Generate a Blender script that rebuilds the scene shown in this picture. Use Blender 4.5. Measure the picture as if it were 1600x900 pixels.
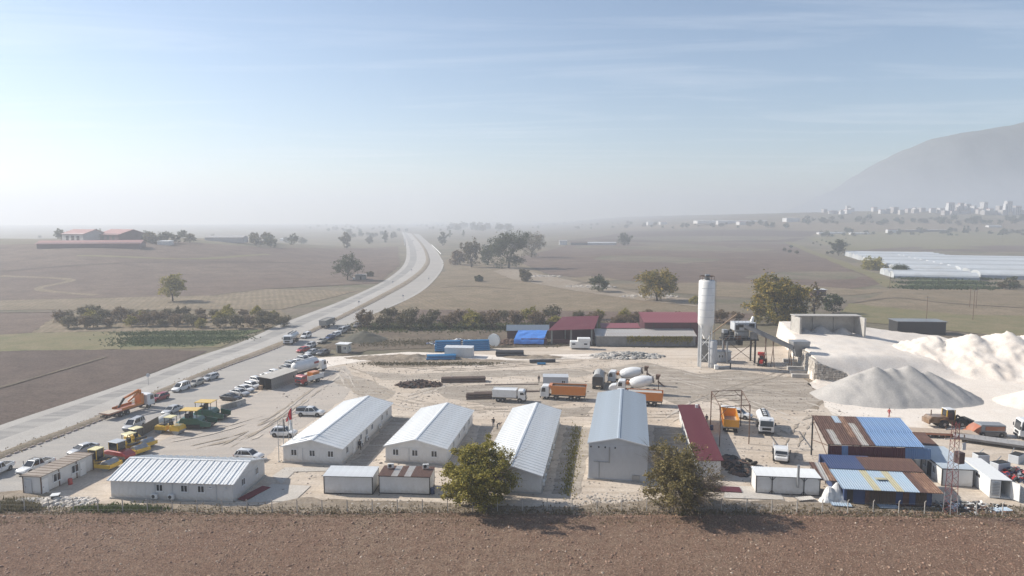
import bpy, bmesh, math, random
from mathutils import Vector, Matrix, noise
from mathutils.geometry import delaunay_2d_cdt
R = math.radians
random.seed(7)
sc = bpy.context.scene
col = sc.collection
for o in list(bpy.data.objects): bpy.data.objects.remove(o)

# ---------------------------------------------------------------- camera, sky, sun, exposure
CH, CF, CHZ = 37.0, 1067.0, 342.0            # eye height, focal length and horizon row of the 1600x900 frame
TH = math.atan((450 - CHZ) / CF)
cd = bpy.data.cameras.new('camera'); cam = bpy.data.objects.new('camera', cd); col.objects.link(cam)
cam.location = (0, 0, CH); cam.rotation_euler = (math.pi / 2 - TH, 0, 0)
cd.sensor_width = 36; cd.lens = 36 * CF / 1600; cd.clip_start = 1; cd.clip_end = 30000
sc.camera = cam
SUN_EL, SUN_AZ = R(34), R(-72)               # azimuth from +Y, negative = to the left
sun_dir = Vector((math.sin(SUN_AZ) * math.cos(SUN_EL), math.cos(SUN_AZ) * math.cos(SUN_EL), math.sin(SUN_EL)))
sl = bpy.data.lights.new('sun', 'SUN'); sl.energy = 5.0; sl.angle = R(0.53); sl.color = (1, 0.94, 0.85)
so = bpy.data.objects.new('sun', sl); col.objects.link(so)
so.rotation_euler = sun_dir.to_track_quat('Z', 'Y').to_euler(); so.location = (-200, 100, 300)
w = bpy.data.worlds.new('World'); sc.world = w; w.use_nodes = True
nt = w.node_tree; N = nt.nodes; L = nt.links
bg = N['Background']; bg.inputs[1].default_value = 0.09
sky = N.new('ShaderNodeTexSky'); sky.sky_type = 'NISHITA'; sky.sun_disc = False
sky.sun_elevation = SUN_EL; sky.sun_rotation = SUN_AZ
sky.altitude = 100; sky.air_density = 1.0; sky.dust_density = 0.35; sky.ozone_density = 2.0
tc = N.new('ShaderNodeTexCoord'); sx = N.new('ShaderNodeSeparateXYZ'); L.new(tc.outputs['Generated'], sx.inputs[0])
# thin cirrus: direction projected on a high plane
def mth(op, a, b=None, nt=nt):
    n = nt.nodes.new('ShaderNodeMath'); n.operation = op
    for i, q in enumerate((a, b)):
        if q is None: continue
        if isinstance(q, (int, float)): n.inputs[i].default_value = q
        else: nt.links.new(q, n.inputs[i])
    return n.outputs[0]
zc = mth('MAXIMUM', sx.outputs[2], 0.03)
cx_ = mth('DIVIDE', sx.outputs[0], zc); cy_ = mth('DIVIDE', sx.outputs[1], zc)
cb = N.new('ShaderNodeCombineXYZ'); L.new(cx_, cb.inputs[0]); L.new(cy_, cb.inputs[1])
mp = N.new('ShaderNodeMapping'); mp.inputs['Location'].default_value = (2.3, 0.9, 0); mp.inputs['Scale'].default_value = (0.2, 0.75, 1); mp.inputs['Rotation'].default_value = (0, 0, R(8)); L.new(cb.outputs[0], mp.inputs[0])
nz = N.new('ShaderNodeTexNoise'); nz.inputs['Scale'].default_value = 1.3; nz.inputs['Detail'].default_value = 9; nz.inputs['Roughness'].default_value = 0.62; nz.inputs['Distortion'].default_value = 0.9
L.new(mp.outputs[0], nz.inputs['Vector'])
cr = N.new('ShaderNodeValToRGB'); cr.color_ramp.elements[0].position = 0.5; cr.color_ramp.elements[1].position = 0.82
L.new(nz.outputs[0], cr.inputs[0])
cf_ = mth('MULTIPLY', cr.outputs[0], 0.38)
mx = N.new('ShaderNodeMixRGB'); L.new(cf_, mx.inputs[0]); L.new(sky.outputs[0], mx.inputs[1]); mx.inputs[2].default_value = (8.2, 8.4, 8.8, 1)
L.new(mx.outputs[0], bg.inputs[0])
sc.view_settings.view_transform = 'Standard'; sc.view_settings.look = 'None'
sc.view_settings.exposure = 0.6; sc.view_settings.gamma = 1; sc.view_settings.use_curve_mapping = False
sc.render.engine = 'CYCLES'; sc.cycles.use_denoising = True
sc.cycles.max_bounces = 6; sc.cycles.diffuse_bounces = 3; sc.cycles.glossy_bounces = 3; sc.cycles.transparent_max_bounces = 6
sc.cycles.volume_bounces = 1; sc.cycles.sample_clamp_indirect = 6

HAZE_D, HAZE_G, HAZE_TOP = 0.00056, 0.3, 195
# ---------------------------------------------------------------- terrain height and the photograph's rays
def sst(a, b, x):
    t = min(1, max(0, (x - a) / (b - a))); return t * t * (3 - 2 * t)
def hill(x, y):
    z = 0.0
    z += 19 * sst(300, 590, y) * (1 - sst(640, 1000, y)) * (1 - sst(-330, -110, x))      # rise under the red barns
    z += 58 * sst(1000, 1900, y) * sst(50, 1000, x)                                     # plain climbing to the town
    if y > 330 and abs(x) > 20: z += 1.2 * noise.noise(Vector((x / 140, y / 140, 3))) * sst(330, 500, y) * sst(190, 260, abs(x + 160))
    return z
def G(u, v, z=0.0):
    a = (u - 800) / CF; b = (450 - v) / CF
    dy = math.cos(TH) + b * math.sin(TH); dz = -math.sin(TH) + b * math.cos(TH)
    t = (z - CH) / dz
    return Vector((a * t, dy * t, z))
def GT(u, v):                                 # first hit of the sight line with the terrain
    a = (u - 800) / CF; b = (450 - v) / CF
    dy = math.cos(TH) + b * math.sin(TH); dz = -math.sin(TH) + b * math.cos(TH)
    t = 60.0
    while t < 6000:
        if CH + dz * t <= hill(a * t, dy * t): break
        t += max(0.5, t * 0.004)
    return Vector((a * t, dy * t, hill(a * t, dy * t)))

# ---------------------------------------------------------------- materials
MATS = {}
def M(name, rgb, rough=0.7, var=0.15, scale=3.0, bump=0.0, metal=0.0, dirt=None, dirt_amt=0.35, bscale=None, coat=0.0, splash=None, spec=0.5):
    if name in MATS: return MATS[name]
    m = bpy.data.materials.new(name); m.use_nodes = True; MATS[name] = m
    t = m.node_tree; n = t.nodes; l = t.links; p = n['Principled BSDF']
    p.inputs['Roughness'].default_value = rough; p.inputs['Metallic'].default_value = metal
    p.inputs['Specular IOR Level'].default_value = spec
    if coat: p.inputs['Coat Weight'].default_value = coat
    c = n.new('ShaderNodeTexCoord')
    z = n.new('ShaderNodeTexNoise'); z.inputs['Scale'].default_value = scale; z.inputs['Detail'].default_value = 6; z.inputs['Roughness'].default_value = 0.65
    l.new(c.outputs['Object'], z.inputs['Vector'])
    r = n.new('ShaderNodeValToRGB'); r.color_ramp.elements[0].position = 0.3; r.color_ramp.elements[1].position = 0.7
    r.color_ramp.elements[0].color = [x * (1 - var) for x in rgb] + [1]; r.color_ramp.elements[1].color = [min(1, x * (1 + var)) for x in rgb] + [1]
    l.new(z.outputs[0], r.inputs[0]); out = r.outputs[0]
    if dirt:
        z2 = n.new('ShaderNodeTexNoise'); z2.inputs['Scale'].default_value = scale * 0.35; z2.inputs['Detail'].default_value = 8; z2.inputs['Roughness'].default_value = 0.7
        mpn = n.new('ShaderNodeMapping'); mpn.inputs['Location'].default_value = (3.1, 7.7, 1.3); l.new(c.outputs['Object'], mpn.inputs[0]); l.new(mpn.outputs[0], z2.inputs['Vector'])
        r2 = n.new('ShaderNodeValToRGB'); r2.color_ramp.elements[0].position = 0.45; r2.color_ramp.elements[1].position = 0.68
        r2.color_ramp.elements[0].color = (0, 0, 0, 1); r2.color_ramp.elements[1].color = (dirt_amt,) * 3 + (1,)
        l.new(z2.outputs[0], r2.inputs[0])
        mxn = n.new('ShaderNodeMixRGB'); l.new(r2.outputs[0], mxn.inputs[0]); l.new(out, mxn.inputs[1]); mxn.inputs[2].default_value = tuple(dirt) + (1,); out = mxn.outputs[0]
    if splash:                                  # rain-splashed soil clinging to the foot of a wall
        sp_ = n.new('ShaderNodeSeparateXYZ'); l.new(c.outputs['Object'], sp_.inputs[0])
        zs = n.new('ShaderNodeTexNoise'); zs.inputs['Scale'].default_value = 2.2; zs.inputs['Detail'].default_value = 5; l.new(c.outputs['Object'], zs.inputs['Vector'])
        hh = mth('MULTIPLY', zs.outputs[0], 1.5, t); fz_ = mth('SUBTRACT', hh, sp_.outputs[2], t); mr = n.new('ShaderNodeMapRange'); mr.inputs[1].default_value = 0.1; mr.inputs[2].default_value = 0.8; mr.inputs[4].default_value = 0.55; l.new(fz_, mr.inputs[0])
        mxn = n.new('ShaderNodeMixRGB'); l.new(mr.outputs[0], mxn.inputs[0]); l.new(out, mxn.inputs[1]); mxn.inputs[2].default_value = tuple(splash) + (1,); out = mxn.outputs[0]
    l.new(out, p.inputs['Base Color'])
    if bump:
        b = n.new('ShaderNodeBump'); b.inputs['Strength'].default_value = bump; b.inputs['Distance'].default_value = 0.1
        if bscale:
            z3 = n.new('ShaderNodeTexNoise'); z3.inputs['Scale'].default_value = bscale; z3.inputs['Detail'].default_value = 5; l.new(c.outputs['Object'], z3.inputs['Vector']); l.new(z3.outputs[0], b.inputs['Height'])
        else: l.new(z.outputs[0], b.inputs['Height'])
        l.new(b.outputs[0], p.inputs['Normal'])
    return m
def ground_mat(name, cols, big=0.02, mid=0.2, fine=2.5, furrow=None, bump=0.5, mix=(0.45, 0.35, 0.35), streak=None, rough=0.95):
    """soil: three colours mixed by noise at three scales; furrow=(angle, spacing, strength)"""
    m = bpy.data.materials.new(name); m.use_nodes = True; MATS[name] = m
    t = m.node_tree; n = t.nodes; l = t.links; p = n['Principled BSDF']
    p.inputs['Roughness'].default_value = rough; p.inputs['Specular IOR Level'].default_value = 0.15
    g = n.new('ShaderNodeTexCoord').outputs['Object']
    def nse(scale, det=7, rg=0.62, dist=0.0, vec=g):
        z = n.new('ShaderNodeTexNoise'); z.inputs['Scale'].default_value = scale; z.inputs['Detail'].default_value = det; z.inputs['Roughness'].default_value = rg; z.inputs['Distortion'].default_value = dist
        l.new(vec, z.inputs['Vector']); return z.outputs[0]
    def ramp(x, a, b, k=1.0):
        r = n.new('ShaderNodeMapRange'); r.inputs[1].default_value = a; r.inputs[2].default_value = b; r.inputs[4].default_value = k; r.clamp = True; l.new(x, r.inputs[0]); return r.outputs[0]
    def mixc(f, a, b):
        q = n.new('ShaderNodeMixRGB')
        for i, v in enumerate((f, a, b)):
            if isinstance(v, tuple): q.inputs[i].default_value = v + (1,)
            elif isinstance(v, (int, float)): q.inputs[i].default_value = v
            else: l.new(v, q.inputs[i])
        return q.outputs[0]
    nb = nse(big, 6, 0.6, 0.6); nm = nse(mid, 8, 0.68, 0.3); nf = nse(fine, 6, 0.75)
    c = mixc(ramp(nb, 0.38, 0.62, mix[0] * 2), cols[0], cols[1])
    c = mixc(ramp(nm, 0.42, 0.66, mix[1] * 2), c, cols[2])
    if streak:                                  # wheel-worn pale streaks along an angle
        mp_ = n.new('ShaderNodeMapping'); mp_.inputs['Rotation'].default_value = (0, 0, streak[0]); mp_.inputs['Scale'].default_value = (streak[1], streak[1] * 9, 1); l.new(g, mp_.inputs[0])
        s_ = nse(1.0, 6, 0.6, 1.2, mp_.outputs[0]); c = mixc(ramp(s_, 0.46, 0.62, streak[3]), c, streak[2])
    hgt = nf
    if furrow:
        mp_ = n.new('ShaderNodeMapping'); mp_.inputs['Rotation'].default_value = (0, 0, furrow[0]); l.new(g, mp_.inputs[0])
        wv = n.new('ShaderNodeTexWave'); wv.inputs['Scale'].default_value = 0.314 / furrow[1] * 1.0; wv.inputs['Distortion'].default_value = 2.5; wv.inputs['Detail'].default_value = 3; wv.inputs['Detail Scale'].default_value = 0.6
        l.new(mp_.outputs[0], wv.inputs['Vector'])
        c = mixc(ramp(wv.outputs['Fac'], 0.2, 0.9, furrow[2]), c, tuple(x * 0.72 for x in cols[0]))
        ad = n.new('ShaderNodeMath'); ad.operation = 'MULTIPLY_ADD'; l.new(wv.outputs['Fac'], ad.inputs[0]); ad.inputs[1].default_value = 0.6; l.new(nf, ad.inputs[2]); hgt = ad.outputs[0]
    dk = mixc(ramp(nf, 0.3, 0.7, 1.0), tuple(0.80 - mix[2] * 0.5 for _ in range(3)), (1.1 + mix[2] * .25,) * 3)
    q = n.new('ShaderNodeMixRGB'); q.blend_type = 'MULTIPLY'; q.inputs[0].default_value = 1; l.new(c, q.inputs[1]); l.new(dk, q.inputs[2])
    l.new(q.outputs[0], p.inputs['Base Color'])
    b = n.new('ShaderNodeBump'); b.inputs['Strength'].default_value = bump; b.inputs['Distance'].default_value = 0.25; l.new(hgt, b.inputs['Height']); l.new(b.outputs[0], p.inputs['Normal'])
    return m
def leaf_mat(name, c1, c2, c3, tr_=0.3):
    m = bpy.data.materials.new(name); m.use_nodes = True; MATS[name] = m
    t = m.node_tree; n = t.nodes; l = t.links; p = n['Principled BSDF']
    ge = n.new('ShaderNodeNewGeometry'); r = n.new('ShaderNodeValToRGB'); e = r.color_ramp.elements
    e[0].color = c1 + (1,); e[1].color = c3 + (1,); x = e.new(0.55); x.color = c2 + (1,)
    l.new(ge.outputs['Random Per Island'], r.inputs[0]); l.new(r.outputs[0], p.inputs['Base Color'])
    p.inputs['Roughness'].default_value = 0.6; p.inputs['Specular IOR Level'].default_value = 0.25
    tr = n.new('ShaderNodeBsdfTranslucent'); l.new(r.outputs[0], tr.inputs[0])
    mxs = n.new('ShaderNodeMixShader'); mxs.inputs[0].default_value = tr_; l.new(p.outputs[0], mxs.inputs[1]); l.new(tr.outputs[0], mxs.inputs[2])
    l.new(mxs.outputs[0], n['Material Output'].inputs['Surface'])
    return m

# ---------------------------------------------------------------- mesh builder
class MB:
    def __init__(s): s.v = []; s.f = []; s.c = []
    def raw(s, vs, fs):
        b = len(s.v); s.c.append((b, len(s.f))); s.v += [tuple(q) for q in vs]; s.f += [tuple(b + i for i in q) for q in fs]; return s
    def box(s, cx, cy, cz, sx, sy, sz, rz=0.0, ry=0.0, rx=0.0):
        vs = [Vector((x * sx / 2, y * sy / 2, z * sz / 2)) for x in (-1, 1) for y in (-1, 1) for z in (-1, 1)]
        if rz or ry or rx:
            m = Matrix.Rotation(rz, 3, 'Z') @ Matrix.Rotation(ry, 3, 'Y') @ Matrix.Rotation(rx, 3, 'X'); vs = [m @ q for q in vs]
        return s.raw([(q.x + cx, q.y + cy, q.z + cz) for q in vs], [(0, 1, 3, 2), (4, 6, 7, 5), (0, 4, 5, 1), (2, 3, 7, 6), (0, 2, 6, 4), (1, 5, 7, 3)])
    def b(s, x0, x1, y0, y1, z0, z1): return s.box((x0 + x1) / 2, (y0 + y1) / 2, (z0 + z1) / 2, abs(x1 - x0), abs(y1 - y0), abs(z1 - z0))
    def prism(s, prof, y0, y1, axis='y'):
        n = len(prof)
        f = (lambda p, q: (p[0], q, p[1])) if axis == 'y' else ((lambda p, q: (q, p[0], p[1])) if axis == 'x' else (lambda p, q: (p[0], p[1], q)))
        vs = [f(p, y0) for p in prof] + [f(p, y1) for p in prof]
        fs = [tuple(range(n)), tuple(range(2 * n - 1, n - 1, -1))] + [(i, (i + 1) % n, n + (i + 1) % n, n + i) for i in range(n)]
        return s.raw(vs, fs)
    def loft(s, rings, cap=True, closed=True):
        n = len(rings[0]); vs = [q for r in rings for q in r]; fs = []
        for k in range(len(rings) - 1):
            for i in range(n if closed else n - 1):
                j = (i + 1) % n; fs.append((k * n + i, k * n + j, (k + 1) * n + j, (k + 1) * n + i))
        if cap: fs += [tuple(range(n - 1, -1, -1)), tuple(range((len(rings) - 1) * n, len(rings) * n))]
        return s.raw(vs, fs)
    def cyl(s, p0, p1, r0, r1=None, n=8, cap=True):
        p0 = Vector(p0); p1 = Vector(p1); r1 = r0 if r1 is None else r1
        d = (p1 - p0); d = d.normalized() if d.length else Vector((0, 0, 1))
        a = d.cross(Vector((0, 0, 1)) if abs(d.z) < 0.9 else Vector((1, 0, 0))).normalized(); c = d.cross(a)
        rg = lambda p, r: [p + a * math.cos(2 * math.pi * i / n) * r + c * math.sin(2 * math.pi * i / n) * r for i in range(n)]
        return s.loft([rg(p0, r0), rg(p1, r1)], cap)
    def lathe(s, prof, n=16, o=(0, 0, 0)):      # (r, z) about z
        return s.loft([[(o[0] + r * math.cos(2 * math.pi * i / n), o[1] + r * math.sin(2 * math.pi * i / n), o[2] + z) for i in range(n)] for r, z in prof])
    def lathe_axis(s, prof, p0, axis, n=16):    # (r, t) along a unit axis from p0
        d = Vector(axis).normalized(); p0 = Vector(p0); a = d.cross(Vector((0, 0, 1)) if abs(d.z) < 0.9 else Vector((1, 0, 0))).normalized(); c = d.cross(a)
        return s.loft([[p0 + d * t + a * math.cos(2 * math.pi * i / n) * r + c * math.sin(2 * math.pi * i / n) * r for i in range(n)] for r, t in prof])
    def quad(s, *p): return s.raw(p, [tuple(range(len(p)))])
    def slab(s, quad, th):                      # thick sheet below a quad of 3-D points
        a = [Vector(q) for q in quad]; nrm = (a[1] - a[0]).cross(a[3] - a[0]).normalized() * th
        if nrm.z < 0: nrm = -nrm
        return s.raw(a + [q - nrm for q in a], [(0, 1, 2, 3), (7, 6, 5, 4), (0, 4, 5, 1), (1, 5, 6, 2), (2, 6, 7, 3), (3, 7, 4, 0)])
    def rock(s, p, r, sq=0.7, seed=0):
        rn = random.Random(seed); t = (1 + 5 ** .5) / 2
        vs = [(-1, t, 0), (1, t, 0), (-1, -t, 0), (1, -t, 0), (0, -1, t), (0, 1, t), (0, -1, -t), (0, 1, -t), (t, 0, -1), (t, 0, 1), (-t, 0, -1), (-t, 0, 1)]
        fs = [(0, 11, 5), (0, 5, 1), (0, 1, 7), (0, 7, 10), (0, 10, 11), (1, 5, 9), (5, 11, 4), (11, 10, 2), (10, 7, 6), (7, 1, 8), (3, 9, 4), (3, 4, 2), (3, 2, 6), (3, 6, 8), (3, 8, 9), (4, 9, 5), (2, 4, 11), (6, 2, 10), (8, 6, 7), (9, 8, 1)]
        a = rn.uniform(0, 6.28); ca, sa = math.cos(a), math.sin(a); ex = rn.uniform(0.8, 1.5)
        o = []
        for x, y, z in vs:
            k = r / 1.9 * rn.uniform(0.75, 1.2); x, y, z = x * k * ex, y * k, z * k * sq
            o.append((p[0] + x * ca - y * sa, p[1] + x * sa + y * ca, p[2] + z))
        return s.raw(o, fs)
    def mesh(s, name, mat, smooth=False, bevel=0.0, seg=1):
        me = bpy.data.meshes.new(name); me.from_pydata(s.v, [], s.f)
        bm = bmesh.new(); bm.from_mesh(me)
        bmesh.ops.recalc_face_normals(bm, faces=bm.faces)
        if bevel: bmesh.ops.bevel(bm, geom=[e for e in bm.edges if e.calc_face_angle(0) > 0.35], offset=bevel, segments=seg, affect='EDGES', profile=0.5, clamp_overlap=True)
        bm.to_mesh(me); bm.free()
        for mm in (mat if isinstance(mat, (list, tuple)) else [mat]): me.materials.append(mm)
        if smooth:
            me.polygons.foreach_set('use_smooth', [True] * len(me.polygons)); me.set_sharp_from_angle(angle=R(smooth if smooth is not True else 40))
        return me
    def each(s, name, mat, parent=None, loc=(0, 0, 0), rz=0.0, **k):   # every primitive an object of its own
        c = s.c + [(len(s.v), len(s.f))]
        for (a, fa), (b, fb) in zip(c, c[1:]):
            m = MB(); m.v = s.v[a:b]; m.f = [tuple(i - a for i in q) for q in s.f[fa:fb]]; m.build(name, mat, parent, loc, rz, **k)
    def build(s, name, mat, parent=None, loc=(0, 0, 0), rz=0.0, **k):
        return put(name, s.mesh(name, mat, **k), parent, loc, rz)
def put(name, me, parent=None, loc=(0, 0, 0), rz=0.0, scale=None):
    o = bpy.data.objects.new(name, me); col.objects.link(o); o.location = loc; o.rotation_euler = (0, 0, rz)
    if scale: o.scale = scale
    if parent: o.parent = parent
    return o
def tag(o, label, cat, group=None):
    o['label'] = label; o['category'] = cat
    if group: o['group'] = group
    return o
def thing(name, label, cat, loc=(0, 0, 0), rz=0.0, group=None):
    return tag(put(name, None, None, loc, rz), label, cat, group)
def struct(o): o['kind'] = 'structure'; return o
def stuff(o): o['kind'] = 'stuff'; return o
KIDS = {}
def copy_tree(src, loc, rz, label=None, scale=None, group=None):
    r = src.copy(); col.objects.link(r); r.location = loc; r.rotation_euler = (0, 0, rz)
    if label: r['label'] = label
    if group: r['group'] = group
    if scale: r.scale = (scale,) * 3 if isinstance(scale, (int, float)) else scale
    ch = KIDS.get(src.name)
    if ch is None:
        ch = KIDS[src.name] = [(c, list(c.children)) for c in src.children]
    for c, gs in ch:
        d = c.copy(); col.objects.link(d); d.parent = r
        for g in gs:
            e = g.copy(); col.objects.link(e); e.parent = d
    return r
ORD = 'first second third fourth fifth sixth seventh eighth ninth tenth eleventh twelfth thirteenth fourteenth fifteenth sixteenth seventeenth eighteenth nineteenth twentieth'.split()
TENS = {2: 'twenty', 3: 'thirty', 4: 'forty', 5: 'fifty', 6: 'sixty', 7: 'seventy', 8: 'eighty', 9: 'ninety'}
def nth(i):                                   # 0 -> first
    if i < 20: return ORD[i]
    t, u = divmod(i + 1, 10)
    return (TENS[t] + '-' + ORD[u - 1]) if u else TENS[t][:-1] + 'ieth'
# ================================================================ ground, roads, fields
def spline(pts, n=8):
    out = []
    P = [pts[0] * 2 - pts[1]] + list(pts) + [pts[-1] * 2 - pts[-2]]
    for i in range(1, len(P) - 2):
        for k in range(n):
            t = k / n; a, b, c, d = P[i - 1], P[i], P[i + 1], P[i + 2]
            out.append(0.5 * ((2 * b) + (c - a) * t + (2 * a - 5 * b + 4 * c - d) * t * t + (3 * b - a - 3 * c + d) * t ** 3))
    return out + [pts[-1]]
def sheet(name, poly, mat, dz, cell=None, jit=0.0, relief=None, seed=0, parent=None):
    """ground sheet over a plan polygon, draped dz above the terrain; edges broken up by jit metres"""
    pts = [Vector((p[0], p[1], 0)) for p in poly]; q = []
    for i, a in enumerate(pts):
        b = pts[(i + 1) % len(pts)]; ln = (b - a).length
        n = max(1, int(ln / (cell or 12))) if jit == 0 else max(1, int(ln / max(jit * 2.2, 1.0)))
        n = min(n, 220)
        d = (b - a).normalized() if ln else Vector((1, 0, 0)); pr = Vector((-d.y, d.x, 0))
        for k in range(n):
            t = k / n; v = a.lerp(b, t)
            if jit: v = v + pr * jit * (noise.noise(Vector((v.x / (jit * 6), v.y / (jit * 6), seed))) * 1.4 + noise.noise(Vector((v.x / (jit * 1.6), v.y / (jit * 1.6), seed + 5))) * 0.5)
            q.append(v)
    vs, _, fs = delaunay_2d_cdt([v.to_2d() for v in q], [], [list(range(len(q)))], 1, 1e-4)[:3]
    bm = bmesh.new(); bv = [bm.verts.new((v.x, v.y, 0)) for v in vs]
    for f in fs: bm.faces.new([bv[i] for i in f])
    if cell:
        xs = [v.x for v in q]; ys = [v.y for v in q]
        for ax, lo, hi in ((0, min(xs), max(xs)), (1, min(ys), max(ys))):
            k = math.ceil(lo / cell) * cell
            while k < hi:
                co = [0, 0, 0]; no = [0, 0, 0]; co[ax] = k; no[ax] = 1
                bmesh.ops.bisect_plane(bm, geom=bm.verts[:] + bm.edges[:] + bm.faces[:], plane_co=co, plane_no=no); k += cell
    for v in bm.verts: v.co.z = hill(v.co.x, v.co.y) + dz + (relief(v.co.x, v.co.y) if relief else 0)
    bmesh.ops.recalc_face_normals(bm, faces=bm.faces)
    for f in bm.faces:
        if f.normal.z < 0: f.normal_flip()
    me = bpy.data.meshes.new(name); bm.to_mesh(me); bm.free(); me.materials.append(mat)
    if relief: me.polygons.foreach_set('use_smooth', [True] * len(me.polygons))
    o = put(name, me, parent)
    return o if parent else struct(o)
def PG(*px): return [GT(u, v) for u, v in px]

g_far = ground_mat('soil_far', ((0.16, 0.13, 0.098), (0.22, 0.18, 0.125), (0.12, 0.115, 0.07)), 0.006, 0.03, 0.4, bump=0.1, mix=(0.5, 0.5, 0.3))
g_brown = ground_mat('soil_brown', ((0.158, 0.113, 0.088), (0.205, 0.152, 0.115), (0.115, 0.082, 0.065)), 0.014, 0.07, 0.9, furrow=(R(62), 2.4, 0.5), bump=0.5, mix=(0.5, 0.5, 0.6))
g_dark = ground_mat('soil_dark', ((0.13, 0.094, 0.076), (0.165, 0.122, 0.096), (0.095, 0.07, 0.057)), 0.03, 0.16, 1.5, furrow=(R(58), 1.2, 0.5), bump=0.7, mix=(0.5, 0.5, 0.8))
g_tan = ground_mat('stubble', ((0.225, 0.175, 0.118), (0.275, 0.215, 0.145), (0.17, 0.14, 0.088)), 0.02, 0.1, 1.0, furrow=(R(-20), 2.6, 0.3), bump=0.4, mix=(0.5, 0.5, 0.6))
g_olive = ground_mat('dry_grass', ((0.19, 0.165, 0.085), (0.225, 0.185, 0.11), (0.13, 0.135, 0.06)), 0.02, 0.15, 1.6, bump=0.5)
g_green = ground_mat('green_crop', ((0.075, 0.11, 0.04), (0.10, 0.125, 0.05), (0.15, 0.13, 0.075)), 0.03, 0.25, 1.8, bump=0.7)
g_fore = ground_mat('soil_ploughed', ((0.27, 0.17, 0.118), (0.325, 0.235, 0.165), (0.215, 0.128, 0.088)), 0.022, 0.8, 5.5, bump=1.0, mix=(0.5, 0.45, 1.1))
g_dust = ground_mat('pale_dust', ((0.57, 0.485, 0.395), (0.49, 0.41, 0.325), (0.62, 0.545, 0.46)), 0.035, 0.16, 2.5, bump=0.25, mix=(0.5, 0.35, 0.16), streak=(R(12), 0.05, (0.39, 0.315, 0.24), 0.5))
g_dirt = ground_mat('scrub_dirt', ((0.30, 0.245, 0.185), (0.25, 0.20, 0.145), (0.36, 0.30, 0.235)), 0.06, 0.4, 3.0, bump=0.8, mix=(0.5, 0.45, 0.5))
g_mud = ground_mat('dark_spoil', ((0.155, 0.12, 0.09), (0.20, 0.16, 0.115), (0.11, 0.09, 0.065)), 0.08, 0.4, 2.5, bump=0.9, mix=(0.5, 0.45, 0.5))
g_asph = ground_mat('dusty_asphalt', ((0.27, 0.26, 0.245), (0.30, 0.285, 0.265), (0.225, 0.217, 0.21)), 0.03, 0.12, 6.0, bump=0.05, mix=(0.5, 0.3, 0.1), streak=(R(-52), 0.035, (0.42, 0.395, 0.36), 0.7))
g_white = ground_mat('white_shoulder', ((0.45, 0.425, 0.39), (0.40, 0.375, 0.345), (0.36, 0.335, 0.305)), 0.05, 0.2, 4.0, bump=0.2, mix=(0.5, 0.35, 0.15))
g_lot = ground_mat('pale_asphalt', ((0.45, 0.395, 0.34), (0.41, 0.36, 0.31), (0.49, 0.435, 0.375)), 0.04, 0.15, 5.0, bump=0.08, mix=(0.5, 0.3, 0.1), streak=(R(-48), 0.05, (0.335, 0.31, 0.28), 0.4))
g_gravel = ground_mat('white_aggregate', ((0.74, 0.665, 0.58), (0.68, 0.60, 0.515), (0.78, 0.72, 0.645)), 0.05, 0.3, 3.5, bump=0.3, mix=(0.5, 0.35, 0.12))
g_median = ground_mat('median_soil', ((0.27, 0.22, 0.165), (0.21, 0.175, 0.12), (0.33, 0.275, 0.22)), 0.1, 0.5, 3.0, bump=0.9, mix=(0.5, 0.45, 0.5))
g_conc = ground_mat('concrete_slab', ((0.50, 0.46, 0.405), (0.46, 0.42, 0.37), (0.55, 0.51, 0.46)), 0.1, 0.5, 5.0, bump=0.1, mix=(0.4, 0.3, 0.1))

# one sheet to the horizon (polar grid about the viewer)
mb = MB(); rings = [0.0, 40, 70, 100, 140, 180, 230, 290] + [290 * 1.055 ** k for k in range(1, 64)]
rings = [r for r in rings if r < 5000] + [5050]; NS = 180
mb.v.append((0, 0, -0.05))
for r in rings[1:]:
    for i in range(NS):
        a = 2 * math.pi * i / NS; x, y = r * math.sin(a), r * math.cos(a); mb.v.append((x, y, hill(x, y) - 0.06))
for i in range(NS): mb.f.append((0, 1 + (i + 1) % NS, 1 + i))
for k in range(len(rings) - 2):
    for i in range(NS):
        a, b = 1 + k * NS + i, 1 + k * NS + (i + 1) % NS; mb.f.append((a, b, b + NS, a + NS))
struct(mb.build('ground', g_far, smooth=60))

# far patchwork (right and centre)
def strip(name, px, mat, dz, cell=25, jit=2.5, seed=0): return sheet(name, PG(*px), mat, dz, cell, jit, seed=seed)
# fields left of the road
strip('field', [(-330, 700), (0, 668), (165, 612), (325, 549), (240, 546), (60, 548), (-330, 560)], g_dark, 0.05, None, 0.5)
strip('field', [(-330, 560), (60, 548), (240, 546), (345, 543), (388, 522), (230, 518), (50, 520), (-330, 545)], g_olive, 0.06, None, 0.8, 1)
strip('field', [(185, 542), (330, 541), (395, 520), (410, 516), (250, 518)], g_green, 0.10, None, 0.9, 2)
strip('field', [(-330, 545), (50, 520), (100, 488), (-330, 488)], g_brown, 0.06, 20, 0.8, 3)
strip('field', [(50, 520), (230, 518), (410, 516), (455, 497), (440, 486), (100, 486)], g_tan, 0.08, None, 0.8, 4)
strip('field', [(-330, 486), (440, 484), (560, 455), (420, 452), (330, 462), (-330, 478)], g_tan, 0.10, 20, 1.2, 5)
strip('field', [(-330, 478), (330, 462), (420, 452), (590, 443), (625, 415), (622, 385), (420, 388), (-330, 400)], g_brown, 0.12, 22, 1.5, 6)
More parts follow.
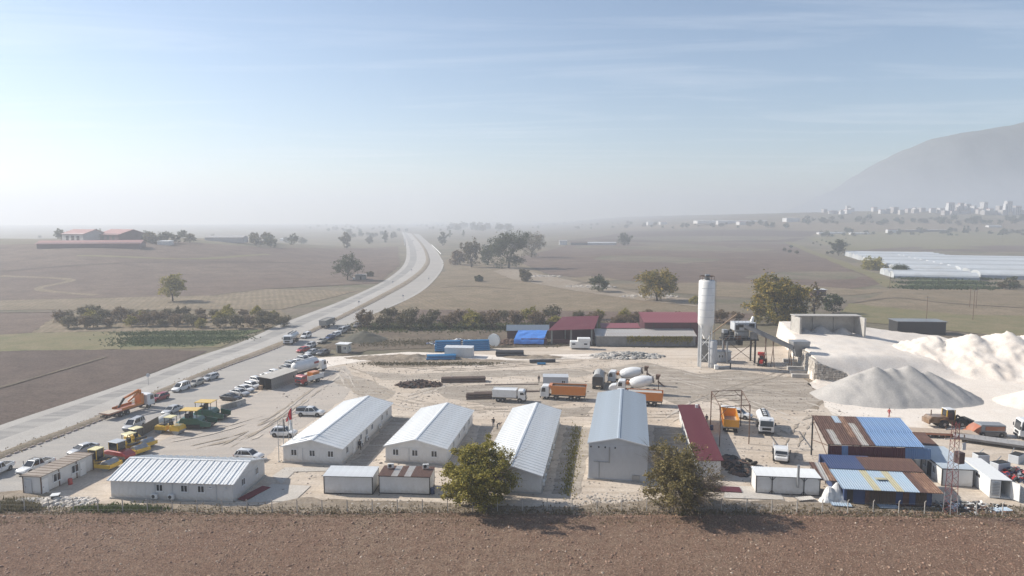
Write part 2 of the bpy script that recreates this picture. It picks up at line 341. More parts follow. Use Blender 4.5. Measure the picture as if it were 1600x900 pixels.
# fields right of the road
strip('field', [(620, 478), (668, 450), (692, 425), (760, 428), (840, 440), (1000, 468), (1110, 480), (1110, 500), (560, 500)], g_tan, 0.06, None, 1.0, 7)
strip('field', [(640, 484), (1180, 490), (1180, 505), (580, 505)], g_brown, 0.09, None, 1.0, 8)
strip('field', [(800, 405), (900, 380), (1220, 376), (1400, 440), (1330, 452), (1180, 447), (960, 438), (860, 430)], g_brown, 0.06, None, 1.5, 9)
strip('field', [(900, 445), (1180, 440), (1330, 452), (1440, 452), (1230, 470), (1100, 462), (980, 452), (890, 436), (1000, 420), (1080, 425)], g_tan, 0.09, None, 1.2, 10)
strip('field', [(700, 432), (692, 412), (720, 388), (860, 388), (800, 405), (860, 432)], g_tan, 0.10, None, 1.2, 11)
strip('field', [(1330, 474), (1400, 452), (2000, 452), (2000, 500), (1500, 492)], g_tan, 0.06, None, 1.2, 12)
strip('field', [(1300, 500), (1330, 474), (1500, 492), (2000, 500), (2000, 560), (1600, 530), (1440, 512)], g_olive, 0.10, None, 1.2, 13)
strip('field', [(1410, 452), (1440, 432), (1520, 436), (1550, 452)], g_green, 0.12, None, 1.0, 14)
strip('field', [(860, 378), (980, 362), (1280, 362), (1240, 378)], g_dark, 0.15, None, 2.0, 15)
strip('field', [(880, 362), (1000, 354), (1380, 352), (1300, 362)], g_tan, 0.15, None, 2.0, 16)
strip('field', [(1260, 372), (1330, 363), (2000, 366), (2000, 382), (1330, 392)], g_olive, 0.12, None, 2.0, 17)
strip('field', [(1420, 392), (1330, 392), (1480, 383), (2000, 380), (2000, 396)], g_brown, 0.13, None, 2.0, 18)
strip('field', [(1260, 361), (1300, 349), (1900, 345), (1900, 360), (1500, 364)], g_tan, 0.2, 60, 3.0, 19)
# ditches and field paths
for k_, (px, mt, w_) in enumerate((([(-200, 655), (0, 607), (165, 559)], g_mud, .7), ([(0, 489), (110, 488), (200, 486)], g_mud, .8), ([(330, 463), (400, 453), (480, 448), (560, 444)], g_mud, .9), ([(150, 462), (60, 452), (110, 438), (0, 432)], g_tan, 2.2), ([(900, 446), (1000, 423), (1100, 418), (1250, 412)], g_mud, 1.0), ([(1330, 474), (1400, 466), (1480, 474), (1600, 482)], g_mud, 1.0), ([(1230, 378), (1290, 402), (1350, 425), (1400, 450)], g_olive, 5.0), ([(690, 450), (740, 448), (800, 452)], g_mud, .9), ([(0, 425), (150, 414), (330, 410), (500, 412)], g_dark, 3.0), ([(120, 400), (300, 405), (420, 398)], g_olive, 3.0), ([(880, 402), (1050, 398), (1200, 392)], g_tan, 3.0))):
    S = spline([GT(*q_) for q_ in px], 8); A = []; B = []
    for i, p_ in enumerate(S):
        d = (S[min(i + 1, len(S) - 1)] - S[max(i - 1, 0)]); d.z = 0; d.normalize(); n_ = Vector((-d.y, d.x, 0)); ww = w_ * (1 + .5 * noise.noise(p_ / 14)); A.append(p_ + n_ * ww); B.append(p_ - n_ * ww)
    m = MB()
    for a_, b_ in zip(A, B): m.v += [(a_.x, a_.y, hill(a_.x, a_.y) + .2), (b_.x, b_.y, hill(b_.x, b_.y) + .2)]
    m.f = [(2 * i, 2 * i + 1, 2 * i + 3, 2 * i + 2) for i in range(len(S) - 1)]; struct(m.build('field_path', mt))
# rough strip with stones beside a ditch
strip('ditch_bank', [(770, 424), (800, 418), (850, 430), (930, 447), (1020, 462), (1110, 470), (1110, 482), (1000, 470), (900, 455), (800, 437)], g_dirt, 0.16, None, 0.9, 20)

# ---- highway
def ribbon(name, left, right, mat, dz, n=10, zc=0.0, th=0.0):
    A, B = spline(left, n), spline(right, n); m = MB()
    k = min(len(A), len(B)); W = 5
    for i in range(k):
        for j in range(W):
            p = A[i].lerp(B[i], j / (W - 1)); m.v.append((p.x, p.y, hill(p.x, p.y) + dz + zc * (1 - (2 * j / (W - 1) - 1) ** 2)))
    for i in range(k - 1):
        for j in range(W - 1): a = i * W + j; m.f.append((a, a + 1, a + W + 1, a + W))
    return struct(m.build(name, mat, smooth=60))
# four edge lines of the two carriageways, near to far (rows match)
E1 = PG((-420, 830), (-150, 725), (0, 668), (110, 631), (210, 596), (310, 559), (380, 535), (453, 503), (551, 464), (610, 434), (634, 410), (636, 388), (632, 372), (628, 362))
E2 = PG((-390, 925), (-150, 776), (0, 708), (130, 660), (238, 614), (340, 572), (420, 541), (495, 511), (588, 464), (637, 437), (661, 416), (665, 400), (656, 381), (642, 365))
E3 = PG((-380, 935), (-150, 788), (0, 719), (150, 661), (250, 618), (352, 575), (432, 545), (518, 506), (600, 465), (645, 439), (668, 418), (671, 402), (661, 382), (646, 365))
E4 = PG((-300, 1010), (-60, 850), (60, 780), (215, 690), (330, 630), (420, 585), (470, 555), (560, 500), (637, 467), (672, 443), (691, 418), (688, 403), (673, 383), (654, 366))
def mix(A, B, t): return [a.lerp(b, t) for a, b in zip(A, B)]
ribbon('road', mix(E1, E2, -0.02), E2, g_asph, 0.06)
ribbon('road_shoulder', mix(E1, E2, -0.06), mix(E1, E2, 0.17), g_white, 0.075)
ribbon('road_shoulder', mix(E1, E2, 0.55), mix(E1, E2, 1.0)[:], g_white, 0.068)
ribbon('road', E3, E4, ground_mat('near_asphalt', ((0.345, 0.325, 0.30), (0.38, 0.355, 0.325), (0.305, 0.29, 0.27)), 0.04, 0.15, 5.0, bump=0.06, mix=(0.5, 0.3, 0.1), streak=(R(-52), 0.04, (0.42, 0.385, 0.34), 0.6)), 0.055)
ribbon('road_shoulder', mix(E3, E4, 0.93)[7:], mix(E3, E4, 1.06)[7:], g_white, 0.075)
med = ribbon('median', E2, E3, g_median, 0.10, zc=0.28)
# kerbs: separate stones along the median's near edge
km = MB().box(0, 0, 0.1, 0.95, 0.22, 0.26).mesh('kerb_stone', M('kerb_concrete', (0.42, 0.35, 0.31), 0.9, 0.2, 2.0, dirt=(0.35, 0.16, 0.12), dirt_amt=0.5), bevel=0.03)
for E, step in ((E3[2:9], 1.0),):
    S = spline(E, 40); acc = 0; prev = S[0]; cnt = 0
    for s_ in S[1:]:
        acc += (s_ - prev).length
        if acc >= step and cnt < 300:
            d = s_ - prev; put('kerb_stone', km, med, (s_.x, s_.y, 0.055), math.atan2(d.y, d.x)); acc = 0; cnt += 1
        prev = s_

# ---- compound
yard = [G(-420, 1010), Vector((-130, 84, 0)), Vector((-60, 83.2, 0)), Vector((0, 83.4, 0)), Vector((70, 82, 0)), Vector((140, 80, 0)), Vector((150, 150, 0)), Vector((130, 205, 0)), G(1110, 545), G(900, 541), G(760, 545), G(640, 556), G(570, 560), G(500, 560), G(440, 575), G(380, 600), G(280, 650), G(150, 715), G(0, 780), G(-200, 860)]
sheet('yard', yard[1:], g_dust, 0.03, None, 0.5)
sheet('yard', [G(430, 600), G(330, 652), G(215, 705), G(150, 742), G(260, 712), G(415, 716), G(440, 690), G(530, 630), G(560, 600), G(540, 572), G(500, 578)], g_lot, 0.042, None, 0.5, seed=2)
sheet('verge', [Vector((-140, 79.5, 0)), Vector((-60, 81.4, 0)), Vector((0, 81.6, 0)), Vector((70, 79.8, 0)), Vector((140, 78, 0)), Vector((140, 81, 0)), Vector((62, 84.6, 0)), Vector((20, 87.5, 0)), Vector((8, 84.5, 0)), Vector((-15, 86.5, 0)), Vector((-28, 87.2, 0)), Vector((-34, 84.8, 0)), Vector((-55, 85.6, 0)), Vector((-64, 90, 0)), Vector((-140, 86, 0))], g_dirt, 0.05, 2.0, 0.6, relief=lambda x, y: 0.06 + 0.16 * abs(noise.noise(Vector((x / 1.7, y / 1.7, 0)))) + .05 * noise.noise(Vector((x / .6, y / .6, 0))), seed=3)
def fr(x, y): return (0.16 * math.exp(-((y - 80.6 - .4 * math.sin(x * .08)) / .5) ** 2) - .12 * math.exp(-((y - 79.4 - .4 * math.sin(x * .08)) / .45) ** 2)) + 0.05 * noise.noise(Vector((x / 3.2, y / 1.6, 2))) + 0.06 * noise.noise(Vector((x / .5, y / .5, 4))) + 0.16
sheet('ploughed_field', [Vector((-95, 40, 0)), Vector((95, 40, 0)), Vector((95, 80.3, 0)), Vector((60, 81.0, 0)), Vector((0, 82.4, 0)), Vector((-60, 82.3, 0)), Vector((-95, 80.6, 0))], g_fore, 0.10, 0.7, 0.7, relief=fr, seed=4)
# back strip of scrub, spoil and tracks
sheet('scrub', [G(560, 545), G(520, 560), G(575, 548), G(650, 545), G(900, 541), G(1085, 540), G(1085, 520), G(880, 515), G(560, 519), G(500, 545)], g_mud, 0.06, None, 0.8, seed=5)
sheet('scrub', [G(575, 566), G(600, 575), G(700, 572), G(830, 566), G(700, 556), G(620, 556)], g_dirt, 0.055, None, 0.6, seed=6)
sheet('track', [G(480, 560), G(560, 556), G(640, 550), G(800, 556), G(960, 552), G(960, 560), G(800, 563), G(640, 558), G(560, 566), G(500, 575)], g_gravel, 0.065, None, 0.4, seed=7)
sheet('yard', [G(1010, 625), G(1120, 600), G(1260, 585), G(1300, 605), G(1280, 640), G(1180, 630), G(1100, 612)], g_dirt, 0.045, None, 1.0, seed=8)
sheet('slab', [G(385, 786), G(460, 784), G(486, 760), G(425, 757)], g_conc, 0.10, None, 0, seed=0)
sheet('slab', [G(1130, 779), G(1225, 782), G(1215, 762), G(1135, 760)], g_conc, 0.12, None, 0, seed=0)
sheet('slab', [G(425, 745), G(445, 731), G(535, 731), G(540, 736), G(460, 738), G(440, 757)], g_conc, 0.09, None, 0)

# damp, churned part of the yard and tyre ruts worn into it
g_damp_dark = ground_mat('damp_dark_yard', ((0.315, 0.268, 0.218), (0.38, 0.325, 0.265), (0.25, 0.215, 0.175)), 0.06, 0.3, 2.5, bump=0.4, mix=(0.5, 0.4, 0.2), streak=(R(25), 0.08, (0.45, 0.395, 0.33), 0.8))
sheet('yard', [G(930, 578), G(1010, 566), G(1090, 585), G(1150, 580), G(1250, 592), G(1295, 622), G(1250, 642), G(1180, 640), G(1130, 622), G(1060, 634), G(1020, 615), G(940, 612)], g_damp_dark, 0.05, None, 1.2, seed=41)
sheet('yard', [G(560, 580), G(640, 585), G(760, 580), G(880, 576), G(930, 582), G(900, 590), G(800, 588), G(690, 592), G(600, 594)], g_damp_dark, 0.05, None, 0.8, seed=42)
sheet('yard', [G(680, 606), G(780, 600), G(900, 596), G(960, 604), G(940, 622), G(860, 634), G(760, 634), G(700, 622)], g_damp_dark, 0.046, None, 1.0, seed=44)
sheet('yard', [G(520, 596), G(560, 588), G(620, 612), G(600, 626), G(560, 618)], g_damp_dark, 0.046, None, .8, seed=45)
sheet('yard', [G(830, 640), G(925, 636), G(915, 650), G(840, 652)], g_damp_dark, 0.05, None, 0.6, seed=43)
for k_, (a_, b_, c_, d_) in enumerate((((618, 650), (640, 652), (560, 742), (536, 738)), ((752, 662), (790, 664), (770, 700), (742, 690)), ((884, 668), (930, 668), (905, 772), (862, 772)), ((1022, 668), (1062, 668), (1085, 735), (1022, 735)))): sheet('yard', [G(*a_), G(*b_), G(*c_), G(*d_)], g_damp_dark, 0.05, None, 0.35, seed=50 + k_)  # darker ground strips along the right sides of four halls
g_rut = [ground_mat('rut_dark', ((0.37, 0.31, 0.245), (0.42, 0.355, 0.285), (0.32, 0.27, 0.21)), 0.1, 0.5, 3.0, bump=0.4, mix=(.5, .4, .2)), ground_mat('rut_pale', ((0.52, 0.46, 0.39), (0.56, 0.50, 0.43), (0.46, 0.40, 0.335)), 0.1, 0.5, 3.0, bump=0.3, mix=(.5, .4, .15))]
def rut(px, k, w=.34, gauge=.95, dz=.058):
    S = spline([G(*q) for q in px], 30)
    for sd in (-1, 1):
        m = MB()
        for i, p_ in enumerate(S):
            d = (S[min(i + 1, len(S) - 1)] - S[max(i - 1, 0)]).normalized(); n = Vector((-d.y, d.x, 0)); ww = w * max(.0, .45 + 1.3 * noise.noise(Vector((p_.x / 2.6, p_.y / 2.6, sd)))) * min(1, i / 6, (len(S) - 1 - i) / 6); c = p_ + n * sd * gauge
            m.v += [tuple(c + n * ww + Vector((0, 0, dz))), tuple(c - n * ww + Vector((0, 0, dz)))]
        m.f = [(2 * i, 2 * i + 1, 2 * i + 3, 2 * i + 2) for i in range(len(S) - 1)]
        struct(m.build('wheel_track', g_rut[k]))
for i, (px, k) in enumerate((([(510, 575), (545, 590), (560, 610), (600, 628), (680, 634), (760, 634)], 0), ([(530, 572), (570, 586), (590, 608), (640, 626), (740, 640), (900, 640)], 0), ([(500, 566), (535, 585), (548, 606), (575, 622), (640, 640), (700, 640)], 1),
        ([(620, 628), (700, 600), (760, 590), (840, 580), (930, 574)], 1), ([(640, 622), (720, 598), (800, 584)], 0), ([(700, 645), (800, 642), (900, 648), (1040, 650), (1100, 640)], 0), ([(920, 570), (1010, 585), (1100, 605), (1200, 640), (1260, 668)], 1), ([(900, 575), (1000, 596), (1090, 618), (1180, 655), (1240, 690)], 0),
        ([(1000, 572), (1080, 590), (1180, 600), (1270, 618)], 0), ([(1020, 566), (1100, 588), (1200, 594), (1280, 612)], 1), ([(1060, 640), (1130, 612), (1200, 590), (1230, 578)], 0), ([(1230, 720), (1240, 690), (1260, 660), (1290, 650)], 0), ([(1040, 660), (1100, 625), (1180, 612), (1270, 630), (1330, 655)], 1),
        ([(380, 690), (420, 668), (480, 620), (520, 590), (530, 575)], 1), ([(350, 700), (400, 672), (450, 640), (500, 605)], 0), ([(300, 700), (380, 680), (440, 655), (520, 640)], 0), ([(260, 690), (330, 676), (420, 650)], 1), ([(600, 570), (700, 578), (800, 572), (900, 566), (1000, 560)], 0), ([(640, 566), (760, 570), (880, 560), (1040, 556)], 1))):
    rut(px, k, dz=.058 + .004 * i)
# ================================================================ buildings of the compound
m_wall = M('prefab_white', (0.64, 0.635, 0.62), 0.55, 0.05, 1.2, dirt=(0.45, 0.42, 0.37), dirt_amt=0.4, splash=(.42, .35, .27))
m_wallg = M('panel_grey', (0.47, 0.49, 0.51), 0.5, 0.05, 1.2, dirt=(0.36, 0.36, 0.36), dirt_amt=0.4)
m_rw = M('sheet_white', (0.76, 0.765, 0.75), 0.38, 0.05, 0.8, dirt=(0.50, 0.48, 0.44), dirt_amt=0.30, metal=0.15)
m_rb = M('sheet_bluegrey', (0.44, 0.49, 0.53), 0.36, 0.06, 0.8, dirt=(0.34, 0.36, 0.36), dirt_amt=0.4, metal=0.25)
m_rm = M('sheet_maroon', (0.115, 0.02, 0.028), 0.5, 0.10, 0.8, dirt=(0.16, 0.06, 0.06), dirt_amt=0.35)
m_rmf = M('sheet_maroon_faded', (0.20, 0.05, 0.062), 0.55, 0.10, 0.6, dirt=(0.27, 0.115, 0.12), dirt_amt=0.4)
m_rust = M('sheet_rust', (0.105, 0.058, 0.045), 0.85, 0.4, 2.2, dirt=(0.18, 0.105, 0.075), dirt_amt=0.7)
m_rust2 = M('sheet_rust_dark', (0.095, 0.052, 0.042), 0.85, 0.3, 2.4, dirt=(0.16, 0.085, 0.055), dirt_amt=0.6)
m_rust3 = M('sheet_rust_orange', (0.17, 0.092, 0.06), 0.85, 0.25, 2.0, dirt=(0.38, 0.25, 0.17), dirt_amt=0.6)
m_galv = M('sheet_galvanised', (0.46, 0.44, 0.41), 0.45, 0.12, 1.4, dirt=(0.30, 0.20, 0.13), dirt_amt=0.45, metal=0.3)
m_blue = M('sheet_blue', (0.16, 0.26, 0.43), 0.42, 0.08, 0.9, dirt=(0.24, 0.32, 0.45), dirt_amt=0.4)
m_lblue = M('sheet_lightblue', (0.33, 0.42, 0.51), 0.45, 0.10, 1.0, dirt=(0.40, 0.44, 0.47), dirt_amt=0.5)
m_dblue = M('paint_navy', (0.035, 0.06, 0.145), 0.6, 0.15, 1.0, dirt=(0.07, 0.09, 0.15), dirt_amt=0.4)
m_tanp = M('fibreglass_tan', (0.42, 0.38, 0.25), 0.6, 0.15, 2.0)
m_black = M('black_steel', (0.022, 0.022, 0.024), 0.5, 0.2, 3.0)
m_frame = M('pvc_white', (0.72, 0.72, 0.71), 0.4, 0.03, 2.0)
m_glass = M('window_glass', (0.028, 0.034, 0.042), 0.12, 0.2, 1.0, spec=0.6)
m_conc = M('concrete', (0.40, 0.38, 0.35), 0.9, 0.12, 1.5, bump=0.15, dirt=(0.27, 0.25, 0.22), dirt_amt=0.5)
m_concd = M('concrete_block', (0.23, 0.225, 0.21), 0.92, 0.15, 1.2, bump=0.2, dirt=(0.15, 0.145, 0.13), dirt_amt=0.5)
m_steel = M('grey_steel', (0.30, 0.31, 0.32), 0.5, 0.12, 2.0, metal=0.4)
m_rsteel = M('rusty_steel', (0.13, 0.075, 0.05), 0.8, 0.25, 4.0)
m_brown = M('brown_board', (0.11, 0.065, 0.045), 0.8, 0.2, 3.0)
m_wood = M('old_timber', (0.085, 0.058, 0.042), 0.85, 0.3, 4.0, bump=0.2)
m_woodl = M('pale_timber', (0.36, 0.25, 0.16), 0.85, 0.25, 4.0)
m_plastic = M('white_plastic', (0.68, 0.68, 0.66), 0.5, 0.06, 3.0)

def corr_sheet(name, length, width, mat, pitch=0.25, h=0.035, seam=0.0):
    """one profiled roof sheet: runs along +Y (length), ribs across X (width), z up, origin at its low corner"""
    n = max(1, round(width / pitch)); p = width / n; pr = []
    for k in range(n):
        hh = h + (seam if k == 0 else 0); pr += [(k * p, hh), (k * p + p * 0.14, hh), (k * p + p * 0.24, 0), (k * p + p * 0.9, 0)]
    pr.append((width, h + seam)); m = MB(); q = len(pr)
    for y in (0, length):
        m.v += [(x, y, z) for x, z in pr]
    m.v += [(0, 0, -0.05), (width, 0, -0.05), (0, length, -0.05), (width, length, -0.05)]
    m.f += [(i, i + 1, q + i + 1, q + i) for i in range(q - 1)] + [tuple(range(q)) + (2 * q + 1, 2 * q), tuple(range(2 * q - 1, q - 1, -1)) + (2 * q + 2, 2 * q + 3), (2 * q, 2 * q + 1, 2 * q + 3, 2 * q + 2)]
    return m.mesh(name, mat)
def orient(o, origin, xdir, ydir):
    x = Vector(xdir).normalized(); y = Vector(ydir).normalized(); z = x.cross(y).normalized()
    o.matrix_basis = Matrix(((x.x, y.x, z.x, origin[0]), (x.y, y.y, z.y, origin[1]), (x.z, y.z, z.z, origin[2]), (0, 0, 0, 1)))
def roof_slope(parent, low0, low1, high0, mats, width=1.0, pitch=0.25, h=0.035, seam=0.0, pick=None, name='roof_sheet'):
    """sheets side by side from low0 to low1 (eave), rising to high0"""
    low0, low1, high0 = Vector(low0), Vector(low1), Vector(high0)
    e = low1 - low0; n = max(1, round(e.length / width)); wd = e.length / n; up = high0 - low0
    flip = e.cross(up).z < 0
    if flip: low0, low1 = low1, low0; e = -e
    ms = {}
    for k in range(n):
        mt = mats if not isinstance(mats, (list, tuple)) else (mats[pick(k, n)] if pick else random.choice(mats))
        if mt.name not in ms: ms[mt.name] = corr_sheet(name, up.length, wd, mt, pitch, h, seam)
        o = put(name, ms[mt.name], parent); orient(o, low0 + e * (k / n), e, up)
def window(parent, face, s, z, w=1.0, h=1.0, sash=2, off=0.0):
    """face=(origin, along-dir, out-dir) in parent coords"""
    o, a, n = (Vector(q) for q in face)
    fr = MB(); t = 0.07
    for (x0, x1, z0, z1) in [(-w / 2, w / 2, 0, t), (-w / 2, w / 2, h - t, h)] + [(-w / 2 + k * (w - t) / sash, -w / 2 + k * (w - t) / sash + t, t, h - t) for k in range(sash + 1)]:
        fr.b(x0, x1, 0, 0.07, z0, z1)
    fr.b(-w / 2 - .06, w / 2 + .06, 0, 0.13, -0.05, 0)
    wi = fr.build('window', m_frame, parent); orient(wi, o + a * s + Vector((0, 0, z)) + n * (0.03 + off), a if a.cross(n).z > 0 else -a, n)
    for k in range(sash):
        x0 = -w / 2 + t + k * (w - t) / sash
        MB().b(x0, x0 + (w - t) / sash - t, 0.0, 0.03, t, h - t).build('pane', m_glass, wi)
    return wi
def door(parent, face, s, w=0.95, h=2.05, mat=None):
    o, a, n = (Vector(q) for q in face)
    d = MB().b(-w / 2, w / 2, 0, 0.06, 0, h).b(-w / 2 - .06, -w / 2, 0, 0.09, 0, h + .06).b(w / 2, w / 2 + .06, 0, 0.09, 0, h + .06).b(-w / 2, w / 2, 0, .09, h, h + .06).build('door', mat or m_frame, parent)
    orient(d, o + a * s + n * 0.03, a if a.cross(n).z > 0 else -a, n)
    MB().b(w / 2 - .16, w / 2 - .06, 0.06, 0.12, 1.0, 1.05).each('handle', m_black, d)
def panels(parent, face, length, h, mat, width=1.2, z0=0.25, name='wall_panel'):
    o, a, n = (Vector(q) for q in face); k = max(1, round(length / width)); wd = length / k
    me = MB().b(0.008, wd - 0.008, 0, 0.03, 0, h).mesh(name, mat)
    for i in range(k):
        p = put(name, me, parent); x = a if a.cross(n).z > 0 else -a
        orient(p, o + a * (i * wd if x == a else (i + 1) * wd) + Vector((0, 0, z0)), x, n)
def ac_unit(loc, rz, label):
    t = thing('air_conditioner', label, 'air conditioner', loc, rz, 'air conditioners on the prefab walls')
    MB().b(-.42, .42, -.34, -.04, 0, .6).build('casing', m_plastic, t, bevel=.03)
    m = MB(); m.lathe_axis([(0.23, 0), (.23, .02), (.19, .02)], (-.1, -.34, .3), (0, -1, 0), 14); m.build('fan_grille', m_black, t)
    MB().b(-.36, -.3, -.36, 0, -.12, -.02).b(.3, .36, -.36, 0, -.12, -.02).each('bracket', m_steel, t)
def prefab(name, label, c, W, Lg, rz, eave, ridge, roof, wall, over=0.3, plinth=0.22, tile=False, pitch=0.33, seam=0.05):
    """gabled hall, ridge along local Y; returns root and the four wall faces"""
    t = thing(name, label, 'building', (c[0], c[1], 0), rz)
    w, l = W / 2, Lg / 2
    MB().prism([(-w, plinth), (w, plinth), (w, eave), (0, ridge - .06), (-w, eave)], -l, l).build('wall', wall, t)
    MB().b(-w - .18, w + .18, -l - .18, l + .18, -0.1, plinth).build('plinth', m_conc, t)
    for z in (0,):
        F = {'front': ((-w, -l, 0), (1, 0, 0), (0, -1, 0)), 'back': ((-w, l, 0), (1, 0, 0), (0, 1, 0)), 'left': ((-w, -l, 0), (0, 1, 0), (-1, 0, 0)), 'right': ((w, -l, 0), (0, 1, 0), (1, 0, 0))}
    for k, ln in (('front', W), ('back', W), ('left', Lg), ('right', Lg)): panels(t, F[k], ln, eave - plinth - .12, wall, z0=plinth)
    rr = ridge + .05; sl = (rr - eave) / w; zo = eave - over * sl + .05
    for sd in (-1, 1): roof_slope(t, (sd * (w + over), -l - over, zo), (sd * (w + over), l + over, zo), (0, -l - over, rr + .05), roof, 1.0, pitch, .03, seam)
    MB().prism([(-.22, rr - .22 * sl + .13), (0, rr + .14), (.22, rr - .22 * sl + .13), (.22, rr - .22 * sl + .09), (0, rr + .09), (-.22, rr - .22 * sl + .09)], -l - over - .02, l + over + .02).build('ridge_cap', roof, t)
    for yy in (-l - over - .05, l + over):
        m = MB()
        for sd in (-1, 1): m.prism([(0, rr + .13), (sd * (w + over), zo + .09), (sd * (w + over), zo - .08), (0, rr - .05)], yy, yy + .05)
        m.each('bargeboard', m_frame, t)
    return t, F
def wpos(t, F, s, out=0.0, z=0.0):
    p = Vector(F[0]) + Vector(F[1]) * s + Vector(F[2]) * out + Vector((0, 0, z)); a = t.rotation_euler.z
    return Vector((t.location.x + p.x * math.cos(a) - p.y * math.sin(a), t.location.y + p.x * math.sin(a) + p.y * math.cos(a), p.z)), math.atan2(F[2][1], F[2][0]) + a + math.pi / 2

# the long hall at the front left: its ridge runs across the picture
t, F = prefab('prefab_hall', 'wide white prefab hall with ribbed roof standing front left along the field', (-44.5, 91.5), 9.3, 16.8, R(-4.8) + R(90), 2.6, 3.86, m_rw, m_wall, pitch=0.5, seam=0.07)
# local +Y is world -X now... front (towards the viewer) is the 'left' face
fr_ = F['left']
for s_ in (9.3, 7.0, 12.0 - 8.4): window(t, fr_, 16.8 - s_ - 3.2, 1.25, 0.95, 0.95)
for s_ in (3.0, 0.9): window(t, fr_, 16.8 - s_ if False else 16.8 - (16.8 - s_), 1.9, 0.5, 0.22, 1)
for s_ in (2.6, 6.6): window(t, F['front'], s_ + .2, 1.25, 0.95, 1.0)
m = MB()
for s_ in (2.2, 8.2, 10.6): m.cyl((fr_[0][0] - .09, -8.4 + s_, .3), (fr_[0][0] - .09, -8.4 + s_, 2.45), .04, n=6)
m.each('downpipe', m_wallg, t)
for i, s_ in enumerate((8.3, 10.6)):
    p, a = wpos(t, fr_, s_, .12, .35); ac_unit(p, a, ('right' if i == 0 else 'left') + ' of two air conditioner units on the front wall of the front left hall')
# three halls in a row
def hall(name, label, c, W, Lg, rz, fw, rw, door_s=None, ac=()):
    t, F = prefab(name, label, c, W, Lg, rz, 2.62, 3.75, m_rw, m_wall, pitch=0.33)
    for s_ in fw: window(t, F['front'], s_, 1.2, 0.95, 1.0)
    for s_ in rw: window(t, F['right'], s_, 1.15, 0.9, 1.0)
    for s_ in range(4, int(Lg) - 2, 4): window(t, F['left'], s_, 1.15, 0.9, 1.0)
    if door_s: door(t, F['right'], door_s)
    return t, F
t2, F2 = hall('prefab_hall', 'white gabled prefab hall nearest the flagpoles, three windows in its gable', (-28.7, 113.0), 9.2, 25.4, R(-7), (1.7, 4.6, 7.5), (2.2, 8.4, 11.2, 14, 19.5, 22.4), 5.2)
t3, F3 = hall('prefab_hall', 'white gabled prefab hall second from the flagpoles, beside the left big tree', (-13.2, 110.6), 9.4, 20.4, R(-8), (1.6, 4.6, 7.6), (5, 9, 13, 17), 15)
t4, F4 = hall('prefab_hall', 'long white gabled prefab hall directly behind the left big tree', (2.1, 105.2), 8.4, 31.6, R(-8.6), (), (9, 14, 19, 24, 28), None)
for i, s_ in enumerate((6.8, 9.7, 16.4)):
    p, a = wpos(t2, F2['right'], s_ + 1.2, .12, .35); ac_unit(p, a, nth(i) + ' nearest air conditioner on the shaded wall of the hall by the flagpoles')
for i, s_ in enumerate((1.2, 3.4, 7.6, 10.2, 12.8, 16.2)):
    p, a = wpos(t4, F4['right'], s_, .12, .9); ac_unit(p, a, nth(i) + ' nearest air conditioner on the right wall of the hall behind the left tree')
for tt, F_ in ((t2, F2), (t3, F3)):
    m = MB(); x = F_['front'][0][0]
    m.cyl((x + 3.1 + (0 if tt is t2 else .6), F_['front'][0][1] - .08, .3), (x + 3.1 + (0 if tt is t2 else .6), F_['front'][0][1] - .08, 2.4), .035, n=6)
    m.each('downpipe', m_wallg, tt)
# tall grey hall
t5, F5 = prefab('panel_hall', 'tall blue-grey panel hall in the middle with pipes on its blank gable', (17.4, 107.4), 8.2, 28.0, R(-10), 5.35, 6.2, m_rb, m_wallg, over=0.22, pitch=0.25, seam=0.0)
m = MB(); y0 = -14.12
m.cyl((-1.2, y0, 2.6), (-1.2, y0, 4.9), .07).cyl((-3.4, y0, 2.7), (-1.2, y0, 2.7), .05).cyl((-2.6, y0, .4), (-2.6, y0, 2.7), .045)
m.each('pipe', m_steel, t5)
for x in (-3.8, -2.7, -1.8, -0.4): MB().cyl((x, y0 + .1, 4.85), (x, y0 - .06, 4.85), .11, n=10).build('vent', m_black, t5)
MB().b(2.0, 3.1, y0 - .03, y0 + .1, .25, 1.05).build('hatch', m_steel, t5)
# low hall with a maroon roof
t6 = thing('maroon_roof_hut', 'long narrow white hut with flat maroon roof between grey hall and yellow tipper', 'building', (30.5, 109.3, 0), R(-8.8))
MB().prism([(-1.6, .1), (1.6, .1), (1.6, 2.62), (-1.6, 2.42)], -14.6, 14.6).build('wall', m_wall, t6)
MB().b(-1.75, 1.75, -14.75, 14.75, -.1, .1).build('plinth', m_conc, t6)
roof_slope(t6, (-1.95, -15, 2.52), (-1.95, 15, 2.52), (1.95, -15, 2.77), m_rm, 1.0, .25, .03)
panels(t6, ((1.6, -14.6, 0), (0, 1, 0), (1, 0, 0)), 29.2, 2.2, m_wall, z0=.12)
panels(t6, ((-1.6, -14.6, 0), (0, 1, 0), (-1, 0, 0)), 29.2, 2.2, m_wall, z0=.12)
for s_ in (4, 9, 14, 19, 24): window(t6, ((-1.6, -14.6, 0), (0, 1, 0), (-1, 0, 0)), s_, 1.1, .8, .9)
for s_ in (12, 22): door(t6, ((1.6, -14.6, 0), (0, 1, 0), (1, 0, 0)), s_)
MB().b(1.0, 1.5, 12.6, 13.0, 2.7, 3.3).build('chimney', m_plastic, t6)

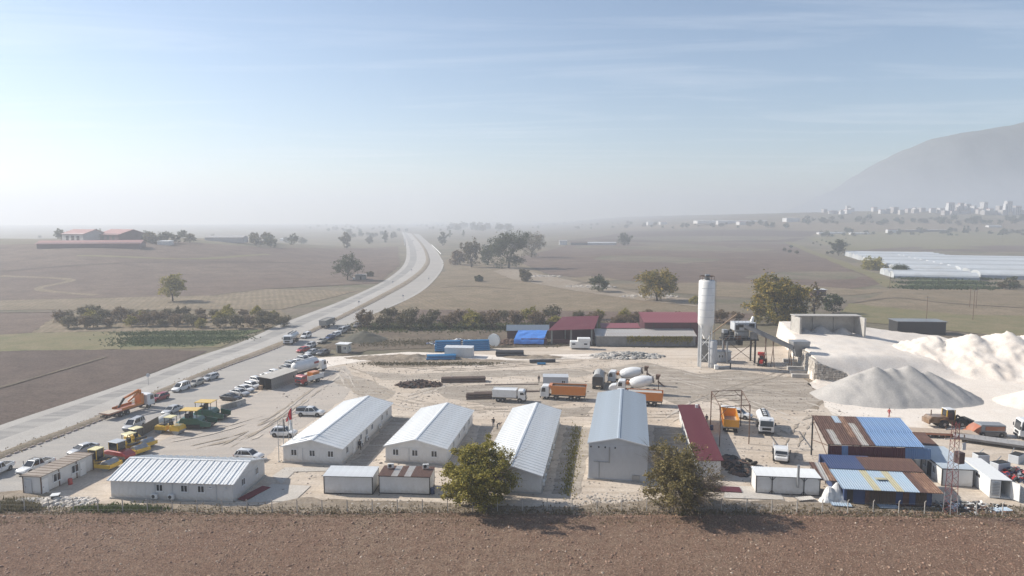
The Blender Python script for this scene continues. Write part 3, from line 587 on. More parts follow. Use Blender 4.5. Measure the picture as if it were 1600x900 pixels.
# containers and sheds
def container(name, label, c, W, D, H, rz, wallm, roofm, edge=m_black, roofpick=None, tilt=0.12, npan=3, braces=False):
    t = thing(name, label, 'container', (c[0], c[1], 0), rz); w, d = W / 2, D / 2
    MB().prism([(-d, .12), (d, .12), (d, H + tilt - .1), (-d, H - .1)], -w, w, axis='x').build('wall', wallm, t)
    panels(t, ((-w, -d, 0), (1, 0, 0), (0, -1, 0)), W, H - .32, wallm, W / npan, .16)
    panels(t, ((w, -d, 0), (0, 1, 0), (1, 0, 0)), D, H - .32, wallm, D / 2, .16)
    m = MB()
    for x in (-w, w):
        for y in (-d, d): m.box(x, y, H / 2, .12, .12, H - .04)
    m.b(-w, w, -d - .07, -d + .05, .02, .16).b(-w, w, -d - .07, -d + .05, H - .14, H - .02).b(w - .05, w + .07, -d, d, .02, .16)
    m.each('frame', edge, t)
    roof_slope(t, (-w - .12, -d - .15, H), (w + .12, -d - .15, H), (-w - .12, d + .15, H + tilt), roofm, 0.95, .24, .03, pick=roofpick)
    if braces:
        m = MB()
        for x in (-w + W * .25, w - W * .25):
            m.box(x, -d - .1, H / 2, .09, .09, H - .1)
            for sd in (-1, 1): m.cyl((x, -d - .1, H - .6), (x + sd * .42, -d - .1, H - .08), .035, n=6); m.cyl((x, -d - .1, .55), (x + sd * .42, -d - .1, .12), .035, n=6)
        m.each('brace', edge, t)
    return t
container('site_container', 'white site container with pale ribbed roof before the flagpole hall', (-22.0, 90.6), 6.6, 3.3, 2.55, R(-3), m_wall, m_rw)
t = container('site_container', 'white site container with rusty red striped roof left of the big tree', (-14.4, 90.6), 6.9, 3.3, 2.55, R(-4), m_wall, [m_rust2, m_galv], roofpick=lambda k, n: 1 if k in (2, 4) else 0)
ac_unit((-16.8, 91.6, 2.78), 0.2, 'air conditioner lying left on the rusty red container roof'); ac_unit((-11.9, 91.4, 2.78), 0.1, 'air conditioner lying right on the rusty red container roof by tree')
t = container('site_container', 'white site container with black Y braces and pale roof at the front right', (37.3, 90.2), 8.2, 2.9, 2.55, R(-7), m_wall, m_rw, braces=True)
MB().cyl((1.2, -1.75, 1.2), (1.2, -1.75, 4.3), .17, n=10).build('flue', m_steel, t)
t = container('site_container', 'small white container between the blue pipe bundles and the steel scrap', (-14.2, 181.5), 7.4, 2.9, 2.7, R(-6), m_wall, m_rw, edge=m_wallg)
# brown-framed site office, front left
t = thing('site_office', 'brown-framed white site office with flat dusty roof at the left rubble heap', 'site office', (-63.97, 93.45, 0), 1.418)
MB().b(-4.6, 4.6, -1.35, 1.35, .15, 2.5).build('wall', m_wall, t)
m = MB()
for x in (-4.6, -1.6, 1.5, 4.6):
    for y in (-1.37, 1.37): m.box(x, y, 1.3, .14, .1, 2.5)
m.each('frame', m_brown, t)
roof = MB().b(-4.75, 4.75, -1.55, 1.55, 2.5, 2.62).build('roof', M('dusty_roof', (0.27, 0.22, 0.18), .9, .15, 1.0, dirt=(.38, .34, .29), dirt_amt=.6), t)
m = MB()
for k in range(11): m.box(-4.5 + k * .9, 0, 2.64, .05, 3.0, .04)
m.each('batten', m_rsteel, roof)
for k, (x) in enumerate((-3.0, 0.2)):
    window(t, ((-4.6, -1.35, 0), (1, 0, 0), (0, -1, 0)), x + 4.6 + 1.0, .95, 1.3, 1.15)
for x in (-4.0 + 4.6, 7.2): door(t, ((-4.6, -1.35, 0), (1, 0, 0), (0, -1, 0)), x)
door(t, ((-4.6, -1.35, 0), (0, 1, 0), (-1, 0, 0)), 1.9, mat=m_wallg)

# the big patched open shed
t = thing('patched_shed', 'tall open shed with patched rust and blue sheet roof at the front right', 'shed')
pk = [m_rust, m_rust2, m_rust3, m_galv, m_blue]
def pick_up(k, n): return [0, 3, 1, 0, 2, 1, 0, 3, 1][k] if k < 7 else 4
lo0, lo1, hi0 = Vector((45.6, 95.9, 4.62)), Vector((58.7, 94.5, 4.62)), Vector((47.1, 104.6, 6.25))
e = lo1 - lo0; up = hi0 - lo0
cells = {}
rp = [[0, 3, 0, 1, 0, 3, 1], [0, 3, 0, 1, 2, 3, 1], [1, 0, 0, 1, 2, 3, 0], [0, 1, 0, 5, 2, 1, 0]]
for k in range(14):
    for r_ in range(4 if k < 7 else 2):
        n_ = 4 if k < 7 else 2
        mt = (pk + [m_lblue])[rp[r_][k]] if k < 7 else m_blue
        key = (mt.name, n_)
        if key not in cells: cells[key] = corr_sheet('roof_sheet', up.length / n_ + .08, e.length / 14 + .04, mt, .31, .075)
        o = put('roof_sheet', cells[key], t); orient(o, lo0 + e * (k / 14) + up * (r_ / n_) + Vector((0, 0, .012 * r_ + .004 * (k % 2))), e, up)
for k in range(16):
    mt = m_blue if k in (2, 12, 13, 14, 15) else m_rm
    key = ('f' + mt.name, 0)
    if key not in cells: cells[key] = corr_sheet('fascia_sheet', 1.55, e.length / 15.2, mt, .29, .08)
    o = put('fascia_sheet', cells[key], t); orient(o, lo0 + e * (k / 15.2) + Vector((.2, -.2, -1.7)), e, (0, .12, 1.0))
m = MB()
for px, py, z in ((45.9, 96.1, 4.5), (50.2, 95.6, 4.5), (54.6, 95.2, 4.5), (58.6, 94.7, 4.5), (47.1, 104.3, 6.1), (53.3, 103.7, 6.1), (59.6, 103.2, 6.1)): m.box(px, py, z / 2, .18, .18, z)
m.each('post', m_black, t)
m = MB()
for a_, b_ in (((45.9, 96.1, 4.45), (47.1, 104.3, 6.05)), ((54.6, 95.2, 4.45), (55.6, 103.5, 6.05)), ((58.6, 94.7, 4.45), (59.6, 103.2, 6.05)), ((45.9, 96.1, 4.5), (58.6, 94.7, 4.5)), ((47.1, 104.3, 6.1), (59.6, 103.2, 6.1)), ((45.9, 96.1, 2.4), (47.1, 104.3, 5.6)), ((45.9, 96.1, 4.3), (47.0, 104.0, 2.6)), ((50.2, 95.6, 4.45), (51.3, 103.9, 6.05))): m.cyl(a_, b_, .06, n=6)
m.each('truss', m_rsteel, t)
# lower blue workshop in front
t = thing('blue_workshop', 'low navy blue workshop with patched light blue sheet roof below the tall shed', 'workshop')
A, B_ = Vector((43.3, 85.9, 0)), Vector((53.9, 84.5, 0)); d_ = (B_ - A).normalized(); n_ = Vector((d_.y, -d_.x, 0))
rt = math.atan2(d_.y, d_.x)
MB().b(0, 10.7, 0, 9.2, 0, 2.45).build('wall', m_dblue, t, A, rt)
MB().b(-.4, 6.2, 9.0, 9.5, 0, 3.35).build('back_wall', m_dblue, t, A, rt)
m = MB()
for k in range(9): m.box(3.2 + k * .34, -.03, 1.2, .3, .06, 2.3)
pl_ = None
plk = MB().b(-.15, .15, -.06, 0, 0, 2.25).mesh('plank', m_wood)
for k in range(10): p_ = A + d_ * (3.2 + k * .33); put('plank', plk, t, (p_.x, p_.y, .05), rt)
for k in range(4): p_ = A + d_ * (8.9 + k * .33); put('plank', plk, t, (p_.x, p_.y, .05), rt)
for x in (.35, 2.6, 7.2): MB().b(x, x + .75, -.05, .02, .1, 2.1).build('door', m_black if x < 1 else m_rust2, t, A, rt)
low0 = A - d_ * .5 + n_ * .9 + Vector((0, 0, 2.35)); low1 = B_ + d_ * 0.9 + n_ * .9 + Vector((0, 0, 2.35)); hi = A - d_ * .5 - n_ * 4.6 + Vector((0, 0, 2.95))
sel = [m_lblue] * 4 + [m_tanp] + [m_lblue] * 2 + [m_tanp, m_lblue, m_lblue, m_rust2, m_rust3, m_rust3]
roof_slope(t, low0, low1, hi, sel, .93, .31, .07, pick=lambda k, n: min(k, 12))
h2 = hi + Vector((0, 0, .12)); h2b = low1 - n_ * 5.5 + Vector((0, 0, .72))
roof_slope(t, h2, h2b, h2 - n_ * 4.0 + Vector((0, 0, .45)), [m_dblue, m_rust2], .93, .31, .07, pick=lambda k, n: 0 if k < 5 else 1)
MB().box(5.2, 2.0, 2.86, 1.4, .7, .05, .05).build('patch_board', m_tanp, t, A, rt)
# rusty lean-to left of it
t = thing('lean_to', 'small crooked rusty lean-to roof between braced container and blue workshop', 'lean-to')
roof_slope(t, (40.9, 88.2, 2.3), (43.6, 87.6, 2.35), (41.7, 93.4, 2.9), [m_rust2, m_galv, m_rust3], .7, .3, .06, pick=lambda k, n: [0, 1, 2, 2][k % 4])
m = MB()
for p_ in ((41.2, 88.6), (43.3, 88.1), (42.0, 93.0), (44.0, 92.6)): m.box(p_[0], p_[1], 1.12, .1, .1, 2.25)
m.each('post', m_wood, t)
# white bundle of sheeting under it
# prefab office right of the shed
t = thing('site_office', 'white site office with blue-grey roof and black edges right of the patched shed', 'site office', (62.4, 95.9, 0), R(-8))
MB().b(-2.0, 2.0, -4.4, 4.4, .1, 2.55).build('wall', m_wall, t)
m = MB()
for x in (-2.0, 2.0):
    for y in (-4.4, 4.4): m.box(x, y, 1.3, .13, .13, 2.5)
m.b(-2.08, 2.08, -4.48, -4.38, 2.42, 2.56).b(-2.08, -1.98, -4.4, 4.4, 2.42, 2.56)
m.each('frame', m_black, t)
roof_slope(t, (-2.15, -4.55, 2.6), (2.15, -4.55, 2.6), (-2.15, 4.55, 2.85), m_rb, .95, .24, .03)
for s_ in (2.2, 5.2): window(t, ((-2.0, -4.4, 0), (0, 1, 0), (-1, 0, 0)), s_, 1.0, .95, 1.1)
door(t, ((-2.0, -4.4, 0), (0, 1, 0), (-1, 0, 0)), 3.7, mat=m_black)
t = thing('brown_roof_hut', 'hut with dark brown sheet roof half hidden behind the patched shed', 'hut', (62.8, 103.5, 0), R(-8))
MB().b(-2.2, 2.2, -2.2, 2.2, 0, 2.5).build('wall', m_wall, t)
roof_slope(t, (-2.5, -2.6, 2.55), (2.5, -2.6, 2.55), (-2.5, 2.6, 3.1), m_rust2, .95, .24, .035)
# open white container with louvred door
t = thing('steel_container', 'white steel container with louvred front and door swung open at right edge', 'container', (65.6, 91.6, 0), R(-11))
W_, D_ = 2.5, 8.6
MB().b(-1.25, -1.17, -4.3, 4.3, .15, 2.55).b(1.17, 1.25, -4.3, 4.3, .15, 2.55).b(-1.25, 1.25, 4.22, 4.3, .15, 2.55).b(-1.25, 1.25, -4.3, 4.3, .1, .2).b(-1.25, .0, -4.3, -4.22, .2, 2.5).each('wall', m_plastic, t)
MB().b(-1.3, 1.3, -4.35, 4.35, 2.55, 2.63).build('roof', m_plastic, t)
lv = MB().box(0, 0, 0, 1.0, .05, .1, rx=.5).mesh('louvre', M('louvre_grey', (.33, .33, .33), .6, .1))
for k in range(9): put('louvre', lv, t, (-.63, -4.36, .5 + k * .21))
dr = MB().b(0, 1.15, -.05, .05, .2, 2.5).build('door', m_plastic, t, (1.25, -4.3, 0), R(-62))
m = MB()
for z in (1.5, 1.2, .9): m.b(.2, .3, .05, .07, z, z + .12)
m.each('handle', m_steel, dr)
for y in (-1.4, .9, 2.6): MB().b(-1.3, -1.25, y, y + 1.1, 1.7, 2.1).build('vent', m_black, t)
# dark hut beside the car park
t = thing('parking_hut', 'low dark hut with pale sheet roof at the end of the parked cars', 'hut', (-52.2, 149.9, 0), R(-19))
W_ = 3.3
m_planks = M('weathered_board', (0.25, 0.235, 0.21), .9, .3, 2.0, dirt=(.13, .12, .10), dirt_amt=.6)
MB().b(-1.6, -1.5, -4.5, 4.5, 0, 2.6).b(1.5, 1.6, -4.5, 4.5, 0, 2.5).b(-1.5, 1.5, 4.4, 4.5, 0, 2.5).b(-.1, 0, -4.5, 4.4, 0, 2.5).b(-1.6, 1.6, -4.5, 4.5, -.02, .06).each('wall', m_black, t)
pme = MB().b(.015, .73, 0, .04, 0, 2.5).mesh('wall_panel', m_planks)
for k in range(12): o = put('wall_panel', pme, t); orient(o, (1.6, -4.5 + k * .75 + .75, 0), (0, -1, 0), (1, 0, 0)); o.rotation_euler.z += 0
roof_slope(t, (1.75, -4.8, 2.6), (1.75, 4.8, 2.6), (-1.85, -4.8, 2.85), M('roof_dusty', (.50, .47, .42), .8, .1, 1.0, dirt=(.33, .30, .27), dirt_amt=.5), .95, .24, .02)
MB().b(-1.2, -.5, -5.2, -4.6, 0, 1.0).build('crate', m_woodl, t)
# guard booth
t = thing('guard_booth', 'small cream guard booth beside the dark spoil heap at the road', 'booth', (-46.8, 187.5, 0), R(-10))
MB().b(-1.6, 1.6, -1.4, 1.4, .15, 2.5).build('wall', M('cream_panel', (.55, .52, .45), .6, .06), t)
MB().b(-1.85, 1.85, -1.8, 1.6, 2.5, 2.62).build('roof', m_plastic, t)
window(t, ((-1.6, -1.4, 0), (1, 0, 0), (0, -1, 0)), 2.5, 1.0, .9, .9); door(t, ((-1.6, -1.4, 0), (1, 0, 0), (0, -1, 0)), .9, mat=m_black)
window(t, ((1.6, -1.4, 0), (0, 1, 0), (1, 0, 0)), 1.4, 1.0, .9, .9)

# ================================================================ farm buildings behind
def P3(u, v, y):                                 # point on the sight line at depth y (plan distance)
    a = (u - 800) / CF; b = (450 - v) / CF
    dy = math.cos(TH) + b * math.sin(TH); dz = -math.sin(TH) + b * math.cos(TH); k = y / dy
    return Vector((a * k, y, CH + dz * k))
def barn(name, label, x0, x1, y0, y1, hf, hb, roofm, wallm, sheetw=1.0, rz=0, open_front=False, cat='barn', over=.3):
    """mono-pitch: front at y0 height hf, back at y1 height hb"""
    t = thing(name, label, cat, ((x0 + x1) / 2, (y0 + y1) / 2, 0), rz); w = (x1 - x0) / 2; d = (y1 - y0) / 2
    m = MB()
    if open_front:
        m.prism([(-d + .2, 0), (d, 0), (d, hb - .1), (-d + .2, hf - .1)], -w, -w + .2, axis='x').prism([(-d + .2, 0), (d, 0), (d, hb - .1), (-d + .2, hf - .1)], w - .2, w, axis='x').b(-w, w, d - .2, d, 0, hb - .15)
    else: m.prism([(-d, 0), (d, 0), (d, hb - .1), (-d, hf - .1)], -w, w, axis='x')
    m.each('wall', wallm, t)
    roof_slope(t, (-w - over, -d - over, hf), (w + over, -d - over, hf), (-w - over, d + over, hb + (hb - hf) * .03), roofm, sheetw, .5, .05)
    return t
q = GT(1010, 541)
m_maw = M('maroon_clad', (0.075, 0.022, 0.03), .6, .15, 1.0)
# long grey wall with pale lean-to roof
a0, a1 = G(932, 541), G(1085, 540)
t = barn('long_barn', 'long low barn with pale ribbed lean-to roof above grey block wall', a0.x, a1.x, a0.y, a0.y + 4.6, 3.0, 4.4, m_galv, m_concd)
for k in range(6): MB().b(-w_ if False else -(a1.x - a0.x) / 2 + 1 + k * 5.0, -(a1.x - a0.x) / 2 + 1.35 + k * 5.0, -2.42, -2.30, 0, 2.9).build('pier', m_concd, t)
q0, q1 = P3(999, 476, a0.y + 12), P3(1089, 476, a0.y + 12)
t = barn('maroon_barn', 'tallest maroon barn with faded red ribbed roof beside the silo', q0.x + .3, q1.x - .3, a0.y + 4.8, a0.y + 13, 6.3, 8.2, m_rmf, m_maw)
for k in range(3): MB().b(-6 + k * 5.5, -5.8 + k * 5.5, -4.2, -4.05, 0, 6.1).each('post', m_black, t)
q0 = P3(939, 500, a0.y + 8)
t = barn('maroon_barn', 'low barn with faded pink-red roof between the two maroon barns', q0.x, q0.x + 11.0, a0.y + 5, a0.y + 9, 4.6, 5.4, m_rmf, m_maw)
# skewed maroon roof on the left
t = thing('open_barn', 'open dark barn with skewed plain maroon roof left of the block wall', 'barn')
c = [P3(857, 519, 199), P3(930, 512, 197), P3(941, 490, 209), P3(893, 496, 209)]
c = [Vector((10.6, 199, 4.3)), Vector((24.0, 197.2, 5.0)), Vector((26.6, 206.5, 7.6)), Vector((15.6, 208.5, 7.0))]
n_ = 13
for k in range(n_):
    a_, b_, d_, e_ = c[0].lerp(c[1], k / n_), c[0].lerp(c[1], (k + .98) / n_), c[3].lerp(c[2], (k + .98) / n_), c[3].lerp(c[2], k / n_)
    MB().slab([a_, b_, d_, e_], .06).build('roof_sheet', m_rm, t)
MB().b(11.5, 12.0, 199.5, 200, 0, 4.2).b(17.2, 17.7, 199, 199.5, 0, 4.4).b(23.2, 23.6, 198, 198.4, 0, 4.8).b(16.2, 16.6, 207.4, 207.8, 0, 6.8).b(25.8, 26.2, 205.6, 206, 0, 7.3).each('post', m_concd, t)
MB().b(11.5, 26, 207.9, 208.1, 0, 5.5).b(12, 23.5, 200.2, 200.4, 0, 1.4).each('wall', m_maw, t)
t = thing('farm_shed', 'dark blue-black farm shed behind the blue tarpaulin', 'shed', (0, 0, 0))
MB().b(-1.5, 11.5, 209, 214, 0, 2.6).build('wall', m_maw, t); roof_slope(t, (-1.8, 208.7, 2.6), (11.8, 208.7, 2.6), (-1.8, 214.3, 3.6), M('sheet_slate', (.10, .13, .17), .6, .15), 1.0, .5, .04)
# tarpaulin on a low stack
t = thing('tarpaulin_stack', 'bright blue tarpaulin draped over a low dark stack', 'tarpaulin', (6.3, 201, 0))
MB().b(-3.6, 4.0, -2.4, 2.4, 0, 1.9).build('stack', m_maw, t)
m = MB(); n_ = 14
for j in range(n_ + 1):
    for i in range(n_ + 1):
        x, y = i / n_, j / n_; px = -4.4 + 8.8 * x + (1 - y) * -1.4; py = -3.0 + 6 * y
        m.v.append((px + .15 * noise.noise(Vector((x * 9, y * 9, 1))), py, 1.35 + 2.2 * y ** .8 + .28 * noise.noise(Vector((x * 5, y * 4, 3))) - (.9 if j == 0 else 0)))
for j in range(n_):
    for i in range(n_): a_ = j * (n_ + 1) + i; m.f.append((a_, a_ + 1, a_ + n_ + 2, a_ + n_ + 1))
m.build('sheet', M('tarp_blue', (.07, .22, .60), .45, .15, 1.5), t, smooth=60)
# ================================================================ vegetation
lm_olive = leaf_mat('leaf_olive', (0.12, 0.115, 0.022), (0.27, 0.235, 0.045), (0.44, 0.36, 0.085))
lm_brown = leaf_mat('leaf_brown', (0.095, 0.07, 0.04), (0.195, 0.14, 0.08), (0.28, 0.20, 0.12))
lm_green = leaf_mat('leaf_green', (0.03, 0.045, 0.018), (0.06, 0.078, 0.028), (0.11, 0.115, 0.045))
lm_autumn = leaf_mat('leaf_autumn', (0.09, 0.10, 0.025), (0.22, 0.18, 0.035), (0.43, 0.28, 0.045))
lm_dull = leaf_mat('leaf_dull', (0.075, 0.075, 0.037), (0.145, 0.125, 0.068), (0.205, 0.165, 0.095))
lm_dry = leaf_mat('leaf_dry', (0.14, 0.11, 0.06), (0.21, 0.165, 0.09), (0.28, 0.22, 0.13))
m_bark = M('bark', (0.085, 0.065, 0.048), 0.95, 0.25, 6.0, bump=0.3)
m_twig = M('twig', (0.17, 0.13, 0.095), 0.95, 0.25, 6.0)
def limbs(rn, h, rad, trunk_h, n, thick, zc):
    """trunk and forking limbs; returns builder and limb tips"""
    m = MB(); tips = []
    def chain(p, d, ln, r, segs, depth):
        q = p; 
        for s in range(segs):
            d = (d + Vector((rn.uniform(-.25, .25), rn.uniform(-.25, .25), rn.uniform(-.05, .2)))).normalized()
            e = q + d * ln / segs; r2 = r * (0.72 if s < segs - 1 else .5); m.cyl(q, e, r, r2, 6, False); q = e; r = r2
            if depth < 2 and s >= 1:
                for _ in range(2 if depth == 0 else 1):
                    a = Vector((rn.gauss(0, 1), rn.gauss(0, 1), rn.uniform(-.2, .8))).normalized(); chain(q, (d * .5 + a).normalized(), ln * .42, r * .6, 2, depth + 1)
        tips.append(q)
    top = Vector((rn.uniform(-.05, .05) * h, rn.uniform(-.05, .05) * h, trunk_h)); m.cyl((0, 0, -.2), top, thick * 1.25, thick * .85, 8)
    for i in range(n):
        a = 2 * math.pi * (i + rn.random() * .6) / n; el = rn.uniform(.35, 1.25)
        d = Vector((math.cos(a) * math.cos(el), math.sin(a) * math.cos(el), math.sin(el)))
        chain(top, d, (rad * math.cos(el) + (h - trunk_h) * math.sin(el)) * rn.uniform(.42, .60), thick * .6, 3, 0)
    return m, tips
def crown(rn, h, rad, z0, nl, ls, tips, shell=0.55, clump=0.16, sparse=None, nclump=60, squash=1.0):
    zc = (h + z0) / 2; rz = (h - z0) / 2; cl = []
    while len(cl) < nclump:
        vz = rn.uniform(-1, 1); a = rn.uniform(0, 6.28); rr_ = (1 - abs(vz) ** (2.2 if vz > 0 else 3.5)) ** .5; v = Vector((math.cos(a) * rr_, math.sin(a) * rr_, vz))
        k = (shell + (1 - shell) * rn.random() ** .6) * (0.92 + .45 * noise.noise(v * 1.6 + Vector((h * 3.1, rad, 0))))
        cl.append((Vector((v.x * rad * k, v.y * rad * k, zc + v.z * rz * (.35 + .65 * k))), rn.uniform(.6, 1.3) * clump * rad))
    for t in tips: cl.append((t, clump * rad * rn.uniform(.6, 1.0)))
    m = MB(); n = 0
    while n < nl:
        c, r = rn.choice(cl)
        if sparse and rn.random() < sparse(c): n += 1; continue
        p = c + Vector((rn.gauss(0, r * .6), rn.gauss(0, r * .6), rn.gauss(0, r * .5)))
        if p.z < .15: continue
        a = Vector((rn.gauss(0, 1), rn.gauss(0, 1), rn.gauss(0, .6))).normalized(); b = a.cross(Vector((rn.gauss(0, 1), rn.gauss(0, 1), rn.gauss(0, 1)))).normalized()
        s = ls * rn.uniform(.6, 1.4); a *= s; b *= s * .55
        k = len(m.v); m.v += [tuple(p - a), tuple(p + b), tuple(p + a), tuple(p - b)]; m.f.append((k, k + 1, k + 2, k + 3)); n += 1
    return m
def raw_mesh(m, name, mat):
    me = bpy.data.meshes.new(name); me.from_pydata(m.v, [], m.f); me.materials.append(mat); return me
def tree(name, label, loc, h, rad, mat, nl=2000, ls=.2, z0=.25, trunk=.22, seed=0, nlimb=6, group=None, shell=.55, clump=.16, sparse=None, nclump=60, cat='tree', twigs=None, rz=0):
    rn = random.Random(seed); t = thing(name, label, cat, loc, rz, group)
    mt, tips = limbs(rn, h, rad, h * trunk, nlimb, max(.08, h * .028), h * .5)
    mt.build('trunk', m_bark, t, smooth=50)
    put('crown', raw_mesh(crown(rn, h, rad, h * z0, nl, ls, tips, shell, clump, sparse, nclump), 'crown', mat), t)
    if twigs:
        m = MB()
        for _ in range(twigs[0]):
            b = rn.choice(tips) * rn.uniform(.6, 1.0) + Vector((rn.gauss(0, .5), rn.gauss(0, .5), rn.gauss(0, .4)))
            if twigs[1] and b.x < twigs[1]: continue
            d = Vector((b.x, b.y, (b.z - h * .3) * 1.0)).normalized() + Vector((rn.gauss(0, .4), rn.gauss(0, .4), rn.gauss(.1, .35)))
            e = b + d * rn.uniform(.7, 1.9)
            if e.z > .2: m.cyl(b, e, .018, .006, 3, False)
        put('twigs', raw_mesh(m, 'twigs', m_twig), t)
    return t
big1 = G(748, 791)
tree('broadleaf_tree', 'big olive-green tree at the fence in front of the long white hall', big1, 8.7, 5.2, lm_olive, 32000, .15, .0, .10, 11, 9, shell=.3, clump=.11, nclump=170, sparse=lambda c: .55 if c.x > 2.4 and c.z > 3 else 0, twigs=(900, 1.0))
big2 = G(1068, 800)
tree('broadleaf_tree', 'big half-bare brown-green tree at the fence before the maroon-roofed hut', big2, 9.2, 4.9, leaf_mat('leaf_half_bare', (0.11, 0.095, 0.035), (0.21, 0.17, 0.065), (0.32, 0.25, 0.105)), 24000, .145, .0, .10, 23, 9, shell=.3, clump=.11, nclump=170, sparse=lambda c: .88 if c.x > 1.2 else (.3 if c.z > 6 else 0), twigs=(2600, None))
def at_tree(u, v, name, label, wpx, hpx, mat, **k):
    p = GT(u, v); s = math.hypot(p.x, p.y) and (p.y * math.cos(TH) + (CH - p.z) * math.sin(TH)) / CF
    return tree(name, label, p, hpx * s, wpx * s / 2, mat, **k)
at_tree(1027, 470, 'walnut_tree', 'round green and orange tree standing in the field behind the red barns', 66, 48, lm_autumn, nl=7000, ls=.42, z0=.12, seed=31, shell=.4, nclump=80)
at_tree(936, 456, 'bushy_tree', 'dark green double-crowned bushy tree in the field left of the orange-green tree', 36, 25, lm_green, nl=2200, ls=.36, z0=.05, seed=32, shell=.4)
at_tree(1214, 506, 'plane_tree', 'huge yellow-green tree behind the batching plant', 88, 74, lm_autumn, nl=14000, ls=.40, z0=.04, seed=33, shell=.45, nclump=120, clump=.13)
at_tree(1236, 504, 'bushy_tree', 'dark green tree leaning on the huge yellow-green tree', 46, 58, lm_green, nl=3500, ls=.38, z0=.02, seed=34, nclump=80)
at_tree(1272, 492, 'poplar_tree', 'slim pale poplar left above the concrete bay', 22, 52, lm_dry, nl=2000, ls=.35, z0=.05, seed=35)
at_tree(1302, 490, 'bushy_tree', 'dark green bushy tree right of the slim pale poplar', 30, 30, lm_green, nl=1800, ls=.36, z0=.03, seed=36)
at_tree(270, 471, 'lone_tree', 'lone olive tree leaning in the left brown field', 46, 42, lm_olive, nl=5000, ls=.36, z0=.16, trunk=.2, seed=37, shell=.4)
at_tree(543, 438, 'oak_tree', 'broad dark tree beside the small hut left of the highway', 50, 37, lm_green, nl=3500, ls=.42, z0=.1, trunk=.18, seed=38, shell=.4)
for i, (u, v, w_, h_, mt, lb) in enumerate([
        (715, 414, 26, 22, lm_brown, 'low brown bush leftmost of the clump right of the highway bend'),
        (737, 418, 26, 46, lm_dull, 'narrow brown-green tree second from left in the clump right of the bend'),
        (762, 414, 28, 32, lm_green, 'round dark tree left of the tallest tree in the roadside clump'),
        (795, 419, 62, 62, lm_green, 'tallest dark green tree of the clump right of the highway bend'),
        (830, 402, 40, 40, lm_dull, 'pale hazy tree at the right end of the roadside clump'),
        (692, 384, 11, 24, lm_green, 'small upright tree beside the far highway'),
        (975, 384, 21, 19, lm_green, 'round dark tree right of the long white sheds'),
        (1310, 399, 22, 27, lm_green, 'dark tree at the left corner of the greenhouses'),
        (542, 388, 15, 27, lm_dull, 'tall hazy tree left of the highway bend in the distance'),
        (578, 381, 10, 12, lm_dull, 'small hazy bush left of the far highway'),
        (603, 379, 6, 20, lm_green, 'slim hazy cypress left of the far highway'),
        (1405, 430, 28, 16, lm_green, 'dark bush below the nearest greenhouse'),
        (1365, 422, 40, 14, lm_olive, 'long green bush on the slope beside the greenhouse'),
        (748, 440, 14, 9, lm_green, 'small lone shrub in the tan field right of the highway'),
        (820, 440, 22, 18, lm_dull, 'bare greyish shrub by the stony ditch'),
        (578, 432, 12, 8, lm_dull, 'low brown shrub right of the roadside hut')]):
    at_tree(u, v, 'field_tree', lb, w_, h_, mt, nl=3600 if w_ < 50 else 9000, ls=.55 if v < 425 else .42, z0=.0, seed=50 + i, shell=.2, nclump=60, clump=.2, group='trees in the fields')
# orchard behind the compound: two rows
protos = []
for i, mt in enumerate((lm_brown, lm_dull, lm_olive, lm_brown, lm_dull)):
    protos.append(tree('orchard_tree', '', (0, 0, 0), 6.0, 4.0, mt, 2600, .27, .02, .15, 70 + i, 7, 'orchard trees behind the compound', shell=.3, clump=.17, nclump=40))
used = set()
def orchard(i, loc, s, label, group):
    k = random.randrange(len(protos)); a = random.uniform(0, 6.28)
    sc3 = (s * random.uniform(.9, 1.15), s * random.uniform(.9, 1.15), s * random.uniform(.85, 1.15))
    if k not in used:
        o = protos[k]; used.add(k); o.location = loc; o.rotation_euler = (0, 0, a); o.scale = sc3; o['label'] = label; o['group'] = group
        KIDS[o.name] = [(c_, list(c_.children)) for c_ in o.children]; return o
    return copy_tree(protos[k], loc, a, label, sc3, group)
n_ = 14
for i in range(n_):
    f_ = i / (n_ - 1); orchard(i, G(572 + 425 * f_ + random.uniform(-6, 6), 514 - 4 * f_ + random.uniform(-2, 2)), random.uniform(.65, 1.05), nth(i) + ' orchard tree from the left in the front row behind the yard', 'front row of the orchard behind the yard')
for i in range(12):
    f_ = i / 11; orchard(i, G(610 + 400 * f_ + random.uniform(-6, 6), 503 - 2 * f_ + random.uniform(-2, 2)), random.uniform(.6, 1.0), nth(i) + ' orchard tree from the left in the back row behind the yard', 'back row of the orchard behind the yard')
for r_, (v0, n_, u0, u1, w1) in enumerate(((512, 15, 105, 440, 'nearest'), (505, 16, 95, 430, 'middle'), (498, 15, 110, 425, 'farthest'))):
    for i in range(n_):
        f_ = i / (n_ - 1); orchard(i, GT(u0 + (u1 - u0) * f_ + random.uniform(-7, 7), v0 + random.uniform(-2, 2)), random.uniform(.5, .85), nth(i) + ' small brown tree from the left in the ' + w1 + ' row of the left grove', w1 + ' row of the grove left of the highway')
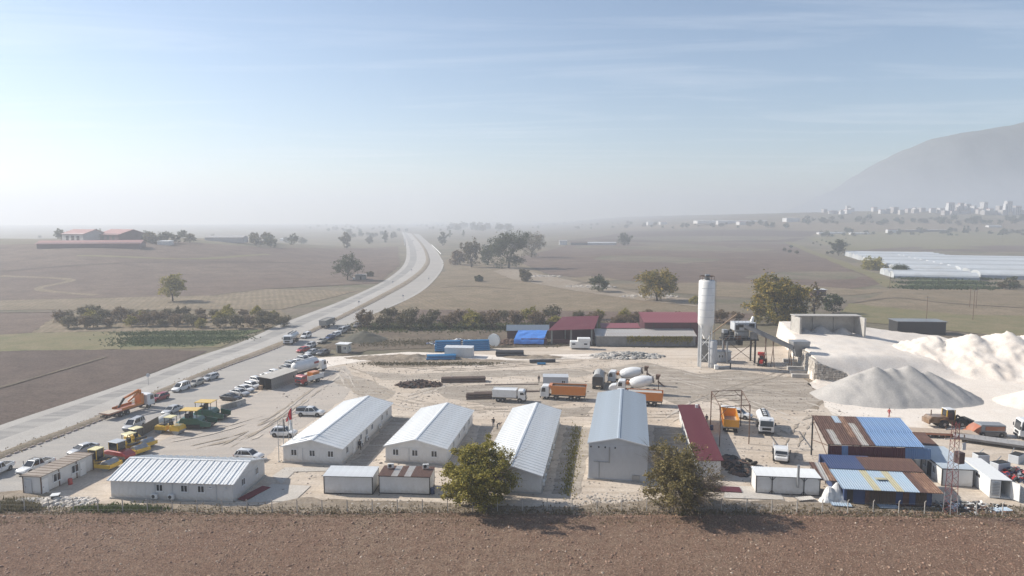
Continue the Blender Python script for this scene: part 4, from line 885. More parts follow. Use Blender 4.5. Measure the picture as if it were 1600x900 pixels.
# bushes behind the plant and along the fence
for i, (u, v, s) in enumerate(sorted([(1060, 500, .6), (1125, 505, .75), (1150, 503, .7), (1085, 476, .6), (1180, 507, .55), (1245, 508, .6), (1100, 468, .5)])):
    orchard(i, G(u, v), s, nth(i) + ' rough bush from the left between the red barns and the huge tree', 'rough bushes behind the batching plant')
def scrub(name, label, pts, mat, n, ls, h, cat='weeds', z0=.02):
    """low ground cover of blades along a plan polygon (u, v, w, d)"""
    rn = random.Random(len(label)); m = MB()
    for _ in range(n):
        c, sx_, sy_ = rn.choice(pts); x = c.x + rn.gauss(0, sx_); y = c.y + rn.gauss(0, sy_)
        for _k in range(3):
            a = rn.uniform(0, 6.28); q = rn.uniform(.4, 1) * h; dx, dy = math.cos(a) * ls, math.sin(a) * ls; tx, ty = rn.gauss(0, ls), rn.gauss(0, ls)
            z = hill(x, y) + z0; k = len(m.v); m.v += [(x - dx, y - dy, z), (x + dx, y + dy, z), (x + tx + dx * .3, y + ty, z + q)]; m.f.append((k, k + 1, k + 2))
    return stuff(tag(put(name, raw_mesh(m, name, mat)), label, cat))
scrub('green_weeds', 'bright green weeds along the fence before the front left hall', [(G(170, 797), 2.6, .6), (G(215, 798), 1.6, .4)], leaf_mat('weed_green', (.05, .075, .02), (.09, .12, .035), (.14, .16, .06)), 900, .10, .55, z0=.12)
scrub('dark_weeds', 'dark tall weeds at the lower left corner of the compound', [(G(15, 792), 1.5, .9), (G(40, 797), .8, .4)], lm_dull, 800, .12, .9)
scrub('dry_weeds', 'dry straw-coloured weeds along the whole fence line', [(Vector((x, 82.2 + .5 * math.sin(x), 0)), 2.0, 1.3) for x in range(-64, 66, 3)], lm_dry, 8000, .07, .32, z0=.14)
scrub('yard_weeds', 'weeds growing between the long white hall and the grey hall', [(Vector((8.2 + .15 * (y - 95), y, 0)), .5, 1.3) for y in range(90, 120, 3)], lm_olive, 900, .07, .35)
scrub('median_weeds', 'patchy dry weeds growing along the highway median', [(a_.lerp(b_, .5), .8, 1.6) for a_, b_ in zip(spline(E2[2:10], 10), spline(E3[2:10], 10))], lm_dry, 3000, .10, .35)
scrub('scrub_weeds', 'dull scrub on the rough ground before the orchard', [(G(u, 536 + (u % 7) - 3), 3.0, 2.0) for u in range(560, 900, 12)] + [(G(u, 569), 2.5, 1.0) for u in range(590, 760, 12)], lm_dull, 3500, .14, .45)
scrub('orchard_grass', 'green undergrowth between the orchard trees behind the yard', [(G(u, 511), 4.0, 5.0) for u in range(570, 1000, 12)], leaf_mat('weed_orchard', (.05, .07, .02), (.08, .10, .03), (.15, .15, .06)), 5000, .22, .7)
scrub('crop_rows', 'green vegetable crop on the plot left of the highway', [(GT(u, v), 3.5, 2.5) for u in range(200, 380, 14) for v in (522, 530, 537) if u < 330 or v < 534], leaf_mat('crop_leaf', (.03, .06, .02), (.05, .085, .03), (.09, .12, .05)), 4500, .2, .5, 'crop')
scrub('olive_rows', 'green crop rows in front of the greenhouse', [(GT(u, v), 5, 4) for u in range(1425, 1545, 10) for v in (436, 443, 450)], leaf_mat('crop_leaf_far', (.03, .05, .02), (.05, .08, .03), (.08, .10, .04)), 3500, .45, 1.3, 'crop')
# ================================================================ vehicles and people
m_tyre = M('tyre', (0.022, 0.021, 0.02), .9, .3, 5, dirt=(.12, .10, .085), dirt_amt=.5)
m_rim = M('rim', (0.30, 0.30, 0.30), .4, .1, 5, metal=.5)
m_carg = M('car_glass', (0.018, 0.022, 0.028), .08, .1, 1, spec=.7)
m_under = M('underbody', (0.02, 0.02, 0.02), .8, .2, 3)
m_lamp = M('lamp_glass', (.62, .62, .60), .15, .05, 3)
m_tail = M('tail_lamp', (.30, .02, .02), .25, .05, 3)
def paint(n, rgb, dust=.32): return M('paint_' + n, rgb, .32, .04, 1.2, dirt=(.42, .38, .33), dirt_amt=dust, coat=.35)
PC = {'white': paint('white', (.70, .70, .69)), 'silver': paint('silver', (.42, .43, .44)), 'grey': paint('grey', (.20, .205, .21)), 'black': paint('black', (.018, .018, .022), .12), 'red': paint('red', (.26, .015, .03), .08), 'beige': paint('beige', (.40, .37, .31)),
      'orange': paint('orange', (.56, .17, .012), .08), 'amber': paint('amber', (.70, .30, .008), .06), 'yellow': paint('yellow', (.66, .40, .015), .08), 'cream': paint('cream', (.74, .64, .30), .1), 'green': paint('green', (.004, .085, .05), .06), 'dkred': paint('dkred', (.36, .02, .015), .08), 'navy': paint('navy', (.03, .045, .09)), 'loader': paint('loader', (.17, .095, .045), .4), 'lowbed': paint('lowbed', (.40, .14, .07), .5), 'dkgrey': paint('dkgrey', (.09, .09, .095))}
_wm = {}
def wheel(parent, x, y, r, wd, name='wheel'):
    key = (round(r, 2), round(wd, 2))
    if key not in _wm:
        _wm[key] = (MB().lathe_axis([(r * .55, -wd / 2), (r * .93, -wd / 2), (r, -wd * .36), (r, wd * .36), (r * .93, wd / 2), (r * .55, wd / 2)], (0, 0, 0), (0, 1, 0), 18).mesh('wheel', m_tyre, smooth=40),
                    MB().lathe_axis([(r * .2, -wd * .52), (r * .56, -wd * .46), (r * .56, wd * .46), (r * .2, wd * .52)], (0, 0, 0), (0, 1, 0), 12).mesh('rim', m_rim))
    w_ = put(name, _wm[key][0], parent, (x, y, r)); put('rim', _wm[key][1], w_); return w_
def ring(x, hw, zl, zh, c=.1): return [(x, -hw + c, zl), (x, hw - c, zl), (x, hw, zl + c), (x, hw, zh - c), (x, hw - c * 1.3, zh), (x, -hw + c * 1.3, zh), (x, -hw, zh - c), (x, -hw, zl + c)]
STY = {  # stations (x, hw, zl, zh); belt z, belt x0,x1,hw; roof z,x0,x1,hw; wheel x's, wheel r
    'sedan': ([(-2.25, .70, .40, .88), (-2.12, .82, .30, 1.0), (-1.3, .87, .24, 1.0), (.9, .87, .24, .96), (1.65, .86, .25, .86), (2.1, .78, .28, .74), (2.25, .62, .36, .62)], (.95, -1.75, 1.12, .79), (1.42, -1.0, .32, .60), (-1.33, 1.33), .31),
    'hatch': ([(-2.0, .70, .40, .95), (-1.92, .82, .30, 1.02), (-1.2, .86, .24, 1.0), (.8, .86, .24, .96), (1.5, .84, .25, .86), (1.9, .76, .28, .74), (2.05, .6, .36, .62)], (.96, -1.93, 1.0, .79), (1.46, -1.55, .25, .61), (-1.25, 1.25), .30),
    'wagon': ([(-2.2, .70, .40, .9), (-2.12, .82, .30, .98), (-1.2, .85, .24, .97), (.8, .85, .24, .94), (1.6, .83, .25, .86), (2.05, .76, .28, .74), (2.2, .6, .36, .62)], (.93, -2.1, 1.0, .78), (1.40, -1.85, .25, .61), (-1.3, 1.3), .30),
    'mpv': ([(-2.2, .76, .40, 1.1), (-2.14, .86, .30, 1.16), (-1.2, .89, .26, 1.15), (.8, .89, .26, 1.1), (1.5, .87, .27, 1.0), (2.0, .80, .3, .84), (2.15, .66, .36, .68)], (1.1, -2.12, 1.15, .83), (1.8, -2.0, .35, .70), (-1.4, 1.3), .31),
    'suv': ([(-2.15, .74, .45, 1.0), (-2.08, .86, .36, 1.08), (-1.2, .91, .30, 1.06), (.9, .91, .30, 1.04), (1.6, .89, .31, .98), (2.05, .82, .34, .86), (2.2, .66, .42, .7)], (1.02, -2.02, 1.05, .83), (1.62, -1.65, .25, .66), (-1.33, 1.35), .36),
    'pickup': ([(-2.65, .80, .50, 1.0), (-2.6, .88, .44, 1.05), (-1.0, .91, .38, 1.05), (1.1, .91, .36, 1.06), (1.9, .90, .36, 1.02), (2.45, .84, .38, .9), (2.62, .66, .46, .74)], (1.04, -.85, 1.3, .83), (1.74, -.62, .55, .67), (-1.6, 1.6), .38)}
def gpos(rear, front):
    a, b = G(*rear), G(*front); d = b - a; return (a + b) / 2, math.atan2(d.y, d.x)
def car(label, rear, front, style, colr, cat='car', extra=None, name='parked_car', group='cars parked around the compound'):
    c, a = gpos(rear, front); t = thing(name, label, cat, c, a, group)
    st, (bz, b0, b1, bw), (rz_, r0, r1, rw), wx, wr = STY[style]; pm = PC[colr]
    MB().loft([ring(*s_) for s_ in st]).build('body', pm, t, smooth=35)
    q = lambda x0, x1, h, z: [(x0, -h, z), (x1, -h * .94, z), (x1, h * .94, z), (x0, h, z)]
    MB().loft([q(b0, b1, bw, bz - .03), q(r0, r1, rw, rz_ - .03)]).build('windows', m_carg, t)
    MB().loft([q(r0 - .04, r1 + .04, rw + .03, rz_ - .05), q(r0 + .02, r1 - .06, rw - .05, rz_ + .02)]).build('roof', pm, t, smooth=35)
    m = MB()
    for s_ in (-1, 1):
        for (x0, x1, h0, h1) in ((b0, r0, bw, rw), (b1, r1, bw * .94, rw * .94), ((b0 * .62 + b1 * .38), (r0 * .58 + r1 * .42), bw * .985, rw * .99)): m.cyl((x0, s_ * h0, bz - .02), (x1, s_ * h1, rz_ - .03), .045, n=5)
        if style in ('mpv', 'suv', 'wagon'): m.cyl((b0 * .8 + b1 * .2 - .1, s_ * bw, bz), (r0 * .8 + r1 * .2, s_ * rw, rz_), .07, n=5)
    m.each('pillar', pm, t)
    for x in wx:
        for s_ in (-1, 1):
            wheel(t, x, s_ * (st[2][1] - .09), wr, .2)
    m = MB()
    for x in wx: 
        for s_ in (-1, 1): m.cyl((x, s_ * (st[2][1] - .3), wr + .03), (x, s_ * (st[2][1] + .006), wr + .03), wr * 1.18, n=14)
    m.each('wheel_arch', m_under, t)
    f_, r_ = st[-2], st[1]
    for s_ in (-1, 1):
        MB().box(f_[0] + .03, s_ * (f_[1] - .16), f_[3] - .13, .18, .26, .13).build('headlight', m_lamp, t)
        MB().box(r_[0] - .06, s_ * (r_[1] - .1), r_[3] - .2, .1, .16, .24).build('tail_light', m_tail, t)
        MB().box(b1 - .25, s_ * (bw + .17), bz + .08, .12, .2, .14).build('mirror', pm if style != 'sedan' else m_under, t)
    MB().box(st[-1][0] - .02, 0, .50, .08, 1.0, .14).build('grille', m_under, t)
    if style == 'pickup':
        if extra == 'cover': MB().box(-1.78, 0, 1.09, 1.6, 1.6, .1).build('bed_cover', m_under, t)
        elif extra == 'canopy':
            MB().loft([[(-2.62, -.8, 1.02), (-.8, -.8, 1.02), (-.8, .8, 1.02), (-2.62, .8, 1.02)], [(-2.5, -.66, 1.62), (-.8, -.66, 1.7), (-.8, .66, 1.7), (-2.5, .66, 1.62)]]).build('canopy', PC['black'], t)
        else:
            MB().box(-1.75, 0, 1.06, 1.55, 1.45, .04).build('bed_floor', m_under, t)
            MB().b(-2.62, -.95, -.86, -.76, 1.02, 1.14).b(-2.62, -.95, .76, .86, 1.02, 1.14).b(-2.64, -2.56, -.8, .8, 1.02, 1.14).each('bed_side', pm, t)
        if extra == 'rack':
            m = MB()
            for x in (-.5, 0, .4): m.cyl((x, -.68, 1.80), (x, .68, 1.80), .03, n=5)
            for y in (-.66, .66): m.cyl((-.75, y, 1.80), (.5, y, 1.80), .03, n=5)
            m.each('roof_rack', m_under, t); MB().cyl((1.0, -.93, 1.0), (1.0, -.95, 1.75), .05, n=6).build('snorkel', m_under, t)
    if style in ('suv', 'mpv'):
        for s_ in (-1, 1): MB().cyl((r0 + .2, s_ * (rw - .06), rz_ + .05), (r1 - .15, s_ * (rw - .06), rz_ + .05), .03, n=5).build('roof_rail', m_under, t)
    return t
car('white pickup cut off by the left picture edge beside another white pickup', (14, 732), (-26, 752), 'pickup', 'white', 'pickup')
car('dusty white pickup with roof rack parked left of the brown-framed office', (76, 727), (34, 744), 'pickup', 'white', 'pickup', 'rack')
car('silver sedan behind the brown-framed office and the nearest yellow roller', (147, 702), (113, 713), 'sedan', 'silver')
car('silver-grey people carrier between the crane truck and the yellow rollers', (221, 664), (196, 676), 'mpv', 'silver')
car('silver sedan left of the green pavers', (280, 641), (258, 650), 'sedan', 'silver')
car('red hatchback in front of the crane truck at the median', (260, 622), (238, 629), 'hatch', 'red')
car('white small van by the median behind the red hatchback', (292, 607), (273, 614), 'mpv', 'white', 'van')
car('beige-grey estate car by the median behind the white small van', (315, 599), (297, 606), 'wagon', 'beige')
car('silver estate car farthest along the near median kerb', (339, 590), (318, 597), 'wagon', 'silver')
car('black sedan at the near end of the angled parking row', (345, 624), (378, 627), 'sedan', 'black')
car('silver sedan second from the near end of the angled parking row', (361, 616), (389, 620), 'sedan', 'silver')
car('white sedan third from the near end of the angled parking row', (367, 610), (398, 614), 'sedan', 'white')
car('white hatchback fourth from the near end of the angled parking row', (381, 604), (408, 609), 'hatch', 'white')
car('white offroader beside the dark hut, last of the angled parking row', (391, 597), (416, 602), 'suv', 'white')
for i, (u, v) in enumerate(((408, 590), (420, 585), (437, 577), (445, 572), (453, 568), (463, 563), (470, 560))):
    car(nth(i) + ' nearest car parked behind the dark hut, mostly hidden', (u, v), (u + 24, v + 4), ('sedan', 'hatch', 'sedan', 'suv', 'sedan', 'hatch', 'sedan')[i], ('white', 'white', 'grey', 'silver', 'white', 'silver', 'white')[i])
car('white pickup with black bed cover facing right behind the flagpole hall', (465, 649), (506, 650), 'pickup', 'white', 'pickup', 'canopy')
car('white offroader facing right behind the flagpoles', (427, 681), (461, 682), 'suv', 'white')
car('white offroader parked behind the front left hall', (367, 717), (412, 720), 'suv', 'white')
car('white van beside the parked tanker truck at the far median', (484, 526), (472, 530), 'mpv', 'white', 'van')
car('dark red car nose to nose with others before the guard booth', (481, 548), (465, 552), 'hatch', 'dkred')
car('white offroader behind the dark red car before the guard booth', (491, 541), (479, 546), 'suv', 'silver')
car('silver car left of the dark car before the guard booth', (494, 552), (482, 555), 'sedan', 'silver')
car('dark grey car directly left of the guard booth', (512, 552), (498, 556), 'sedan', 'dkgrey')
car('cream sedan first in the file beside the spoil heap', (510, 533), (497, 538), 'sedan', 'beige')
car('navy sedan second in the file beside the spoil heap', (521, 528), (510, 532), 'sedan', 'navy')
car('white sedan third in the file beside the spoil heap', (530, 524), (518, 527), 'sedan', 'white')
car('silver van fourth in the file beside the spoil heap', (540, 518), (528, 522), 'mpv', 'silver', 'van')
car('dark car last in the file behind the spoil heap', (546, 514), (537, 518), 'hatch', 'grey')
car('dark offroader half under the orchard at the roadside', (564, 509), (553, 514), 'suv', 'grey')
car('white pickup at the roadside before the orchard', (570, 503), (560, 507), 'pickup', 'white', 'pickup')
car('white pickup with open bed behind the yellow tipper under the steel frame', (1137, 650), (1168, 655), 'pickup', 'white', 'pickup')
for i, (u, v) in enumerate(((645, 377), (639, 384))): car(('far', 'near')[i] + ' small car driving on the distant highway', (u, v - 1), (u + .3, v + 1), 'sedan', ('grey', 'white')[i], name='driving_car', group='cars on the highway')

# ---- trucks
def cabover(t, x1, colr, w=2.4, z0=.62, z1=2.85, ln=1.75):
    pm = PC[colr]; x0 = x1 - ln; h = w / 2
    MB().prism([(x0, z0), (x1, z0), (x1 + .02, z0 + .9), (x1 - .18, z1 - .25), (x1 - .45, z1), (x0 + .1, z1), (x0, z1 - .1)], -h, h).build('cab', pm, t, bevel=.06)
    MB().raw([(x1 + .035, -h + .14, z0 + 1.0), (x1 + .035, h - .14, z0 + 1.0), (x1 - .15, h - .2, z1 - .3), (x1 - .15, -h + .2, z1 - .3), (x1 - .1, -h + .14, z0 + 1.0), (x1 - .1, h - .14, z0 + 1.0), (x1 - .3, h - .2, z1 - .3), (x1 - .3, -h + .2, z1 - .3)], [(0, 1, 2, 3), (7, 6, 5, 4), (0, 4, 5, 1), (1, 5, 6, 2), (2, 6, 7, 3), (3, 7, 4, 0)]).build('windscreen', m_carg, t)
    for s_ in (-1, 1):
        MB().prism([(x1 - 1.05, z0 + 1.05), (x1 - .2, z0 + 1.05), (x1 - .38, z1 - .35), (x1 - 1.05, z1 - .35)], s_ * h - .02, s_ * h + .02).build('side_window', m_carg, t)
        MB().box(x1 + .02, s_ * (h + .2), z0 + 1.5, .1, .2, .55).build('mirror', m_under, t)
        MB().box(x1 + .03, s_ * (h - .3), z0 + .12, .1, .4, .18).build('headlight', m_lamp, t)
    MB().box(x1 - .02, 0, z0 - .05, .2, w + .02, .4).build('bumper', m_under, t, bevel=.04)
    MB().box(x1 + .03, 0, z0 + .55, .05, w * .6, .42).build('grille', m_under, t)
def chassis(t, x0, x1, z=.85):
    for s_ in (-1, 1): MB().b(x0, x1, s_ * .42 - .05, s_ * .42 + .05, z - .14, z + .12).build('chassis_rail', m_under, t)
    MB().b(x0 + .1, x0 + .2, -1.1, 1.1, z - .35, z - .15).build('rear_bumper', m_under, t)
def axles(t, xs, r=.52, dual=True, w=2.4):
    for k, x in enumerate(xs):
        for s_ in (-1, 1): wheel(t, x, s_ * (w / 2 - (.16 if k == 0 else .28)), r, .3 if k == 0 else .52)
def tub(t, x0, x1, colr, z0=1.15, z1=2.7, w=2.45, slope=.5, name='tipper_body'):
    pm = PC[colr] if isinstance(colr, str) else colr; h = w / 2; k = .08
    for s_ in (-1, 1): MB().prism([(x0 + .1, z0), (x1, z0), (x1, z1), (x0 - .1, z1)], s_ * h - k / 2, s_ * h + k / 2).build('side_wall', pm, t)
    MB().b(x1 - k, x1, -h, h, z0, z1 + .1).build('front_wall', pm, t); MB().b(x0, x1, -h, h, z0 - .1, z0 + .02).build('floor', M('tub_floor', (.36, .32, .26), .8, .2), t)
    MB().prism([(x0 + .1, z0 + .05), (x0 + .16, z0 + .05), (x0 - .04, z1 - .05), (x0 - .1, z1 - .05)], -h, h).build('tailgate', pm, t)
    rb = MB().b(-.05, .05, -.05, .05, z0, z1 - .1).mesh('rib', pm)
    n = int((x1 - x0) / .8)
    for s_ in (-1, 1):
        for i in range(1, n): put('rib', rb, t, (x0 + (x1 - x0) * i / n, s_ * (h + .06), 0))
        MB().b(x0 - .1, x1, s_ * h - .09, s_ * h + .09, z1 - .06, z1 + .06).build('top_rail', pm, t)
def truck(label, cat, rear, front, L, colr, xs, name='truck', cab=True, group='trucks and tippers on the site', **k):
    c, a = gpos(rear, front); t = thing(name, label, cat, c, a, group); chassis(t, -L / 2, L / 2 - .3)
    if cab: cabover(t, L / 2, colr, **k)
    axles(t, [L / 2 - q_ for q_ in xs]); return t
L_ = 9.2
t = truck('orange dump truck with white cab facing left in the middle of the yard', 'dump truck', (914, 625), (846, 622), L_, 'white', (1.3, 3.2, 6.3, 7.7), 'dump_truck')
tub(t, -L_ / 2 - .1, L_ / 2 - 2.3, 'orange', 1.2, 2.95); MB().prism([(L_ / 2 - 2.3, 2.0), (L_ / 2 - 1.8, 3.05), (L_ / 2 - 2.3, 3.05)], -1.1, 1.1).build('headboard', PC['orange'], t)
MB().b(-L_ / 2 + .1, L_ / 2 - 2.4, -1.12, 1.12, 2.2, 2.75).build('load', M('load_earth', (.06, .05, .04), .95, .3, 3, bump=.4), t)
t = truck('orange tipper half hidden behind the tall grey hall', 'dump truck', (1034, 634), (962, 630), L_, 'white', (1.3, 3.2, 6.3, 7.7), 'dump_truck')
tub(t, -L_ / 2 - .1, L_ / 2 - 2.2, 'orange', 1.2, 2.8); MB().b(-L_ / 2 + .1, L_ / 2 - 2.4, -1.12, 1.12, 2.2, 2.72).build('load', M('load_sand', (.36, .35, .33), .95, .15, 3, bump=.3), t)
MB().b(-L_ / 2 + .9, -L_ / 2 + 2.0, -1.32, -1.30, 2.3, 2.42).build('lettering', PC['dkgrey'], t)
t = truck('white small tipper truck facing right behind the steel pipes', 'tipper truck', (771, 626), (822, 628), 6.6, 'white', (1.1, 4.6, 5.5), 'tipper_truck', z1=2.5, ln=1.5, w=2.2)
tub(t, -3.4, 1.5, 'white', 1.1, 2.55, 2.25); MB().b(-3.3, 1.4, -1.05, 1.05, 2.2, 2.5).build('load_cover', PC['white'], t)
t = truck('yellow open tipper seen from behind under the rusty steel frame', 'dump truck', (1147, 701), (1133, 640), 9.4, 'white', (1.3, 5.4, 6.8), 'dump_truck')
tub(t, -4.6, 2.6, 'amber', 1.35, 2.75, 2.5)
t = truck('white tank truck with black roof walkway facing the viewer right of the yellow tipper', 'tank truck', (1187, 652), (1202, 693), 7.2, 'white', (1.2, 5.0, 6.0), 'tank_truck')
m = MB(); m.loft([[(x, y_ * k_, 2.0 + z_ * k_) for y_, z_ in [(1.15 * math.cos(i * math.pi / 8), .85 * math.sin(i * math.pi / 8)) for i in range(16)]] for x, k_ in ((-3.6, .9), (-3.5, 1), (1.6, 1), (1.7, .9))]); m.build('tank', PC['white'], t, smooth=40)
MB().b(-3.4, 1.5, -.45, .45, 2.8, 2.92).build('walkway', m_under, t)
m = MB()
for k in range(4): m.lathe([(.28, 2.9), (.28, 3.05)], 10, (-2.9 + 1.25 * k, 0, 0))
m.each('hatch', PC['white'], t)
# small flatbed pickup truck facing the viewer
t = truck('white flatbed light truck facing the viewer behind the braced container', 'light truck', (1218, 702), (1221, 729), 5.6, 'white', (1.0, 4.3), 'light_truck', z0=.5, z1=2.2, ln=2.0, w=2.0)
MB().prism([(2.7, .5), (3.15, .55), (3.1, 1.0), (2.7, 1.25)], -.9, .9).build('bonnet', PC['white'], t, bevel=.06)
MB().b(-2.9, .7, -1.05, 1.05, .95, 1.1).build('bed_floor', PC['silver'], t); MB().b(-2.9, .7, -1.08, -1.02, 1.1, 1.55).b(-2.9, .7, 1.02, 1.08, 1.1, 1.55).b(.64, .72, -1.05, 1.05, 1.1, 2.0).each('bed_side', PC['white'], t)
# concrete mixers
def mixer(label, rear, front, bonnet=False):
    L_ = 9.0; t = truck(label, 'mixer truck', rear, front, L_, 'white', (1.3, 3.0, 6.4, 7.8), 'concrete_mixer')
    if bonnet: MB().prism([(L_ / 2 - .1, .7), (L_ / 2 + 1.7, .75), (L_ / 2 + 1.75, 1.3), (L_ / 2 + 1.2, 1.75), (L_ / 2 - .1, 1.95)], -1.1, 1.1).build('bonnet', PC['white'], t, bevel=.12, seg=2)
    d = Vector((-1, 0, .24)).normalized()
    MB().lathe_axis([(.35, 0), (.95, .5), (1.22, 1.6), (1.25, 2.9), (1.05, 4.0), (.72, 4.9), (.62, 5.2)], (L_ / 2 - 2.5, 0, 2.05), d, 20).build('drum', PC['white'], t, smooth=50)
    MB().lathe_axis([(.66, 0), (.74, .1), (.74, .32), (.64, .4)], Vector((L_ / 2 - 2.5, 0, 2.05)) + d * 4.9, d, 16).build('drum_ring', PC['dkgrey'], t)
    MB().loft([[(-4.1, -.3, 3.3), (-3.5, -.3, 3.3), (-3.5, .3, 3.3), (-4.1, .3, 3.3)], [(-4.5, -.6, 4.3), (-3.5, -.6, 4.3), (-3.5, .6, 4.3), (-4.5, .6, 4.3)]]).build('hopper', m_rsteel, t)
    MB().prism([(-4.0, 3.0), (-5.4, 1.9), (-5.35, 1.75), (-3.9, 2.7)], -.3, .3).build('chute', m_rsteel, t)
    MB().b(-4.2, -4.05, -.9, -.75, .9, 3.3).b(-4.2, -4.05, .75, .9, .9, 3.3).each('frame', m_rsteel, t)
    MB().cyl((L_ / 2 - 2.15, -.6, 2.3), (L_ / 2 - 2.15, .6, 2.3), .35, n=12).build('water_tank', PC['orange'], t)
    return t
mixer('front concrete mixer truck with white bonnet and drum behind the grey hall', (1034, 617), (962, 613), True)
mixer('rear concrete mixer truck half hidden behind the front mixer', (1014, 602), (950, 598))
# truck seen end-on between dump truck and mixers
t = truck('dark truck seen end-on with rounded grey tarpaulin between dump truck and mixers', 'truck', (932, 616), (938, 592), 7.5, 'dkgrey', (1.2, 5.2, 6.3), 'truck')
m = MB(); m.loft([[(x, 1.2 * math.cos(i * math.pi / 10) * k, 1.3 + 2.3 * (math.sin(i * math.pi / 10) ** .6) * k) for i in range(11)] for x, k in ((-3.5, 1), (1.8, 1))]); m.build('tarpaulin', M('tarp_grey', (.33, .33, .32), .7, .15), t)
MB().b(-3.62, -3.5, -1.15, 1.15, 1.0, 2.9).build('tailgate', PC['black'], t)
c_ = container('grey_cabin', 'grey site cabin with small dark window behind the orange dump truck', (9.6, 147.8), 5.4, 2.5, 2.6, R(-3), m_wallg, m_wallg, edge=m_wallg)
window(c_, ((-2.7, -1.25, 0), (1, 0, 0), (0, -1, 0)), 4.4, 1.2, .8, .7)
# crane truck at the median
L_ = 10.5
t = truck('flatbed truck with folded orange loader crane parked at the median', 'crane truck', (170, 655), (229, 636), L_, 'white', (1.4, 6.4, 7.8), 'crane_truck')
MB().b(-L_ / 2, 2.0, -1.2, 1.2, 1.1, 1.28).build('flatbed', PC['lowbed'], t); MB().b(-L_ / 2, -L_ / 2 + 2.6, -1.1, 1.1, 1.29, 1.34).build('deck_plate', M('deck_wood', (.45, .38, .30), .9, .2), t)
for s_ in (-1, 1): MB().b(-L_ / 2 + 2.8, 2.0, s_ * 1.2 - .04, s_ * 1.2 + .04, 1.28, 1.65).build('side_board', PC['orange'], t)
MB().box(2.7, 0, 2.1, .9, 1.6, 2.2).build('crane_base', PC['orange'], t, bevel=.1); MB().b(2.4, 3.0, -.3, .3, 3.1, 3.9).build('crane_column', PC['orange'], t)
MB().cyl((2.7, 0, 3.8), (-.6, .2, 3.0), .28, .2, 6).build('crane_boom', PC['orange'], t); MB().cyl((-.6, .2, 3.0), (-1.9, .3, 1.5), .24, .18, 6).build('crane_jib', m_under, t); MB().cyl((2.2, -.3, 3.4), (.2, .1, 2.2), .2, .2, 6).build('crane_arm', PC['orange'], t)
# tanker and grey tipper on the far median
L_ = 8.6
t = truck('white tanker truck parked along the far median beside a white van', 'tank truck', (466, 529), (444, 543), L_, 'white', (1.3, 3.2, 6.2, 7.5), 'tank_truck')
m = MB(); m.loft([[(x, 1.15 * math.cos(i * math.pi / 8) * k_, 2.05 + .9 * math.sin(i * math.pi / 8) * k_) for i in range(16)] for x, k_ in ((-L_ / 2, .9), (-L_ / 2 + .1, 1), (2.2, 1), (2.3, .9))]); m.build('tank', PC['silver'], t, smooth=40)
for s_ in (-1, 1): MB().b(-4, 2, s_ * .5 - .03, s_ * .5 + .03, 2.95, 3.15).build('walkway_rail', m_under, t)
t = truck('grey covered tipper facing away at the far median', 'dump truck', (500, 516), (523, 506), 9.0, 'grey', (1.3, 5.6, 7.0), 'dump_truck')
tub(t, -4.5, 2.3, M('tipper_grey', (.25, .25, .24), .7, .15), 1.2, 2.9); MB().b(-4.4, 2.2, -1.15, 1.15, 2.4, 2.85).build('load', M('load_stone', (.22, .21, .19), .95, .2, 3, bump=.4), t)
# white silo tanker with red print, red lorry beside the hut
c, a = gpos((457, 592), (505, 578)); t = thing('cement_tanker', 'white cement tanker trailer with red marks behind the dark hut', 'tank truck', c, a, 'trucks and tippers on the site')
chassis(t, -5.2, 3.4); axles(t, [4.2, 1.6, -3.0, -4.2]); cabover(t, 5.2, 'white')
MB().lathe_axis([(.5, 0), (1.2, .5), (1.28, 1.2), (1.28, 6.8), (1.2, 7.5), (.5, 8.0)], (-4.9, 0, 2.5), (1, 0, 0), 20).build('tank', PC['white'], t, smooth=50)
for k in range(3): MB().box(1.0 + k * .55, -1.1, 2.75, .42, .5, .5, rx=-.15).build('red_mark', PC['dkred'], t)
MB().b(-4.5, 2.6, -.3, .3, 3.72, 3.8).build('walkway', m_steel, t)
for k in range(2): MB().b(-4.9 + k * .1, -4.8, -1.0, 1.0, .8, 1.5).build('tail_panel', m_steel, t)
t = truck('red lorry with white and orange body in front of the cement tanker', 'lorry', (497, 595), (470, 603), 6.8, 'dkred', (1.1, 5.0), 'lorry', z1=2.4, ln=1.6, w=2.2)
tub(t, -3.4, 1.4, 'white', 1.0, 1.9, 2.25); MB().b(-2.4, -.2, -.8, .8, 1.2, 2.5).build('machine_load', PC['orange'], t)
